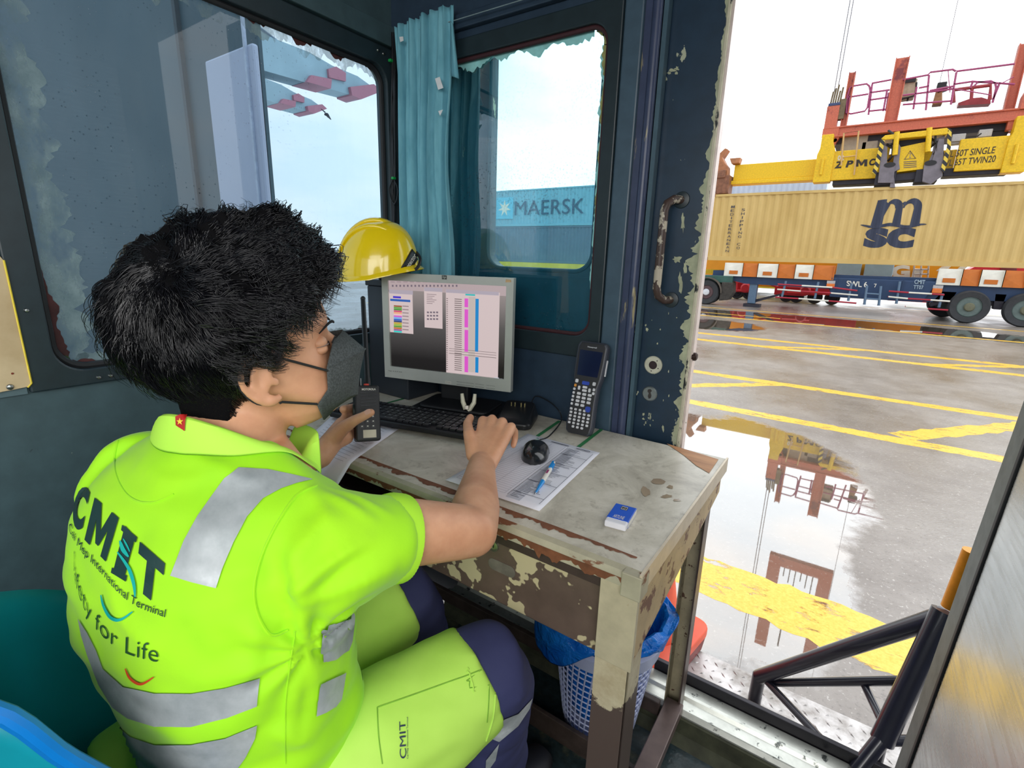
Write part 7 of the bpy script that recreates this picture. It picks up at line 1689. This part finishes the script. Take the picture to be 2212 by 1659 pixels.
# ---------------------------------------------------------------- hair
HAIRM = NT('black_hair'); HAIRM.set(Base_Color=(.006, .006, .008, 1), Roughness=.24); HAIRM.p.inputs['Specular IOR Level'].default_value = .6
HC0 = Hd(0, -.014, .045)
def skull(d):
    h = bvh_b.ray_cast(Vector(HC0), Vector(d)); return (np.linalg.norm(np.array(h[0])-HC0) if h[0] is not None else .09)
def hairmask(l):
    """l: local direction (r,f,u); returns 0..1"""
    r, f, u = l
    line = np.interp(f, [-1, -.62, -.30, -.02, .10, .30, .52, .72, .90], [-1.3, -1.2, -.80, -.26, -.04, .04, .24, .40, .48])
    return float(np.clip((u-line)/.10, 0, 1))
def thick(l):
    r, f, u = l
    t = .016+.031*max(0, u)**.7+.024*max(0, f)*max(0, u+.2)+.006*max(0, -f)*max(0, u+.45)
    if u < -.3: t = .010+.004*max(0, -f)
    return t
LOC = np.array([hr, hf, HU])
def todir(l): return l[0]*hr+l[1]*hf+l[2]*HU
# the crown, where the hair parts
whd = unit(dep(372, 566, .53)-HC0); whl = V(whd@hr, whd@hf, whd@HU)
NU, NV = 120, 72; vs = []
SG = np.zeros((NV+1, NU)); UG = np.zeros((NV+1, NU))
for j in range(NV+1):
    for i in range(NU):
        th_, ph = PI*j/NV, 2*PI*i/NU; l = V(math.sin(th_)*math.cos(ph), math.sin(th_)*math.sin(ph), math.cos(th_)); SG[j, i] = min(skull(todir(l)), .118); UG[j, i] = l[2]
for _ in range(10):
    P_ = np.pad(SG, ((1, 1), (0, 0)), mode='edge'); Q_ = (P_[:-2]+P_[2:]+np.roll(SG, 1, 1)+np.roll(SG, -1, 1)+SG)/5; SG = np.where(UG < -.15, Q_, SG)
for j in range(NV+1):
    th_ = PI*j/NV
    for i in range(NU):
        ph = 2*PI*i/NU; l = V(math.sin(th_)*math.cos(ph), math.sin(th_)*math.sin(ph), math.cos(th_)); d = todir(l); m_ = hairmask(l); s_ = SG[j, i]
        wd_ = np.linalg.norm(l-whl); dim = 1-.55*math.exp(-(wd_/.22)**2)
        n1 = mno.noise(Vector(l*3.2+1.7)); n2 = mno.noise(Vector(l*8.5)); n3 = mno.noise(Vector(l*20+3))
        t = thick(l)*dim*(1+.22*n1+.22*n2*(.3+max(0, l[2]+.3))+.10*n3)
        rr_ = s_-.010+(t+.009)*m_**.6
        vs.append(HC0+d*rr_)
mb = MB(); mb.add(vs, [(j*NU+i, j*NU+(i+1) % NU, (j+1)*NU+(i+1) % NU, (j+1)*NU+i) for j in range(NV) for i in range(NU)])
hair = mb.build('hair', plain('hair_undercoat', (10, 10, 12), .95, spec=.1, var=0), person, smooth=70)
mh = bpy.data.meshes.new('h'); mh.from_pydata([tuple(v) for v in vs], [], mb.f); bvh_h = bvh_of(mh)
def capR(d):
    h = bvh_h.ray_cast(Vector(HC0), Vector(d)); return np.linalg.norm(np.array(h[0])-HC0) if h[0] is not None else .1
def strands(nclump, per, seed, sel, Ls, curl, rad, lift):
    r = np.random.default_rng(seed); VS = []; FS = []; K = 9
    made = 0; tries = 0
    while made < nclump and tries < nclump*30:
        tries += 1
        l = unit(r.normal(size=3))
        if hairmask(l) < .35 or not sel(l): continue
        made += 1
        tw = l-whl; tw = tw-l*(tw@l); tw = unit(tw) if np.linalg.norm(tw) > 1e-3 else unit(r.normal(size=3))
        down = -HU@LOC.T; down = V(0, 0, -1); down = down-l*(down@l)
        side = np.clip(.55-l[2], 0, 1); flow = unit(tw*(1-side*.55)+down*side*.9+r.normal(size=3)*.14)
        ph0, fr0 = r.uniform(0, 2*PI), r.uniform(.7, 1.3); L0 = Ls*r.uniform(.65, 1.2); cl = curl(l)*r.uniform(.6, 1.4)
        for _ in range(per):
            li = unit(l+r.normal(size=3)*(.045 if cl < .005 else .030))
            if hairmask(li) < .12: continue
            d = todir(li); fl = unit(todir(flow)-d*(todir(flow)@d)); sd = np.cross(d, fl); R0 = capR(d)-.004; P = []; ph = ph0+r.normal()*(.35 if cl < .005 else .14)
            Li = L0*r.uniform(.75, 1.15); lf = lift(li)*r.uniform(.3, 1.3)
            for k in range(K):
                t = k/(K-1); a = Li*t; base = HC0+unit(d*R0+fl*a)*(np.linalg.norm(d*R0)*1.0)
                dn = unit(d*R0+fl*a); w = cl*t**.7
                base = HC0+dn*(R0+.004+lf*math.sin(min(t*1.15, 1)*PI*.75)*.8-.002*t)
                P.append(base+sd*w*math.sin(ph+t*6.5*fr0)+dn*w*.8*math.cos(ph+t*6.5*fr0))
            o = len(VS)
            for k in range(K):
                t_ = unit(P[min(k+1, K-1)]-P[max(k-1, 0)]); a_ = unit(np.cross(t_, dn)); b_ = np.cross(t_, a_); rr_ = rad*(1-.75*(k/(K-1))**2)
                for q in (0, 2.094, 4.189): VS.append(P[k]+(a_*math.cos(q)+b_*math.sin(q))*rr_)
            for k in range(K-1):
                for q in range(3): a1 = o+k*3+q; b1 = o+k*3+(q+1) % 3; FS.append((a1, b1, b1+3, a1+3))
    return VS, FS
front = lambda l: l[1] > -.25 and l[2] > .05
back = lambda l: not (l[1] > -.15 and l[2] > .10)
for k, a in enumerate(((330, 30, 1, front, .040, lambda l: .0095, .00066, lambda l: .009), (150, 14, 2, front, .030, lambda l: .0110, .00055, lambda l: .016),
          (620, 24, 3, back, .040, lambda l: .0018, .00052, lambda l: .0035+.004*max(0, l[2])), (90, 8, 5, lambda l: l[1] < .1 and l[2] > 0, .050, lambda l: .0025, .00040, lambda l: .014),
          (70, 22, 13, lambda l: np.linalg.norm(l-whl) < .34, .036, lambda l: .0030, .00055, lambda l: .006),
          (150, 14, 11, lambda l: l[2] < -.30 and l[1] < .02, .034, lambda l: .0016, .00062, lambda l: .0025),
          (120, 8, 7, lambda l: abs(hairmask(l)-.5) < .5, .020, lambda l: .0015, .00045, lambda l: .001))):
    VS, FS = strands(*a); mb = MB(); mb.v = [tuple(v) for v in VS]; mb.f = FS
    me = bpy.data.meshes.new('hair_locks'); me.from_pydata(mb.v, [], mb.f); o = bpy.data.objects.new('hair_locks', me); COL.objects.link(o); me.materials.append(HAIRM.m); me.shade_smooth(); put(o, hair); o['kind'] = 'stuff'

# ================================================================== TWO-WAY RADIO IN THE LEFT HAND
RBK = plain('radio_black', (24, 26, 28), .4, var=.05)
rbc = dep(797, 953, 1.085); rz = unit(dep(793, 832, 1.10)-dep(797, 953, 1.085)); rX = unit(CR*.86+CF*.42); rX = unit(rX-rz*(rX@rz)); rN = unit(np.cross(rX, rz))   # rN points to the viewer
rad = thing('two_way_radio', rbc, 'black two-way radio with a long antenna held in the left hand', 'two-way radio')
Hh = np.linalg.norm(dep(793, 832, 1.10)-dep(797, 953, 1.085))
def rp(a, t, o=0): return rbc+rX*a+rz*(t*Hh)+rN*o
wR = .0265
mb = MB(); mb.prism([rp(a, b/Hh, 0) for a, b in rrect(-wR, 0, wR, Hh, .006, 4)], -rN*.036); mb.build('housing', RBK, rad, smooth=0, bevel=.003, seg=3)
mb = MB(); mb.prism([rp(a, b, .0) for a, b in ((-wR*.92, .03), (wR*.92, .03), (wR*.92, .96), (-wR*.92, .96))], rN*.002); fp = mb.build('front_plate', plain('radio_front', (32, 34, 37), .5, var=.04), rad, smooth=0, bevel=.001)
for k in range(5):
    mb = MB(); mb.prism([rp(a, .62+k*.058+b, .002) for a, b in ((-.016, 0), (.018, .012), (.018, .032), (-.016, .020))], rN*.0012); mb.build('grille_bar', plain('grille_black', (44, 46, 50), .3), rad, smooth=0, bevel=.0005)
mb = MB(); put_text(mb, 'MOTOROLA', rp(-.012, .905, .0024), rX*.030, rz*.0045, bold=.03); mb.build('maker_name', WHT, fp, smooth=0)
mb = MB(); mb.add([rp(-.012, .06, .0024), rp(.016, .06, .0024), rp(.016, .20, .0024), rp(-.012, .20, .0024)], [(0, 1, 2, 3)]); mb.build('number_sticker', plain('sticker_beige', (206, 198, 178), .6), rad, smooth=0)
for j in range(3):
    for i in range(3):
        mb = MB(); mb.prism([rp(-.014+i*.012+a, .26+j*.085+b/Hh, .002) for a, b in rrect(-.0042, -.003, .0042, .003, .0015, 3)], rN*.0012); kk = mb.build('keypad_button', plain('button_black', (40, 42, 46), .4), rad, smooth=0)
        mb = MB(); mb.add([rp(-.0155+i*.012, .257+j*.085, .0034), rp(-.0125+i*.012, .257+j*.085, .0034), rp(-.0125+i*.012, .275+j*.085, .0034), rp(-.0155+i*.012, .275+j*.085, .0034)], [(0, 1, 2, 3)]); mb.build('button_mark', WHT, kk, smooth=0)
an0 = rp(.004, 1.0, -.018); an1 = dep(784, 645, 1.17)
mb = MB(); mb.tube([an0, mid(an0, an1, .06), mid(an0, an1, .1), an1], [.0075, .0075, .0062, .0055], 14); mb.ball(an1, .0060, 12, 8); mb.build('antenna', plain('antenna_black', (22, 26, 28), .4, var=.04), rad)
mb = MB(); mb.lathe(rp(.0, 1.0, -.010), [(.006, 0), (.006, .004), (0, .0045)], rz, 16); mb.build('emergency_button', plain('button_red', (206, 60, 40), .4), rad)
mb = MB(); mb.lathe(rp(-.018, 1.0, -.018), [(.0065, 0), (.0060, .012), (0, .013)], rz, 16); mb.build('volume_knob', RBK, rad)
mb = MB(); mb.lathe(rp(-.012, 1.0, -.006), [(.0012, 0), (.0012, .016), (0, .017)], rz, 8); mb.build('toggle_pin', SCREWM, rad)
mb = MB(); mb.prism([rp(-wR, 0, -.018)+rz*a-rN*b for a, b in [(Hh*.55+.016*math.cos(q), .008*math.sin(q)) for q in np.linspace(0, 2*PI, 20, endpoint=False)]], -rX*.003); mb.build('talk_button', plain('talk_green_black', (30, 46, 40), .4), rad, smooth=40)

# ================================================================== THE CHAIR
ch_ = thing('plastic_chair', (-.62, .12, 0), 'blue moulded plastic chair with a tubular frame under the seated person', 'chair')
CHB = NT('chair_blue_plastic'); f = CHB.noise(5, 4, .6); CHB.set(Base_Color=CHB.ramp(f, [(.3, srgb(0, 118, 130)), (.7, srgb(0, 138, 154))]), Roughness=.42)
crt = V(1, -.06, 0); cfw = V(.06, 1, 0)
rim_ = catmull([V(-.47, .19, .58), V(-.490, .11, .66), V(-.508, .065, .735), V(-.532, .028, .810), V(-.60, -.045, .83), V(-.69, -.065, .83), V(-.79, -.02, .80), V(-.85, .10, .735), V(-.87, .19, .66), V(-.87, .27, .58)], 5)
low_ = catmull([V(-.47, .21, .44), V(-.480, .15, .43), V(-.500, .10, .42), V(-.535, .055, .42), V(-.60, .015, .42), V(-.68, .005, .42), V(-.77, .03, .42), V(-.83, .11, .42), V(-.845, .19, .43), V(-.845, .27, .44)], 5)
vs = []; NC = 10; W3_ = len(rim_)
for j in range(NC+1):
    t = j/NC
    for a, b in zip(low_, rim_): vs.append(a*(1-t)+b*t-UP*.0*t)
mb = MB(); mb.add(vs, [(j*W3_+i, j*W3_+i+1, (j+1)*W3_+i+1, (j+1)*W3_+i) for j in range(NC) for i in range(W3_-1)]); mb.build('backrest', CHB.m, ch_, smooth=70, solid=.006)
RIM = plain('chair_rim_blue', (0, 112, 190), .35, var=.05)
mb = MB(); mb.tube(rim_[:26], .008, 10); mb.build('rolled_rim', RIM, ch_)
mb = MB(); st0 = V(-.66, .215, 0)
mb.loft([[st0+crt*(x*1.0)+cfw*y+UP*z for x, y in rrect(-.205, -.20, .205, .21, .07, 6)] for z in (.385, .398)]); mb.build('seat', CHB.m, ch_, smooth=50, bevel=.004)
for s in (-1, 1):
    for f_ in (-.17, .17):
        mb = MB(); p = st0+crt*(s*.18)+cfw*f_; mb.tube([p+UP*.388, p+crt*s*.03+cfw*(.03 if f_ > 0 else -.03)], .011, 12); mb.build('leg', plain('chair_chrome', (176, 182, 186), .2, .95), ch_)

mb = MB(); mb.tube(catmull([dep(1016, 1596, .80), dep(1010, 1625, .79), dep(990, 1662, .77), dep(950, 1700, .75)]), .009, 12); mb.build('front_tube', plain('chair_chrome', (176, 182, 186), .2, .95), ch_)
